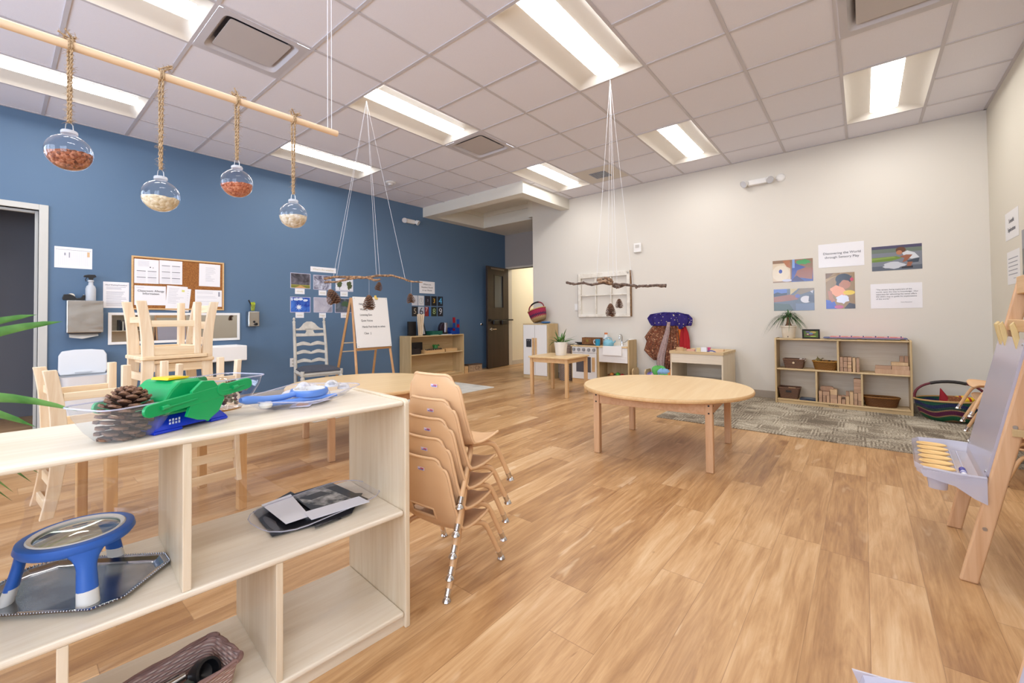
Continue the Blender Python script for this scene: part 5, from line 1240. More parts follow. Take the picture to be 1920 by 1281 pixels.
for k, (x, y, a, c1, c2) in enumerate(cards_):
    z = .0045 + .0016 * k
    o = MB().prism(rrect(.085, .06, .006), 0, .001).build('picture_card', plain(c1, .4), None, tr(x, y, z), FSrot(TA + a))
    tag(o, ['pale picture card with a peach print low in the clear tray', 'pale picture card with a grey print at the tray front', 'pale picture card with a mauve print at the tray right', 'pale picture card with a greenish print mid tray', 'pale picture card with a tan print at the back of the tray'][k], 'card', 'picture cards in the clear tray')
    MB().prism(blob(0, 0, .028, .018, 12, 0, .4, k), .001, .0014).build('card_print', plain(c2, .5), o)
m_ltblue = plain('5C86CF', .35)
o = thing('hand_magnifier', 'light blue hand magnifying glass lying across the clear tray', 'magnifying glass', tr(-.075, -.012, .040), FSrot(R_(18)))
MB().lathe([(.048, -.008), (.056, -.010), (.060, 0), (.056, .010), (.048, .008)], 40, T(.05, 0, 0)).build('lens_ring', m_ltblue, o, smooth=50)
MB().lathe([(.047, -.004), (.049, .011), (.0455, .011), (.0445, -.004)], 40, T(.05, 0, 0)).build('white_inner_ring', m_offwhite, o, smooth=50)
MB().lathe([(.001, .004), (.03, .003), (.045, 0), (.03, -.003), (.001, -.004)], 32, T(.05, 0, 0)).build('lens', m_lens, o, smooth=60)
MB().tube([(-.005, 0, 0), (-.05, .005, -.004), (-.10, .012, -.002), (-.15, .020, .004), (-.165, .022, .006)], [.012, .014, .016, .018, .010], 12, flat=.7).build('handle', m_ltblue, o, smooth=60)
o = thing('folding_magnifier', 'second blue magnifier with white tip under the lying one', 'magnifying glass', tr(-.075, -.035, .022), FSrot(R_(8)))
MB().tube([(-.11, .0, .002), (-.04, .0, .0), (.03, -.01, .0), (.10, -.03, .004)], [.012, .013, .012, .009], 12, flat=.6).build('arm', m_ltblue, o, smooth=60)
MB().lathe([(.001, -.01), (.016, -.008), (.02, 0), (.016, .008), (.001, .01)], 18, T(-.115, 0, .002)).build('white_tip', m_offwhite, o, smooth=50)
o = MB().tube([(-.03, 0, 0), (.0, .012, .004), (.03, 0, 0), (.0, -.012, .0)], .003, 6, True).build('white_loop', m_offwhite, None, fs(-.41, .30, Z_TOP + .012), FSrot(.3), smooth=50); tag(o, 'white plastic loop at the left end of the clear tray', 'loop')
domes = [(.062, .090, .030, 'D98A3A', 'clear specimen dome with an orange insect at the left of the cluster'), (.085, .045, .024, '1F4A36', 'clear specimen dome with a dark green beetle in front of the orange one'), (.115, .075, .024, 'CFCBD6', 'clear specimen dome of pale shell behind the green beetle'),
         (.125, .03, .024, '3A3236', 'clear specimen dome with a small dark insect at the tray front'), (.15, .065, .025, 'E2DAD8', 'whitish specimen dome in the middle of the cluster'), (.16, .02, .025, '2A262C', 'clear specimen dome with a black spider at the front right'),
         (.185, .055, .026, '6A6EA6', 'clear specimen dome with a bluish insect at the back right'), (.195, .0, .022, '7A5A4A', 'clear specimen block with a brown twig insect at the tray end'), (.05, .06, .022, 'D8D2D0', 'pale specimen dome beside the magnifier ring')]
for k, (x, y, r, c, lb) in enumerate(domes):
    o = thing('specimen_dome', lb, 'specimen', tr(x * .95 - .045, y * 1.5 - .075, .010 + .013 * (k % 3)), FSrot(q.uniform(0, 3)), 'specimen domes in the clear tray')
    MB().lathe([(.001, 0), (r, 0)] + [(r * math.cos(R_(a)), r * .95 * math.sin(R_(a))) for a in range(15, 90, 15)] + [(.001, r * .95)], 22).build('dome', cloudy('dome_resin%d' % k, 'F0F2F6', 'F2F2F6', .42) if k == 0 else bpy.data.materials['dome_resin0'], o, smooth=60)
    MB().lathe([(.001, 0), (r * .94, .001), (r * .94, .004), (.001, .006)], 18).build('white_base', plain('E9E6EA', .5), o)
    m = MB(); m.lathe([(.001, -.010), (.006, -.006), (.0075, 0), (.005, .007), (.001, .010)], 8, T(0, 0, r * .38) @ RX(PI / 2) @ SC(1.1, 1, 1.25))
    for a in range(6): m.tube([(0, 0, r * .38), (.010 * math.cos(a * 1.05 + .5), .012 * math.sin(a * 1.05 + .5), r * .45), (.015 * math.cos(a * 1.05 + .5), .017 * math.sin(a * 1.05 + .5), r * .25)], .0009, 4)
    m.build('insect', plain(c, .4), o)

# silver tray and magnifier stand on the middle board
SA = R_(139)
st = fs(-.800, .236, Z_MID)
o = thing('silver_tray', 'silver serving tray with rope edge under the blue magnifier stand', 'tray', st, FSrot(SA))
def oct_(w, d, c): return [(w / 2 - c, d / 2), (w / 2, d / 2 - c), (w / 2, -d / 2 + c), (w / 2 - c, -d / 2), (-w / 2 + c, -d / 2), (-w / 2, -d / 2 + c), (-w / 2, d / 2 - c), (-w / 2 + c, d / 2)][::-1]
m_silver = plain('A9A9AE', .12, 1.0); m_silver_in = _grainy('worn_silver', '8E9298', 'A5A9AE', 9, .22); m_silver_in.node_tree.nodes['Principled BSDF'].inputs['Metallic'].default_value = 1
def dens(p, n=4): return [tuple(Vector((*p[i], 0)).lerp(Vector((*p[(i + 1) % len(p)], 0)), k / n))[:2] for i in range(len(p)) for k in range(n)]
R = [[(x, y, z) for x, y in dens(oct_(w, d, c))] for w, d, c, z in ((.30, .185, .035, .003), (.312, .197, .036, .005), (.325, .21, .037, .013), (.345, .23, .04, .014), (.35, .235, .04, .0125))]
n = len(R[0]); m = MB(); m.add([p for r in R for p in r], [(k * n + i, k * n + (i + 1) % n, (k + 1) * n + (i + 1) % n, (k + 1) * n + i) for k in range(4) for i in range(n)]); m.build('rim', m_silver, o, smooth=30)
MB().prism(dens(oct_(.30, .185, .035)), .0005, .003).build('tray_bed', m_silver_in, o)
m = MB(); per = [Vector(p) for p in R[3]]
for i in range(len(per)):
    a, b_ = per[i], per[(i + 1) % len(per)]; k = max(1, int((b_ - a).length / .006))
    for j in range(k): c = a.lerp(b_, (j + .5) / k); m.lathe([(.001, -.0022), (.0024, 0), (.001, .0022)], 6, T(*c))
m.build('rope_edge', m_silver, o, smooth=60)
ms = fs(-.792, .232, Z_MID + .0032)
o = thing('magnifier_stand', 'blue three-legged magnifier stand with white feet on the silver tray', 'magnifier', ms, FSrot(0))
m_sblue = plain('2C62B8', .4)
ZT = .128
MB().lathe([(.080, ZT - .010), (.088, ZT - .018), (.100, ZT - .018), (.107, ZT - .008), (.104, ZT + .004), (.094, ZT + .008), (.086, ZT + .004)], 56).build('ring', m_sblue, o, smooth=50)
MB().lathe([(.080, ZT - .006), (.088, ZT + .0055), (.085, ZT + .008), (.077, ZT + .004)], 56).build('inner_ring', m_offwhite, o, smooth=50)
MB().lathe([(.001, ZT + .012), (.04, ZT + .009), (.079, ZT + .0), (.04, ZT - .008), (.001, ZT - .010)], 48).build('lens', glass('magnifier_lens', 'EAF4F0', .10, .9), o, smooth=60)
for fx, fy in ((.016, -.116), (-.094, .02), (.075, .089)):
    a = math.atan2(fy, fx); d = Vector((math.cos(a), math.sin(a), 0)); sd = Vector((-d.y, d.x, 0))
    def leg(z0, z1, mat, nm):
        vs = []; k = 14
        for i in range(k + 1):
            t_ = z0 + (z1 - z0) * i / k
            r = .092 + .026 * (1 - t_) ** 1.2; w = .0165 + .020 * max(0, (t_ - .62) / .38) ** 2 + .004 * (1 - t_) ; th_ = .0105 + .003 * (1 - t_)
            c = d * r + Vector((0, 0, .0 + (ZT - .012) * t_))
            for j in range(12): e = 2 * PI * j / 12; vs.append(c + sd * (w * math.cos(e)) + d * (th_ * math.sin(e)))
        fs_ = [(i * 12 + j, i * 12 + (j + 1) % 12, (i + 1) * 12 + (j + 1) % 12, (i + 1) * 12 + j) for i in range(k) for j in range(12)] + [tuple(range(12)), tuple(k * 12 + j for j in range(12))]
        return MB().add(vs, fs_).build(nm, mat, o, smooth=60)
    lg = leg(.26, 1, m_sblue, 'leg'); ft = leg(0, .30, m_offwhite, 'foot'); ft.parent = lg; ft.scale = (1.0, 1.0, 1)
    # the blue edge dips to a point on the outside of each foot
# x-ray films in a clear tray
xc = fs(-.212, .235, Z_MID)
o = thing('xray_tray', 'clear oval plastic tray of x-ray films on the middle board', 'tray', xc, FSrot(R_(9)))
m, R = tray_mesh(((.33, .18, .05, .0015), (.345, .195, .06, .004), (.385, .235, .085, .020), (.405, .255, .095, .021)))
m.build('tray_shell', m_shell, o, smooth=40); MB().tube(R[-1], .0015, 6, True).build('tray_rim', m_frost, o, smooth=50)
def film(name, label, px4, z, mat, extra=(), group=None):
    pts = [at_z(x, y, z) for x, y in px4]; c = sum(pts, Vector()) / 4
    l = [p - c for p in pts]; P_ = lambda u, v: l[0] * (1 - u) * (1 - v) + l[1] * u * (1 - v) + l[2] * u * v + l[3] * (1 - u) * v
    m = MB(); m.prism([(p.x, p.y) for p in l], -.0006, .0006); mats = [mat]
    for k, (c_, poly) in enumerate(extra):
        mats.append(plain(c_, .25) if isinstance(c_, str) else c_); m.add([tuple(P_(u, v) + Vector((0, 0, .0008 + .0001 * k))) for u, v in poly], [tuple(range(len(poly)))], mi=k + 1)
    me = bpy.data.meshes.new(name); me.from_pydata(m.v, [], m.f)
    for q_ in mats: me.materials.append(q_)
    me.polygons.foreach_set('material_index', m.mi)
    o = bpy.data.objects.new(name, me); COL.objects.link(o); o.location = c; return tag(o, label, 'film', group)
m_xray = _grainy('xray_bone', '3A393A', 'C9C7C4', 22, .25, 3, .38, .68, .0)
film('xray_film', 'dark x-ray film at the bottom of the clear tray', [(474, 960), (545, 922), (640, 972), (510, 1006)], Z_MID + .006, plain('232228', .25), (('55545A', blob(.12, .6, .07, .3, 12, 0, .3, 2)),))
film('xray_film', 'black x-ray film whose lower edge shows under the white strip', [(600, 925), (680, 925), (660, 962), (590, 990)], Z_MID + .010, plain('2A292E', .25))
film('xray_film', 'grey x-ray film showing a bright bone at the right of the tray', [(545, 928), (621, 905), (691, 936), (585, 958)], Z_MID + .014, plain('2C2A2C', .22), ((m_xray, [(.05, .1), (.72, .08), (.8, .95), (.3, .95), (.02, .6)]), ('2A2829', [(.03, .30), (.55, .24), (.66, .42), (.2, .52)])))
film('paper_cover', 'white square paper lying over the left of the x-ray films', [(490, 947), (545, 927), (581, 968), (536, 983)], Z_MID + .020, plain('E4E6F0', .5))
film('paper_cover', 'white paper strip lying along the front of the x-ray films', [(569, 961), (673, 931), (693, 941), (584, 975)], Z_MID + .0225, plain('E2E4EF', .5))

# mauve wicker basket on the bottom board
m_mauve = _wicker('mauve_wicker', 'A8867E', 'E2CCC2', 60, 150)
bc = fs(-.632, .122, Z_LOW)
o = thing('wicker_basket', 'mauve rectangular wicker basket low in the foreground shelf', 'basket', bc, FSrot(R_(12)))
hw, hd, hh = .145, .085, .078
m = MB(); n = 24
R = [[(x, y, z) for x, y in rrect(2 * hw * k, 2 * hd * k, .02)] for z, k in ((0, .84), (.06, .92), (hh, 1.0))]; R2 = [[(x, y, z) for x, y in rrect(2 * hw * k, 2 * hd * k, .02)] for z, k in ((hh, .955), (.06, .87), (.006, .79))]
A_ = R + R2; m.add([p for r in A_ for p in r], [tuple(range(n)), tuple(5 * n + i for i in range(n))] + [(k * n + i, k * n + (i + 1) % n, (k + 1) * n + (i + 1) % n, (k + 1) * n + i) for k in range(5) for i in range(n)]); m.build('body', m_mauve, o, smooth=40)
m = MB()
for ph in (0, PI):
    P_ = rrect(2 * hw * .98, 2 * hd * .98, .02, 8); pts = []
    for i in range(len(P_)):
        for k in range(6):
            a = Vector((*P_[i], 0)).lerp(Vector((*P_[(i + 1) % len(P_)], 0)), k / 6); w_ = (i * 6 + k) * 1.25 + ph
            pts.append((a.x * (1 + .018 * math.cos(w_)), a.y * (1 + .02 * math.cos(w_)), hh + .004 * math.sin(w_)))
    m.tube(pts, .0042, 6, True)
m.build('braided_rim', plain('8E6F68', .6), o, smooth=60)
o = thing('black_loupe', 'black plastic eye loupe lying at the right end of the mauve basket', 'loupe', fs(-.555, .135, Z_LOW + .042), FSrot(.5))
MB().lathe([(.001, -.02), (.03, -.02), (.036, .0), (.033, .024), (.026, .024), (.024, .0), (.001, -.01)], 28, RX(R_(60))).build('barrel', m_black, o, smooth=45)
MB().box(-.075, -.02, -.014, .014, -.012, .010).build('handle', plain('3C4640', .3), o, bevel=.004)
o = thing('chrome_tweezers', 'shiny metal handled magnifier in the mauve basket', 'magnifier', fs(-.66, .14, Z_LOW + .03), FSrot(.15))
MB().tube([(-.07, 0, .0), (0, .008, .012), (.07, 0, .02)], [.010, .013, .008], 10).build('handle', m_steel, o, smooth=60); MB().tube([(-.07, .02, .0), (0, .022, .01), (.06, .01, .02)], [.006, .008, .005], 8).build('second_arm', m_black, o, smooth=60)

# long-leaved plant standing behind the shelf at the left edge
o = thing('long_leaf_plant', 'green plant with long narrow arching leaves behind the left end of the foreground shelf', 'plant', (-.42, 2.02, 0))
MB().lathe([(.001, 0), (.12, 0), (.15, .28), (.155, .30), (.14, .30), (.13, .27), (.001, .26)], 28).build('pot', plain('8C5B40', .7), o, smooth=40)
MB().lathe([(.001, .265), (.13, .262)], 20).build('soil', plain('33261E', .9), o)
MB().tube([(0, 0, .25), (.01, .0, .5), (.0, .01, .72)], [.022, .02, .016], 10).build('stem', _grainy('cane', '6B5A3C', '9A8558', 40, .8), o, smooth=50)
def leaf_to(m, tip, w, bow, base=(.0, .01, .70)):
    b0 = Vector(base); t_ = Vector(tip) - Vector((-.42, 2.02, 0)); vs = []; n_ = 14
    d = t_ - b0; side = (d.cross(Vector((0, 0, 1))).normalized() * .45 + Vector((0, 0, 1)) * .9).normalized()
    for k in range(n_ + 1):
        s = k / n_; p = b0 + d * s + Vector((0, 0, bow * 4 * s * (1 - s))); ww = w * min(1, 6 * s + .25) * (1 - s) ** .55
        vs += [p - side * ww, p + d.cross(side).normalized() * .3 * ww, p + side * ww]
    m.add(vs, [q_ for k in range(n_) for q_ in ((3 * k, 3 * k + 1, 3 * k + 4, 3 * k + 3), (3 * k + 1, 3 * k + 2, 3 * k + 5, 3 * k + 4))])
m_blade = _grainy('blade_green', '3E7A34', '74A657', 9, .45)
tips = [(at_y(70, 590, 1.95), .012, .07), (at_y(118, 603, 1.93), .013, .07), (at_y(146, 771, 1.84), .013, .10), (at_y(68, 801, 1.90), .016, .11), (at_y(60, 905, 2.0), .013, .14), (at_y(23, 940, 1.95), .010, .12), (at_y(26, 924, 2.05), .010, .13), (at_y(74, 888, 2.12), .012, .12),
        ((-.75, 2.3, .9), .013, .1), ((-.9, 1.9, .75), .013, .12), ((-.6, 1.6, .7), .013, .1), ((-.42, 2.5, .8), .013, .12), ((-.3, 2.2, 1.15), .012, .05), ((-.7, 2.1, 1.1), .012, .05)]
for t_, w, bw in tips:
    m = MB(); leaf_to(m, t_, w * 2.7, bw); m.build('leaf', m_blade, o, smooth=60)
# ------------------------------------------------------------------ hanging dowel with filled globes
def vd(x, y, d): return Vector((0, 0, EYE)) + ray(x, y) * d
D0 = vd(0, 42, .81); D1 = vd(632, 251, 1.335)
m_dowel = wood('dowel_wood', 'E2BE96', 'EED5B4', 'X', .45)
def DP(s): return D0.lerp(D1, s)
ax = (D1 - D0); Ld = ax.length
o = thing('hanging_dowel', 'pale wooden dowel hung from the ceiling carrying globes on jute', 'dowel', D0 - ax * .25, ax.to_track_quat('X', 'Z').to_euler())
MB().tube([(0, 0, 0), (Ld * 1.25, 0, 0)], .0090, 16).build('rod', m_dowel, o, smooth=40)
for k, s in enumerate((.955, .965)):
    p = DP(s); tp = Vector((p.x + .004 * k, p.y, ZC)); inv = (Matrix.Translation(o.location) @ o.rotation_euler.to_matrix().to_4x4()).inverted()
    MB().tube([inv @ (p + Vector((.006 * k, 0, 0))), inv @ tp], .0009, 5).build('hanging_line', m_line, o)
m_seeds = {'brown': _cells('brown_lentils', ['7A3E28', 'A35E3C', 'C98A6A', '5A2A1C', 'B87A58'], 210), 'cream': _cells('cream_beans', ['E3D2AE', 'CDB98F', 'F0E4C8', 'D8C49A'], 150), 'red': _cells('red_lentils', ['B5613F', 'D08A66', '9A4A30', 'C47A58'], 230), 'pale': _cells('pale_beans', ['E6D8BC', 'CDBB98', 'F2EADA', 'B9A27C'], 160)}
def twine(m, a, b_, r, seed, n=40):
    q = random.Random(seed); a, b_ = Vector(a), Vector(b_); d = b_ - a; up = Vector((0, 1, 0)) if abs(d.normalized().y) < .9 else Vector((1, 0, 0)); x = d.cross(up).normalized(); y = d.cross(x).normalized()
    for ph in (0, PI):
        m.tube([a + d * (k / n) + x * (r * math.cos(ph + k * .9)) + y * (r * math.sin(ph + k * .9)) for k in range(n + 1)], [r * q.uniform(.85, 1.2) for k in range(n + 1)], 6)
    for k in range(n * 2):
        s = q.random(); c = a + d * s; e = q.uniform(0, 6.28); l = q.uniform(.003, .010); v = x * math.cos(e) + y * math.sin(e) + d.normalized() * q.uniform(-.7, .7)
        m.tube([c + v * r, c + v * (r + l * .6) + Vector((0, 0, .001)), c + v * (r + l)], [.00035, .0003, .00015], 3)
def globe(label, top, center, rad, fill, level, seed, tilt=0.0):
    center = Vector(center); o = thing('hanging_globe', label, 'ornament', center, 0, 'clear globes hanging on jute')
    n = 18; prof = [(rad * math.cos(R_(a)), rad * .98 * math.sin(R_(a))) for a in range(-90, 72, 9)]
    prof[0] = (.001, -rad * .98); neck = rad * .30
    prof += [(neck, rad * .97), (neck, rad * 1.06)]
    MB().lathe(prof, 40).build('globe', m_lens, o, smooth=60)
    MB().lathe([(neck * 1.0, rad * 1.02), (neck * 1.18, rad * 1.04), (neck * 1.18, rad * 1.17), (neck * 1.05, rad * 1.22), (.001, rad * 1.24)], 20).build('cap', cloudy('cap_plastic', 'EEF0F4', 'E4E7EC', .55) if seed == 0 else bpy.data.materials['cap_plastic'], o, smooth=40)
    ct = Vector((0, 0, rad * 1.24))
    MB().tube([ct + Vector((-.006, 0, 0)), ct + Vector((-.005, 0, .012)), ct + Vector((0, 0, .018)), ct + Vector((.005, 0, .012)), ct + Vector((.006, 0, 0))], .0009, 6).build('wire_loop', m_steel, o)
    # seeds lie in the lower part
    q = random.Random(seed); zl = -rad + level * 2 * rad; rr = rad * .965
    prof = []
    for k in range(9):
        z = -rr + (zl + rr) * k / 8; prof.append((max(.001, (rr * rr - z * z) ** .5), z))
    m = MB(); m.lathe(prof + [(prof[-1][0] * .7, zl + .0015), (prof[-1][0] * .35, zl + .002), (.001, zl + .002)], 40)
    for p in range(len(m.v)):
        x, y, z = m.v[p]; m.v[p] = (x, y, z + (tilt * x + q.uniform(-.0012, .0012) if z > zl - .004 else 0))
    sd = m.build('seed_fill', m_seeds[fill], o, smooth=80); sd['kind'] = 'stuff'
    t = Vector(top) - center; a = ct + Vector((0, 0, .016)); m = MB()
    twine(m, a + Vector((-.0012, 0, 0)), t + Vector((-.002, .006, 0)), .0015, seed, 60); twine(m, a + Vector((.0012, 0, 0)), t + Vector((.002, -.006, 0)), .0015, seed + 9, 60)
    m.build('jute_cord', m_twine, o, smooth=60)
    m = MB(); u = ax.normalized(); e1 = u.cross(Vector((0, 0, 1))).normalized(); e2 = e1.cross(u)
    for j in range(2):
        m.tube([t + u * (.004 * j - .002) + (e1 * math.cos(2 * PI * k / 12) + e2 * math.sin(2 * PI * k / 12)) * .0115 for k in range(12)], .0022, 6, True)
    for k in range(5): twine(m, t + Vector((0, 0, .010)) + Vector((q.uniform(-.008, .008), q.uniform(-.008, .008), 0)), t + Vector((q.uniform(-.02, .02), q.uniform(-.02, .02), q.uniform(.014, .03))), .0011, seed + 20 + k, 6)
    m.build('knot', m_twine, o, smooth=60)
    return o
def knot_at(px_, py_):           # the point of the dowel seen nearest to that pixel column
    best = min((k / 400 for k in range(-60, 401)), key=lambda s: abs(_px(DP(s)) - px_)); return DP(best)
def _px(P): p = P - Vector((0, 0, EYE)); return 960 + F_PX * p.dot(_r3) / p.dot(_f2)
for k, (kx, cy, rad, fill, lev, lb, tl) in enumerate(((131, 288, .037, 'brown', .46, 'clear globe of brown lentils, leftmost whole globe on the dowel', .10), (303, 369, .037, 'cream', .42, 'clear globe of cream beans, second whole globe on the dowel', -.02),
        (445, 345, .037, 'red', .44, 'clear globe of reddish lentils, third whole globe on the dowel', .10), (550, 405, .037, 'pale', .46, 'clear globe of pale beans at the far end of the dowel', .05))):
    t = knot_at(kx, 0)
    d = (t - Vector((0, 0, EYE))).dot(_f2); c = Vector((t.x, t.y, (Vector((0, 0, EYE)) + ray(kx, cy) * d).z))
    globe(lb, t, c, rad, fill, lev, k, tl)
t = DP(-.12); globe('clear globe cut by the left edge of the photo', t, (t.x, t.y, 1.04 + (583 - 322) / 799 * t.dot(_f2)), .037, 'pale', .30, 4)

# ------------------------------------------------------------------ twig mobiles
def branch(m, pts, rads, seed, n=6, knob=.0):
    q = random.Random(seed); P_ = [Vector(p) for p in pts]; out = []; rr = []
    for i in range(len(P_) - 1):
        for k in range(n):
            s = k / n; out.append(P_[i].lerp(P_[i + 1], s) + Vector((q.uniform(-1, 1), q.uniform(-1, 1), q.uniform(-1, 1))) * rads[i] * .22); rr.append((rads[i] * (1 - s) + rads[i + 1] * s) * q.uniform(.86, 1.16))
    out.append(P_[-1]); rr.append(rads[-1])
    return m.tube(out, rr, 9)
d1, d2 = 3.83, 3.57
A1 = Vector((2.18, 3.527, ZC)); A2 = Vector((3.327, 1.633, ZC))
c1 = vd(694, 521, d1)
o = thing('twig_mobile', 'thin forked brown twig hung on fishing lines in front of the blue wall', 'mobile', c1)
L_ = lambda x, y, dd=0: vd(x, y, d1 + dd) - c1
m = MB(); branch(m, [L_(608, 523), L_(632, 519), L_(660, 520), L_(688, 521), L_(710, 517), L_(735, 517), L_(758, 523), L_(770, 528), L_(792, 529.5)], [.011, .011, .013, .012, .011, .010, .009, .007, .005], 1)
m.build('main_twig', _grainy('twig_bark', '5E4632', 'A9825E', 60, .85), o, smooth=60)
m = MB(); branch(m, [L_(608, 529, .02), L_(630, 529, .02), L_(655, 523, .0), L_(675, 521, -.01)], [.008, .009, .009, .007], 2); m.build('side_twig', bpy.data.materials['twig_bark'], o, smooth=60)
m = MB(); branch(m, [L_(692, 522, -.01), L_(703, 526, -.03), L_(713, 524, -.04)], [.010, .010, .008], 3); m.build('side_twig', m_bark2, o, smooth=60)
m = MB()
for k in range(4): m.tube([L_(693 + k * 1.1, 521) + Vector((.6 * .014 * math.cos(a * .6), -.75 * .0 + .014 * math.sin(a * .6) * .6, .015 * math.sin(a * .6 + .3))) for a in range(10)], .003, 5, True)
m.build('twine_lashing', m_twine, o, smooth=60)
for x, y in ((625, 520), (631, 520), (706, 517), (712, 517), (760, 524)): MB().tube([L_(x, y), A1 - c1], .0012, 5).build('fishing_line', m_line, o)
def hung_cone(mob, label, x, y0, y1, d, data, rot=0.0, up=True, w=1.0, hang=None):
    """A cone seen between pixel rows y0 (top) and y1 (bottom), hanging from the mobile."""
    a, b_ = vd(x, y0, d), vd(x, y1, d); s = (a - b_).length
    o = pine_cone(label, b_ if up else a, (s * w, s * w, s), (0 if up else PI, rot, 0), data, 'pine cones hanging from the twig mobiles')
    if hang is not None: MB().tube([vd(*hang, d) - mob.location, a - mob.location], .0007, 4).build('cone_thread', m_line, mob)
hung_cone(o, 'hanging pine cone at the left end of the thin twig, tilted', 628, 541, 568, d1, _cone_a, R_(-22), True, 1.1, (634, 529))
hung_cone(o, 'hanging pine cone below the middle of the thin twig, before the whiteboard', 692, 553, 579, d1, _cone_a, 0, True, 1.05, (692, 523))
hung_cone(o, 'hanging pine cone tied close under the thin twig', 709, 528, 544, d1 - .04, _cone_b, R_(10), True, 1.1)
hung_cone(o, 'hanging pine cone at the right end of the thin twig by the number cards', 771, 550, 568, d1, _cone_b, R_(-8), True, 1.15, (771, 528))
c2 = vd(1150, 531, d2)
o2 = thing('branch_mobile', 'thick brown branch hung on fishing lines in front of the old window', 'mobile', c2)
L_ = lambda x, y, dd=0: vd(x, y, d2 + dd) - c2
m = MB(); branch(m, [L_(1061, 530), L_(1077, 533), L_(1093, 531), L_(1110, 534), L_(1130, 531), L_(1150, 533), L_(1175, 534), L_(1195, 537), L_(1215, 536.5), L_(1232, 535.5), L_(1249, 536)], [.011, .0095, .0095, .0095, .010, .012, .0105, .0105, .0115, .012, .017], 4)
for p, r in (((1075, 533), .011), ((1109, 534), .012), ((1193, 539), .013), ((1094, 530), .012)): m.lathe([(.001, -r), (r * .8, -r * .5), (r, 0), (r * .7, r * .6), (.001, r)], 8, T(*L_(*p)))
m.build('main_branch', _grainy('branch_bark', '4F4038', '7C685C', 60, .85), o2, smooth=60)
m = MB(); branch(m, [L_(1120, 525), L_(1132, 524), L_(1142, 524), L_(1147, 529), L_(1142, 533)], [.012, .016, .02, .019, .008], 5); branch(m, [L_(1122, 529, -.02), L_(1135, 527, -.03), L_(1146, 533, -.02)], [.008, .014, .010], 6); m.build('burl', _grainy('burl_bark', '6E5340', 'A98A6E', 40, .8), o2, smooth=60)
MB().lathe([(.001, -.004), (.011, 0), (.001, .004)], 12, T(*L_(1131.5, 523.5, -.022))).build('knot_hole', m_dark, o2)
m = MB(); branch(m, [L_(1148, 536, .01), L_(1156, 539, .01), L_(1166, 537, .02), L_(1171, 535, .02)], [.008, .012, .010, .006], 7); m.build('side_stub', m_bark, o2, smooth=60)
for x, y in ((1118, 531), (1140, 531), (1150, 532), (1157, 532), (1186, 535)): MB().tube([L_(x, y), A2 - c2], .0012, 5).build('fishing_line', m_line, o2)
hung_cone(o2, 'hanging dark pine cone in front of the window, the lower of two', 1145, 569, 592, d2, _cone_a, 0, True, 1.0, (1145, 533))
hung_cone(o2, 'hanging dark pine cone in front of the window, the upper of two', 1161, 560, 577, d2, _cone_b, 0, True, 1.1, (1161, 536))
# ------------------------------------------------------------------ rugs
def _rug():
    t = NT('woven_rug'); v = t.coords((1, 1, 1)); tc = t.n('TexCoord'); sp = t.n('SeparateXYZ', {0: tc.outputs['Object']})
    vo = t.n('TexVoronoi', {'Vector': v, 'Scale': 4.2}, distance='CHEBYCHEV'); vo2 = t.n('TexVoronoi', {'Vector': v, 'Scale': 21.0}, distance='MANHATTAN')
    a = t.math('SINE', t.math('MULTIPLY', vo.outputs['Distance'], 60.0)); b_ = t.math('SINE', t.math('MULTIPLY', vo2.outputs['Distance'], 26.0))
    n = t.noise(t.coords((30, 90, 1)), 1, 4, .7); big = t.noise(v, 2.2, 3, .6, .8)
    f = t.math('ADD', t.math('ADD', t.math('MULTIPLY', a, .07), t.math('MULTIPLY', b_, .06)), t.math('ADD', t.math('MULTIPLY', n, .55), t.math('MULTIPLY', big, .42)))
    c = t.ramp(f, [(.38, '6A5E50'), (.47, '928674'), (.54, 'B0A592'), (.64, 'CFC6B4')])
    ln = t.math('LESS_THAN', t.math('ABSOLUTE', t.math('SUBTRACT', t.math('FRACT', t.math('MULTIPLY', t.math('ADD', sp.outputs[0], t.math('MULTIPLY', sp.outputs[1], .55)), 1.6)), .5)), .02)
    ln2 = t.math('LESS_THAN', t.math('ABSOLUTE', t.math('SUBTRACT', t.math('FRACT', t.math('MULTIPLY', t.math('SUBTRACT', sp.outputs[0], t.math('MULTIPLY', sp.outputs[1], .55)), 1.6)), .5)), .02)
    c = t.mix(t.math('MULTIPLY', t.math('MAXIMUM', ln, ln2), .45), c, '5F574D')
    return t.pbr(c, .95, bump=n, bump_s=.5)
o = MB().prism(rrect(1.87, 2.6, .03, cx=5.305, cy=.38), .0005, .008).build('patterned_rug', _rug()); tag(o, 'grey-beige patterned rug under the block shelf', 'rug')
o = MB().prism(rrect(2.74, .98, .02, cx=3.435, cy=4.80), .0005, .006).build('white_rug', _grainy('white_rug_pile', 'C9C6BE', 'DEDBD4', 6, .95, 4, .35, .65, .2)); tag(o, 'plain off-white rug in front of the blue wall', 'rug')

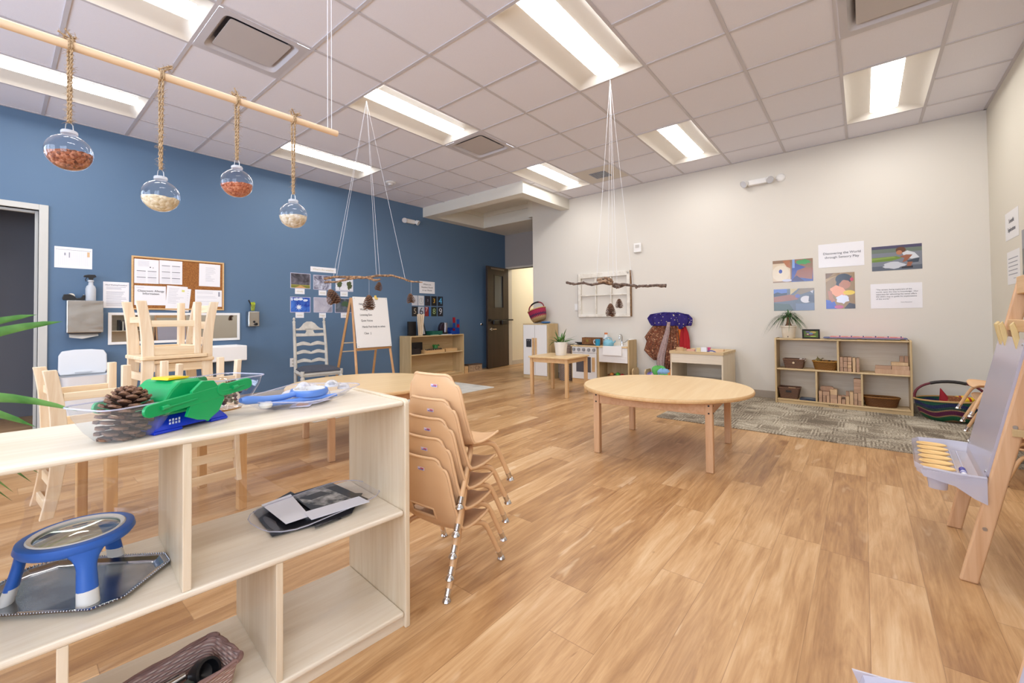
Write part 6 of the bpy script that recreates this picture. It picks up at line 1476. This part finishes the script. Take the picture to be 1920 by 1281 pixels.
# ------------------------------------------------------------------ block shelf contents (x of the room runs to the wall; y falls to the right)
XS = 5.965; ZB, ZM, ZTp = .0605, .4205, .7745
def yp(px_, X=XS, py_=690): return at_x(px_, py_, X).y
def zp(py_, px_, X=XS): return at_x(px_, py_, X).z
o = thing('ponytail_palm', 'ponytail palm in a cream pot on the block shelf', 'potted plant', (6.05, yp(1480, 6.05), ZTp))
MB().lathe([(.001, 0), (.060, 0), (.064, .004), (.076, .13), (.085, .135), (.085, .15), (.078, .15), (.072, .13), (.001, .125)], 28).build('pot', plain('E4D9C6', .45), o, smooth=40)
MB().lathe([(.001, .128), (.073, .126)], 20).build('soil', plain('4A3626', .9), o)
MB().box(-.066, -.060, -.004, .004, .012, .03).build('water_gauge', m_dark, o)
MB().lathe([(.046, .125), (.042, .14), (.026, .17), (.02, .20), (.017, .25), (.001, .26)], 16).build('trunk', _grainy('palm_bark', '5A4230', '856446', 60, .85), o, smooth=50)
q = random.Random(21); m = MB()
for k in range(120):
    a = q.uniform(0, 2 * PI); e = q.uniform(.25, 1.4); d = (math.cos(a) * math.cos(e), math.sin(a) * math.cos(e), math.sin(e)); blade(m, (0, 0, .245), d, q.uniform(.17, .27), q.uniform(.0035, .006), q.uniform(.55, 1.25), q.uniform(-.25, .25), 8)
for k in range(10):
    a = PI / 2 + q.uniform(-.6, .6); blade(m, (0, 0, .245), (math.cos(a) * .5 - .1, math.sin(a), .7), q.uniform(.30, .38), .004, q.uniform(1.1, 1.4), 0, 9)
m.build('foliage', m_leaf2, o, smooth=60)
o = thing('framed_photo', 'black framed small picture of leaves standing on the block shelf', 'picture', (6.02, yp(1522, 6.02), ZTp), (R_(8), 0, -PI / 2))
for r in ((-.084, .084, 0, .016), (-.084, .084, .094, .11), (-.084, -.068, .016, .094), (.068, .084, .016, .094)): MB().box(r[0], r[1], -.009, .006, r[2], r[3]).build('frame_strip', m_black, o)
m = MB(); m.box(-.068, .068, -.003, .002, .016, .094); mats = [plain('5E7A3E', .35)]
for k, (c, p) in enumerate((('C9B56A', blob(.02, .075, .03, .012)), ('7A3550', blob(-.01, .045, .05, .008, 14, .5)), ('6E8AB0', blob(.0, .06, .02, .012)), ('A4C060', blob(.02, .028, .03, .008)), ('D9C9B0', blob(-.03, .052, .01, .008)), ('7A6AA8', blob(-.03, .08, .022, .008)))):
    mats.append(plain(c, .35)); m.add([(x, -.0033 - .0001 * k, z) for x, z in p], [tuple(range(len(p)))], mi=k + 1)
m.build('print', mats, o)
o = thing('world_map_puzzle', 'flat pink and blue board game lying along the top of the block shelf', 'puzzle', (6.08, (yp(1545, 6.0) + yp(1703, 6.0)) / 2, ZTp), 0)
hy = (yp(1545, 6.0) - yp(1703, 6.0)) / 2
for s in (-.9, .1, .6): MB().box(-.10, -.075, s * hy - .02, s * hy + .02, 0, .012).build('foot', plain('B08A4E', .5), o)
MB().box(-.11, .11, -hy, hy, .012, .020).build('board', plain('3E4C86', .4), o)
MB().box(-.105, .105, -hy + .03, hy - .06, .020, .030).build('pink_tile_row', plain('DE9AA0', .45), o)
for k in range(6):
    y = -hy + .08 + k * (2 * hy - .2) / 5; MB().box(-.107, -.06, y, y + .055, .0301, .034).build('orange_tile', plain('E0896C', .45), o); MB().cyl((-.107, y - .03, .030), (-.107, y - .03, .042), .005, n=8).build('peg', plain('3A3F78', .4), o)
def box_basket(label, y0, y1, x0, x1, z, h, mat, hole='dark'):
    o = thing('wicker_basket', label, 'basket', ((x0 + x1) / 2, (y0 + y1) / 2, z), -PI / 2, 'wicker baskets on the block shelf')
    W, D = y1 - y0, x1 - x0; n = 16
    A_ = [[(x, y, zz) for x, y in rrect(W * k, D * k, .015, 3)] for zz, k in ((0, .8), (h, 1), (h, .94), (.006, .76))]
    m = MB(); m.add([p for r in A_ for p in r], [tuple(range(n)), tuple(3 * n + i for i in range(n))] + [(k * n + i, k * n + (i + 1) % n, (k + 1) * n + (i + 1) % n, (k + 1) * n + i) for k in range(3) for i in range(n)]); m.build('body', mat, o, smooth=40)
    MB().tube([(x * .985, y * .985, h) for x, y, _ in A_[1]], .006, 6, True).build('rim', plain('7A5640', .6), o, smooth=50)
    if hole == 'knob': MB().lathe([(.001, -.012), (.012, -.008), (.012, .0), (.001, .004)], 14, T(0, -D * .46, h * .62) @ RX(-PI / 2)).build('wooden_toggle', plain('D9C2A0', .5), o, smooth=50)
    else: MB().box(-.028, .028, -D * .49 - .004, -D * .47, h * .60, h * .78).build('hand_hole', m_dark, o)
    return o
m_wk = _wicker('brown_weave', '5E4232', '8F6A52', 70, 120); m_gold = _wicker('golden_weave', '6E4410', 'B07A26', 80, 130); m_gold2 = _wicker('dark_golden_weave', '5A3410', '8F5A22', 80, 130)
box_basket('small brown wicker basket with a wooden toggle on the middle board of the block shelf', yp(1508), yp(1467), 5.99, 6.17, ZM, .105, m_wk, 'knob')
pc = MB(); pc.lathe([(.001, 0), (.016, .005), (.02, .02), (.012, .034), (.001, .036)], 14, T(0, 0, 0)); pc.lathe([(.001, 0), (.014, .005), (.017, .016), (.010, .028), (.001, .03)], 14, T(.01, -.03, 0))
o = pc.build('shell_toy', plain('D9CFC6', .5), None, (6.03, yp(1501), ZM + .085), smooth=50); tag(o, 'pale shell piece at the edge of the toggled wicker basket', 'shell')
oval_basket('golden wicker basket of dark leaves on the middle board of the block shelf', (6.075, yp(1547), ZM), PI / 2 - .12, .125, .085, .095, m_gold, plain('A9782E', .6), 'wicker baskets on the block shelf')
o = MB(); q = random.Random(17)
for k in range(16): o.lathe([(.001, -.008), (.03, 0), (.001, .008)], 7, T(q.uniform(-.045, .045), q.uniform(-.09, .09), q.uniform(-.005, .012)) @ RX(q.uniform(-.6, .6)) @ RY(q.uniform(-.6, .6)) @ SC(1, .6, 1))
o = o.build('dark_leaves', plain('2E2530', .8), None, (6.07, yp(1549), ZM + .082)); tag(o, 'dark dried leaves filling the golden wicker basket', 'leaves', None, 'stuff')
o = MB(); o.tube([(0, .02, 0), (0, .0, .03), (.01, -.02, .02)], [.020, .024, .012], 8); o.tube([(0, -.02, .02), (0, -.04, .045), (0, -.05, .04)], .005, 6); o.tube([(0, 0, .03), (.0, .012, .062)], .004, 6)
o = o.build('dried_pod', _grainy('pod', '5A4E2A', '9A8A52', 60, .8), None, (6.04, yp(1534), ZM + .088), smooth=50); tag(o, 'knobbly dried pod sticking up from the golden wicker basket', 'pod')
box_basket('brown wicker basket with a hand hole in the bottom left of the block shelf', yp(1498), yp(1457), 5.985, 6.17, ZB, .125, m_wk)
o = MB().prism(rrect(.05, .07, .01), 0, .02).build('wooden_piece', m_edge, None, (6.06, yp(1482), ZB + .105)); tag(o, 'pale wooden piece in the hand-hole wicker basket', 'toy')
o = thing('picture_book', 'dark blue book lying flat on the bottom of the block shelf', 'book', (6.06, yp(1514), ZB), 0); MB().box(-.08, .08, -.085, .085, 0, .014).build('cover', plain('1E2C48', .35), o, bevel=.002); MB().prism(blob(0, 0, .03, .05, 14, 0, .3, 3), .0141, .0145).build('cover_print', plain('4E7A9A', .35), o)
oval_basket('long oval dark golden basket in the bottom right of the block shelf', (6.06, (yp(1619) + yp(1684)) / 2, ZB), PI / 2 + .15, .155, .085, .10, m_gold2, plain('8A5A22', .6), 'wicker baskets on the block shelf')
m_blocks = [wood('unit_block_%s' % n, a, b_, ax_, .5, .8) for n, a, b_, ax_ in (('a', 'B08A6E', 'C4A084', 'Y'), ('b', 'BE9676', 'D2AE8E', 'Z'), ('c', 'A68268', 'BA967A', 'Y'), ('d', 'CBA67C', 'DBBC94', 'Z'))]
def ublock(label, pl, pr, pt, pb, X=XS, dep=.14, mat=0, z0=None, group='unit blocks on the block shelf'):
    """A wooden block whose front face fills the given pixel columns and rows at depth X."""
    y1, y0 = yp(pl, X), yp(pr, X); zt, zb_ = at_x((pl + pr) / 2, pt, X).z, at_x((pl + pr) / 2, pb, X).z
    if z0 is not None: zb_ = z0
    g = .0008
    o = MB().box(0, dep, -(y1 - y0) / 2 + g, (y1 - y0) / 2 - g, 0, zt - zb_ - g).build('wooden_block', m_blocks[mat], None, (X, (y0 + y1) / 2, zb_), bevel=.002)
    tag(o, label, 'block', group); return o
BL = [ # left cluster of the middle board
 ('upright block at the left end of the middle-board block wall', 1574.5, 1581, 670, 689, 0, None), ('block lying under the left upright of the middle-board block wall', 1574.5, 1581.5, 689.3, 696, 2, ZM),
 ('top left small block in the middle-board block wall', 1581.4, 1589, 670.3, 677.5, 2, None), ('top right small block in the middle-board block wall', 1589.3, 1597, 670.5, 677.8, 1, None),
 ('tall narrow block in the middle of the middle-board block wall', 1581.4, 1588.8, 678, 689.4, 0, None), ('small block under the tall narrow one of the middle-board block wall', 1581.8, 1588.8, 689.8, 696.5, 2, ZM),
 ('square block stacked third from bottom in the middle-board block wall', 1589.2, 1597, 678.3, 684, 1, None), ('square block stacked second from bottom in the middle-board block wall', 1589.2, 1597, 684.3, 690, 3, None), ('square block at the bottom right of the middle-board block wall', 1589.2, 1597, 690.3, 697, 1, ZM),
 ('pale tall plank standing right of the middle-board block wall', 1598.6, 1604.4, 671.5, 695.5, 3, ZM), ('brown tall plank standing last in the middle-board block wall', 1605.6, 1611.6, 671.8, 696, 2, ZM)]
for lb, a, b_, c, d, k, z in BL: ublock(lb, a, b_, c, d, XS, .15, k, z)
ublock('longest plank at the bottom of the plank pile', 1640.5, 1706.5, 693.2, 703, XS - .004, .10, 1, ZM)
zz = at_x(1673, 693.2, XS).z
ublock('left plank in the second layer of the plank pile', 1641, 1671.5, 686.3, 693.4, XS, .10, 0, zz); ublock('right plank in the second layer of the plank pile', 1672, 1705.4, 686.6, 693.8, XS, .10, 1, zz)
zz = at_x(1690, 686.4, XS).z
ublock('short plank on top of the plank pile', 1671, 1703.5, 680, 686.6, XS, .10, 3, zz)
zz = at_x(1695, 680.2, XS).z
for k, (a, b_) in enumerate(((1687, 1695), (1696, 1703.6))): ublock(('left of the two small dark blocks standing on the plank pile', 'right of the two small dark blocks standing on the plank pile')[k], a, b_, 668, 679.8, XS + .06, .05, 2, zz)
# castle on the bottom board
def col(lbs, pl, pr, rows, base=ZB, X=XS, dep=.13, mats=(0, 1, 2)):
    z = base
    for k, (lb, top) in enumerate(zip(lbs, rows)):
        y1, y0 = yp(pl, X), yp(pr, X); zt = at_x((pl + pr) / 2, top, X).z
        o = MB().box(0, dep, -(y1 - y0) / 2 + .0008, (y1 - y0) / 2 - .0008, 0, zt - z - .0008).build('wooden_block', m_blocks[mats[k % len(mats)]], None, (X, (y0 + y1) / 2, z), bevel=.002)
        tag(o, lb, 'block', 'unit blocks of the bottom-board castle'); z = zt
    return z
z1 = col(['lower upright block at the left end of the castle', 'cap block at the left end of the castle'], 1534, 1540.6, (741, 733.5))
z2 = col(['left of the two uprights under the castle bench', ], 1541.4, 1547.6, (741.5,), mats=(2,)); col(['right of the two uprights under the castle bench'], 1548.2, 1554.4, (742,), mats=(1,))
ublock('bench block across the two castle uprights', 1541.2, 1554.4, 734.5, 741.3, XS, .13, 0, z2)
z3 = col(['bottom of the three wide blocks in the castle', 'middle of the three wide blocks in the castle', 'top of the three wide blocks in the castle'], 1555.2, 1568.6, (748, 740.5, 731), mats=(1, 0, 3))
o = MB(); o.prism(rrect(.125, .05, .024), -.05, .0); o = o.build('curved_block', m_blocks[2], None, (XS + .055, yp(1548), z1 + .0014), (PI / 2, 0, PI / 2 + PI)); o.location = (XS + .055, yp(1549), z1 + .0265); tag(o, 'rounded block ring lying on the left end of the castle', 'block')
col(['first short post right of the wide castle blocks'], 1569.4, 1576, (743,), mats=(1,)); zl = col(['low block under the small castle arch'], 1576.8, 1583.8, (749.3,), mats=(0,))
o = MB(); o.prism([(-.028, 0), (-.014, 0)] + [(-.014 * math.cos(R_(a)), .016 + .014 * math.sin(R_(a)) - .002) for a in range(0, 181, 20)] + [(.014, 0), (.028, 0)] + [(.028 * math.cos(R_(a)), .016 + .028 * math.sin(R_(a)) - .002) for a in range(0, 181, 20)], 0, .05, Matrix(((0, 0, 1, 0), (1, 0, 0, 0), (0, 1, 0, 0), (0, 0, 0, 1))))
o = o.build('arch_block', m_blocks[2], None, (XS + .03, yp(1580.5), zl), bevel=.001); tag(o, 'small dark arch block in the dip of the castle', 'block')
col(['second short post, pale, in the castle dip'], 1584.4, 1591.2, (744,), mats=(3,)); zq = col(['tall yellowish post beside the castle tower'], 1591.8, 1599, (735.5,), mats=(3,))
ublock('small block behind the short posts of the castle', 1585, 1591, 734, 743.8, XS + .05, .05, 2, at_x(1588, 744, XS).z)
col(['bottom block of the castle tower', 'second block of the left tower column', ], 1599.8, 1606.6, (748, 737.5), mats=(0, 1)); col(['bottom right block of the castle tower', 'second block of the right tower column'], 1607.2, 1614, (752, 737.5), mats=(2, 1))
zt_ = at_x(1607, 737.5, XS).z
col(['third layer block of the castle tower', 'fourth layer block of the castle tower', 'fifth layer block of the castle tower', 'top block of the castle tower'], 1599.8, 1613.8, (731, 724.5, 718, 711), zt_, XS, .10, (2, 0, 2, 0))

# ------------------------------------------------------------------ big round basket on the rug
o = woven_hoop_basket('large green and purple striped round basket on the rug beside the block shelf', (5.93, -.645, .009), -PI / 2, .255, .20, .205, R_(-3),
    (_bands('basket_green', [(0, '8A6A4A'), (.06, '0F5A38'), (.27, '9A7A58'), (.33, '5A123E'), (.52, '9A7A58'), (.58, '1D3F3A'), (.7, '1B2350'), (.86, '14513C')], 1.5, 5), plain('B8935E', .6), plain('6A2430', .6)), .17, 1.2)
o = MB().lathe([(.05, 0), (.04, .03), (.02, .09), (.004, .14), (.001, .145)], 16).build('red_felt_hat', plain('8E1220', .85), None, (5.85, -.60, .185), (R_(-14), 0, 0), smooth=60); tag(o, 'red pointed felt cone in the striped round basket', 'toy')
o = MB().lathe([(.001, 0), (.05, .01), (.065, .04), (.04, .075), (.001, .08)], 18, SC(1, 1.2, 1)).build('brown_felt_toy', _grainy('brown_felt', '6A3A1E', '8E5630', 70, .9), None, (5.86, -.66, .175), smooth=60); tag(o, 'brown felt bundle in the striped round basket', 'toy')
for k, (y, z, lb) in enumerate(((-.70, .235, 'yellow and red maraca at the back of the striped round basket'), (-.755, .228, 'yellow and red maraca at the front of the striped round basket'))):
    o = thing('maraca', lb, 'toy', (5.88 - .03 * k, y, z), (R_(80), 0, R_(10 + 10 * k)), 'yellow toy maracas')
    MB().lathe([(.001, -.06), (.022, -.05), (.026, -.02), (.026, .02), (.02, .05), (.001, .06)], 16).build('maraca_body', plain('E8BE1E', .4), o, smooth=50)
    MB().lathe([(.0265, -.008), (.0275, 0), (.0265, .008)], 16).build('red_band', plain('A3121E', .5), o)

# ------------------------------------------------------------------ double easels with paint trays
m_tray = cloudy('tray_plastic', 'ECECF4', 'E2E2EE', .52); m_cup = plain('E8C07E', .4); m_board = plain('B6B3C1', .2)
def paint_easel(label, loc, rot):
    o = thing('paint_easel', label, 'easel', loc, rot, 'painting easels')
    yf = lambda z: -.208 * z; yb = lambda z: -.52 + .208 * z
    for s in (-1, 1):
        x = s * .285
        M = Matrix(((0, 0, 1, x - .011), (1, 0, 0, 0), (0, 1, 0, 0), (0, 0, 0, 1)))
        for fn_, nm in ((yf, 'front_leg'), (yb, 'rear_leg')):
            lg = MB().prism([(fn_(0) - .026, .0), (fn_(0) + .026, .0), (fn_(1.2) + .026, 1.2), (fn_(1.2) - .026, 1.2)], 0, .022, M).build(nm, m_beech, o, bevel=.007, seg=3)
            for z in (.22, .62): MB().cyl((x + s * .010, fn_(z), z), (x + s * .014, fn_(z), z), .007, n=12).build('bolt_head', m_steel, lg)
        MB().prism([(-.17, -.011), (-.10, -.014), (-.10, .014), (-.17, .011)], -.004, .004, T(x + s * .016, -.02, .60) @ RY(PI / 2) @ RZ(PI / 2)).build('hinge_plate', m_maple_z, o, bevel=.002)
    Mf = T(0, -.208 * .41 + .028, .41) @ RX(math.atan(.208)); Mb_ = T(0, -.52 + .208 * .41 - .028, .41) @ RX(-math.atan(.208))
    bd = MB().prism(rrect(.545, .545, .012, cy=.2725), -.005, .005, Mf @ RX(PI / 2)).build('front_board', m_board, o)
    for x in (-.25, .25):
        for z in (.02, .525): MB().cyl(Mf @ Vector((x, .004, z)), Mf @ Vector((x, .008, z)), .005, n=10).build('screw', m_steel, bd)
    MB().prism(rrect(.545, .545, .012, cy=.2725), -.005, .005, Mb_ @ RX(PI / 2)).build('rear_board', m_board, o)
    MB().box(-.274, .274, yf(.35) - .02, yf(.35) + .012, .33, .385).build('front_rail', m_edge, o, bevel=.003); MB().box(-.274, .274, yb(.35) - .012, yb(.35) + .02, .33, .385).build('rear_rail', m_edge, o, bevel=.003)
    MB().box(-.274, .274, yf(1.16) - .022, yf(1.16) + .022, 1.13, 1.21).build('top_rail', m_edge, o, bevel=.004); MB().box(-.274, .274, yb(1.16) - .022, yb(1.16) + .016, 1.13, 1.19).build('top_rail', m_edge, o, bevel=.004)
    MB().box(-.274, .274, yf(.985) - .012, yf(.985) + .016, .965, 1.015).build('clip_rail', m_edge, o, bevel=.003)
    for k, x in enumerate((.20, .165, .08, -.16)):
        MB().prism([(-.012, -.05), (.002, -.055), (.010, -.01), (.018, .04), (.006, .055), (-.004, .02)], -.008, .008, T(x, yf(.97) + .045, .955) @ RZ(PI / 2) @ RX(PI / 2)).build('wooden_clip', plain('D6BC82', .5), o, bevel=.003)
    # tray: shallow trough with a well for cups and a marker groove
    P_ = [(-.30, -.055), (.30, -.055), (.305, .02), (.28, .12), (.22, .145), (-.22, .145), (-.28, .12), (-.305, .02)][::-1]
    P_ = dens(P_, 5); n = len(P_); m = MB()
    def ring(k, z, yk=0): return [(x * k, (y - .045) * k + .045 + yk, z) for x, y in P_]
    A_ = [ring(.88, .372), ring(.93, .376), ring(.985, .416), ring(1.0, .420), ring(1.012, .414), ring(1.0, .395)]
    m.add([p for r in A_ for p in r], [tuple(range(n))] + [(k * n + i, k * n + (i + 1) % n, (k + 1) * n + (i + 1) % n, (k + 1) * n + i) for k in range(5) for i in range(n)]); tray = m.build('paint_tray', m_tray, o, smooth=40)
    for s in (-1, 1): MB().prism([(-.055, .41), (.13, .41), (.12, .385), (.03, .365), (-.02, .33), (-.055, .315)], 0, .004, Matrix(((0, 0, 1, s * .303 - .002), (1, 0, 0, 0), (0, 1, 0, 0), (0, 0, 0, 1)))).build('bracket', m_tray, tray)
    MB().box(-.25, .25, -.012, -.008, .378, .384).box(-.25, .25, .012, .016, .378, .384).build('groove_rib', m_tray, tray)
    return o
EA = Matrix.Translation((2.705, -.311, 0)) @ RZ(R_(-2.6)); EB = Matrix.Translation((.71, -.168, 0)) @ RZ(R_(13))
paint_easel('wooden painting easel with translucent tray of yellow cups at the right edge', (2.705, -.311, 0), R_(-2.6))
paint_easel('second painting easel, only its tray corner showing at the bottom right', (.71, -.168, 0), R_(13))
def paint_cup(M, x, label):
    o = thing('paint_cup', label, 'cup', tuple(M @ Vector((x, .075, .3785))), M.to_euler().z, 'yellow paint cups')
    k = SC(.036 / .045, 1.45, 1)
    MB().lathe([(.001, -.060), (.026, -.058), (.030, .0)], 24, SC(.9, 1.1, 1)).build('clear_beaker', m_tray, o, smooth=50)
    MB().lathe([(.001, -.004), (.020, -.004), (.024, .014), (.035, .024), (.038, .027), (.036, .031), (.031, .029), (.022, .017), (.017, .002), (.001, .001)], 28, k).build('yellow_lid', m_cup, o, smooth=50)
lbs = ['yellow paint cup at the near end of the easel tray', 'second yellow paint cup from the near end of the easel tray', 'third yellow paint cup from the near end of the easel tray', 'third yellow paint cup from the far end of the easel tray', 'second yellow paint cup from the far end of the easel tray', 'yellow paint cup at the far end of the easel tray']
for k in range(6): paint_cup(EA, -.215 + .086 * k, lbs[k])
paint_cup(EB, .215, 'yellow paint cup in the tray corner at the bottom edge')
mk = EA @ Vector((-.185, -.002, .3925))
o = thing('marker_pen', 'blue and white marker lying in the easel tray', 'marker', mk, (PI / 2, 0, R_(90 - 2.6)))
MB().cyl((0, 0, -.055), (0, 0, .01), .0095, n=14).build('barrel', plain('E6E6F0', .35), o, smooth=40); MB().cyl((0, 0, .01), (0, 0, .055), .0105, n=14).build('cap', plain('1E2C9A', .3), o, smooth=40); MB().cyl((0, 0, -.062), (0, 0, -.055), .008, n=14).build('end_plug', plain('2A2A8A', .3), o); MB().lathe([(.0097, -.02), (.0098, -.01), (.0097, .0)], 14).build('label_band', plain('8E92C8', .4), o)

# ------------------------------------------------------------------ prints on the cream and right-hand walls
def wp(name, label, cat, y0, y1, z0, z1, g, shapes=(), group=None): return sheet(name, label, cat, 'back', -y0, -y1, z0, z1, g, shapes, .0015, 0, group)
m_lam = NT('laminated_paper').pbr('EFEDF0', .18)
o = wp('title_poster', 'laminated white poster reading Discovering the World through Sensory Play', 'poster', .401, -.020, 1.608, 1.884, m_lam)
on(o, 'Discovering the World\nthrough Sensory Play', .037, .52, .50, .421, .276, plain('45454E', .5), 'CENTER', 1.0, 1.25)
o = wp('quote_poster', 'laminated white poster with a five-line quotation at the right', 'poster', -.068, -.488, 1.114, 1.386, m_lam)
on(o, '"The senses, being explorers of the\nworld, open the way to knowledge.  Our\napparatus for educating the sense offers\nthe child a key to guide his explorations\nof the world."', .0205, .11, .57, .42, .272, plain('55555E', .5), 'LEFT', 1.0, 1.25)
on(o, 'Maria Montessori', .0125, .70, .24, .42, .272, plain('55555E', .5))
def play_photo(label, y0, y1, z0, z1, g, shapes): return wp('play_photograph', label, 'photograph', y0, y1, z0, z1, g, shapes, 'laminated play photographs on the cream wall')
def gl(c): 
    k = 'gl_' + c
    if k not in _cache: _cache[k] = NT(k).pbr(c, .16)
    return _cache[k]
SK, SK2 = gl('9A5E44'), gl('B97A58')
play_photo('laminated photograph of a hand in blue water beside a wooden wheel', .872, .457, 1.459, 1.734, gl('8E6A48'), [(gl('D8C2A2'), R4(0, .05, .45, .86)), (gl('E2D2B8'), blob(.2, .42, .22, .36, 20)), (gl('2A3F9A'), blob(.2, .5, .045, .09)), (gl('B06A32'), [(.25, .98), (.44, .98), (.46, .6), (.36, .7)]), (gl('3C4E9A'), [(.47, .0), (1, 0), (1, .5), (.7, .72), (.5, .9)]), (gl('7FA0D8'), R4(.5, .62, .56, 1)), (gl('3E9A4A'), blob(.78, .86, .17, .11, 14, 0, .5, 3)), (SK, [(.55, .22), (.98, .08), (1, .58), (.82, .62), (.62, .5)]), (gl('3A2E5E'), [(.46, .05), (.8, .0), (.6, .28)]), (gl('C9C9DA'), blob(.36, .08, .12, .06))])
play_photo('laminated photograph of an arm reaching over grey stones, behind the palm', .867, .449, 1.105, 1.375, gl('5E6672'), [(gl('5470B8'), R4(0, .72, .34, 1)), (gl('2A3446'), [(0, .66), (.34, .7), (.34, .82), (.2, .8), (.1, .86), (0, .8)]), (gl('C9B47E'), [(.42, .72), (.62, 1), (.42, 1)]), (gl('8A7658'), [(.5, .68), (.66, 1), (1, 1), (1, .9), (.7, .74)]), (SK, [(0, .4), (.0, .64), (.4, .74), (.64, .64), (.6, .5), (.42, .46), (.2, .42)]), (gl('D5D2D6'), blob(.80, .5, .13, .16, 16)), (gl('C6C4CC'), [(.9, .86), (.98, .9), (.96, .76)]), (gl('4A4E5E'), [(.86, .4), (1, .36), (1, .7), (.88, .7)]), (gl('6C7890'), R4(.55, 0, 1, .32)), (gl('4A5A4E'), [(0, 0), (.5, 0), (.4, .3), (0, .36)]), (gl('5E64A8'), blob(.6, .66, .06, .09))])
play_photo('laminated photograph of a dark-haired girl in a peach shirt with a yellow toy', .336, .068, 1.119, 1.538, gl('9A7A4A'), [(gl('7E5E34'), [(0, .8), (.3, 1), (0, 1)]), (gl('B89A6A'), [(.0, .75), (.5, .98), (.62, 1), (0, .84)]), (gl('3A56B8'), [(0, .0), (0, .26), (.3, .2), (.4, .0)]), (gl('20202E'), blob(.62, .82, .28, .15, 18)), (gl('1A1A26'), blob(.48, .66, .12, .14)), (SK2, blob(.66, .67, .20, .125, 18)), (gl('23202A'), [(.42, .86), (.9, .9), (.86, .76), (.6, .8), (.46, .68)]), (gl('F0A37A'), [(.14, .56), (.36, .66), (.6, .58), (.72, .46), (.66, .34), (.34, .34), (.2, .44)]), (SK2, [(.06, .5), (.2, .5), (.26, .3), (.34, .22), (.2, .18), (.1, .3)]), (gl('E8C628'), blob(.8, .44, .2, .065, 16)), (gl('DDE2F4'), blob(.55, .26, .22, .12, 16, 0, .5, 5)), (gl('C05A86'), blob(.45, .05, .16, .05)), (gl('3E3A44'), [(.62, .0), (1, 0), (1, .12), (.8, .16)]), (gl('C42A46'), blob(.9, .8, .06, .05))])
play_photo('laminated photograph of a child crouching beside a puddle on grass', -.085, -.493, 1.530, 1.801, gl('7E828C'), [(gl('4E4A66'), R4(0, .86, 1, 1)), (gl('6E7A6E'), R4(0, .72, 1, .88)), (gl('6E8A34'), [(0, .36), (0, .54), (.5, .56), (.62, .48), (.4, .38)]), (gl('8AA24A'), [(0, .44), (.0, .52), (.45, .55), (.5, .5)]), (gl('5E6470'), R4(0, 0, 1, .18)), (gl('C9CCD4'), blob(.45, .2, .22, .13, 16, 0, .5, 6)), (gl('6A4632'), blob(.59, .80, .10, .12, 18)), (SK2, blob(.56, .70, .06, .09)), (gl('D5D8DE'), [(.62, .68), (.72, .76), (.86, .66), (.95, .46), (.8, .42), (.66, .5)]), (SK, [(.56, .54), (.7, .6), (.82, .58), (.7, .34), (.62, .3), (.66, .46)]), (gl('3E4654'), [(.7, .36), (.95, .44), (.93, .28), (.74, .26)]), (SK, [(.72, .30), (.82, .30), (.78, .12), (.70, .12)]), (gl('2A2A32'), [(.6, .12), (.82, .14), (.82, .06), (.6, .06)])])
m_lam2 = plain('E4E2E2', .4)
o = sheet('science_title_poster', 'white poster reading Scientific Explorations on the right-hand wall', 'poster', 'right', -5.65, -5.24, 1.675, 1.913, m_lam2)
on(o, 'Scientific\nExplorations', .052, .5, .5, .41, .238, plain('55555E', .5), 'CENTER', .9, 1.4)
o = sheet('science_quote_poster', 'white poster with lines of small text below the science title', 'poster', 'right', -5.62, -5.237, 1.292, 1.573, m_lam2, lines(.1, .92, [.78, .66, .54, .42, .30], .03, '8E8E98', .15, 3) + [('8E8E98', R4(.5, .16, .7, .18))])
sheet('science_photograph', 'dark photograph on the right-hand wall above the easel top', 'photograph', 'right', -5.16, -4.86, 1.33, 1.70, '6E6A66', [('C9A62A', blob(.3, .2, .2, .14)), ('8A8890', R4(0, .6, 1, 1)), ('3E4A3E', R4(0, .0, 1, .12))])
for k, z in enumerate((1.155, 1.075)):
    o = MB().lathe([(.001, 0), (.014, .002), (.010, .03), (.012, .05), (.001, .052)], 14, RX(-PI / 2)).build('push_pin', plain('1F78B4', .3), None, (4.62, YR, z), smooth=40); tag(o, ('upper blue peg on the right-hand wall behind the easel', 'lower blue peg on the right-hand wall behind the easel')[k], 'peg')
finish_texts()
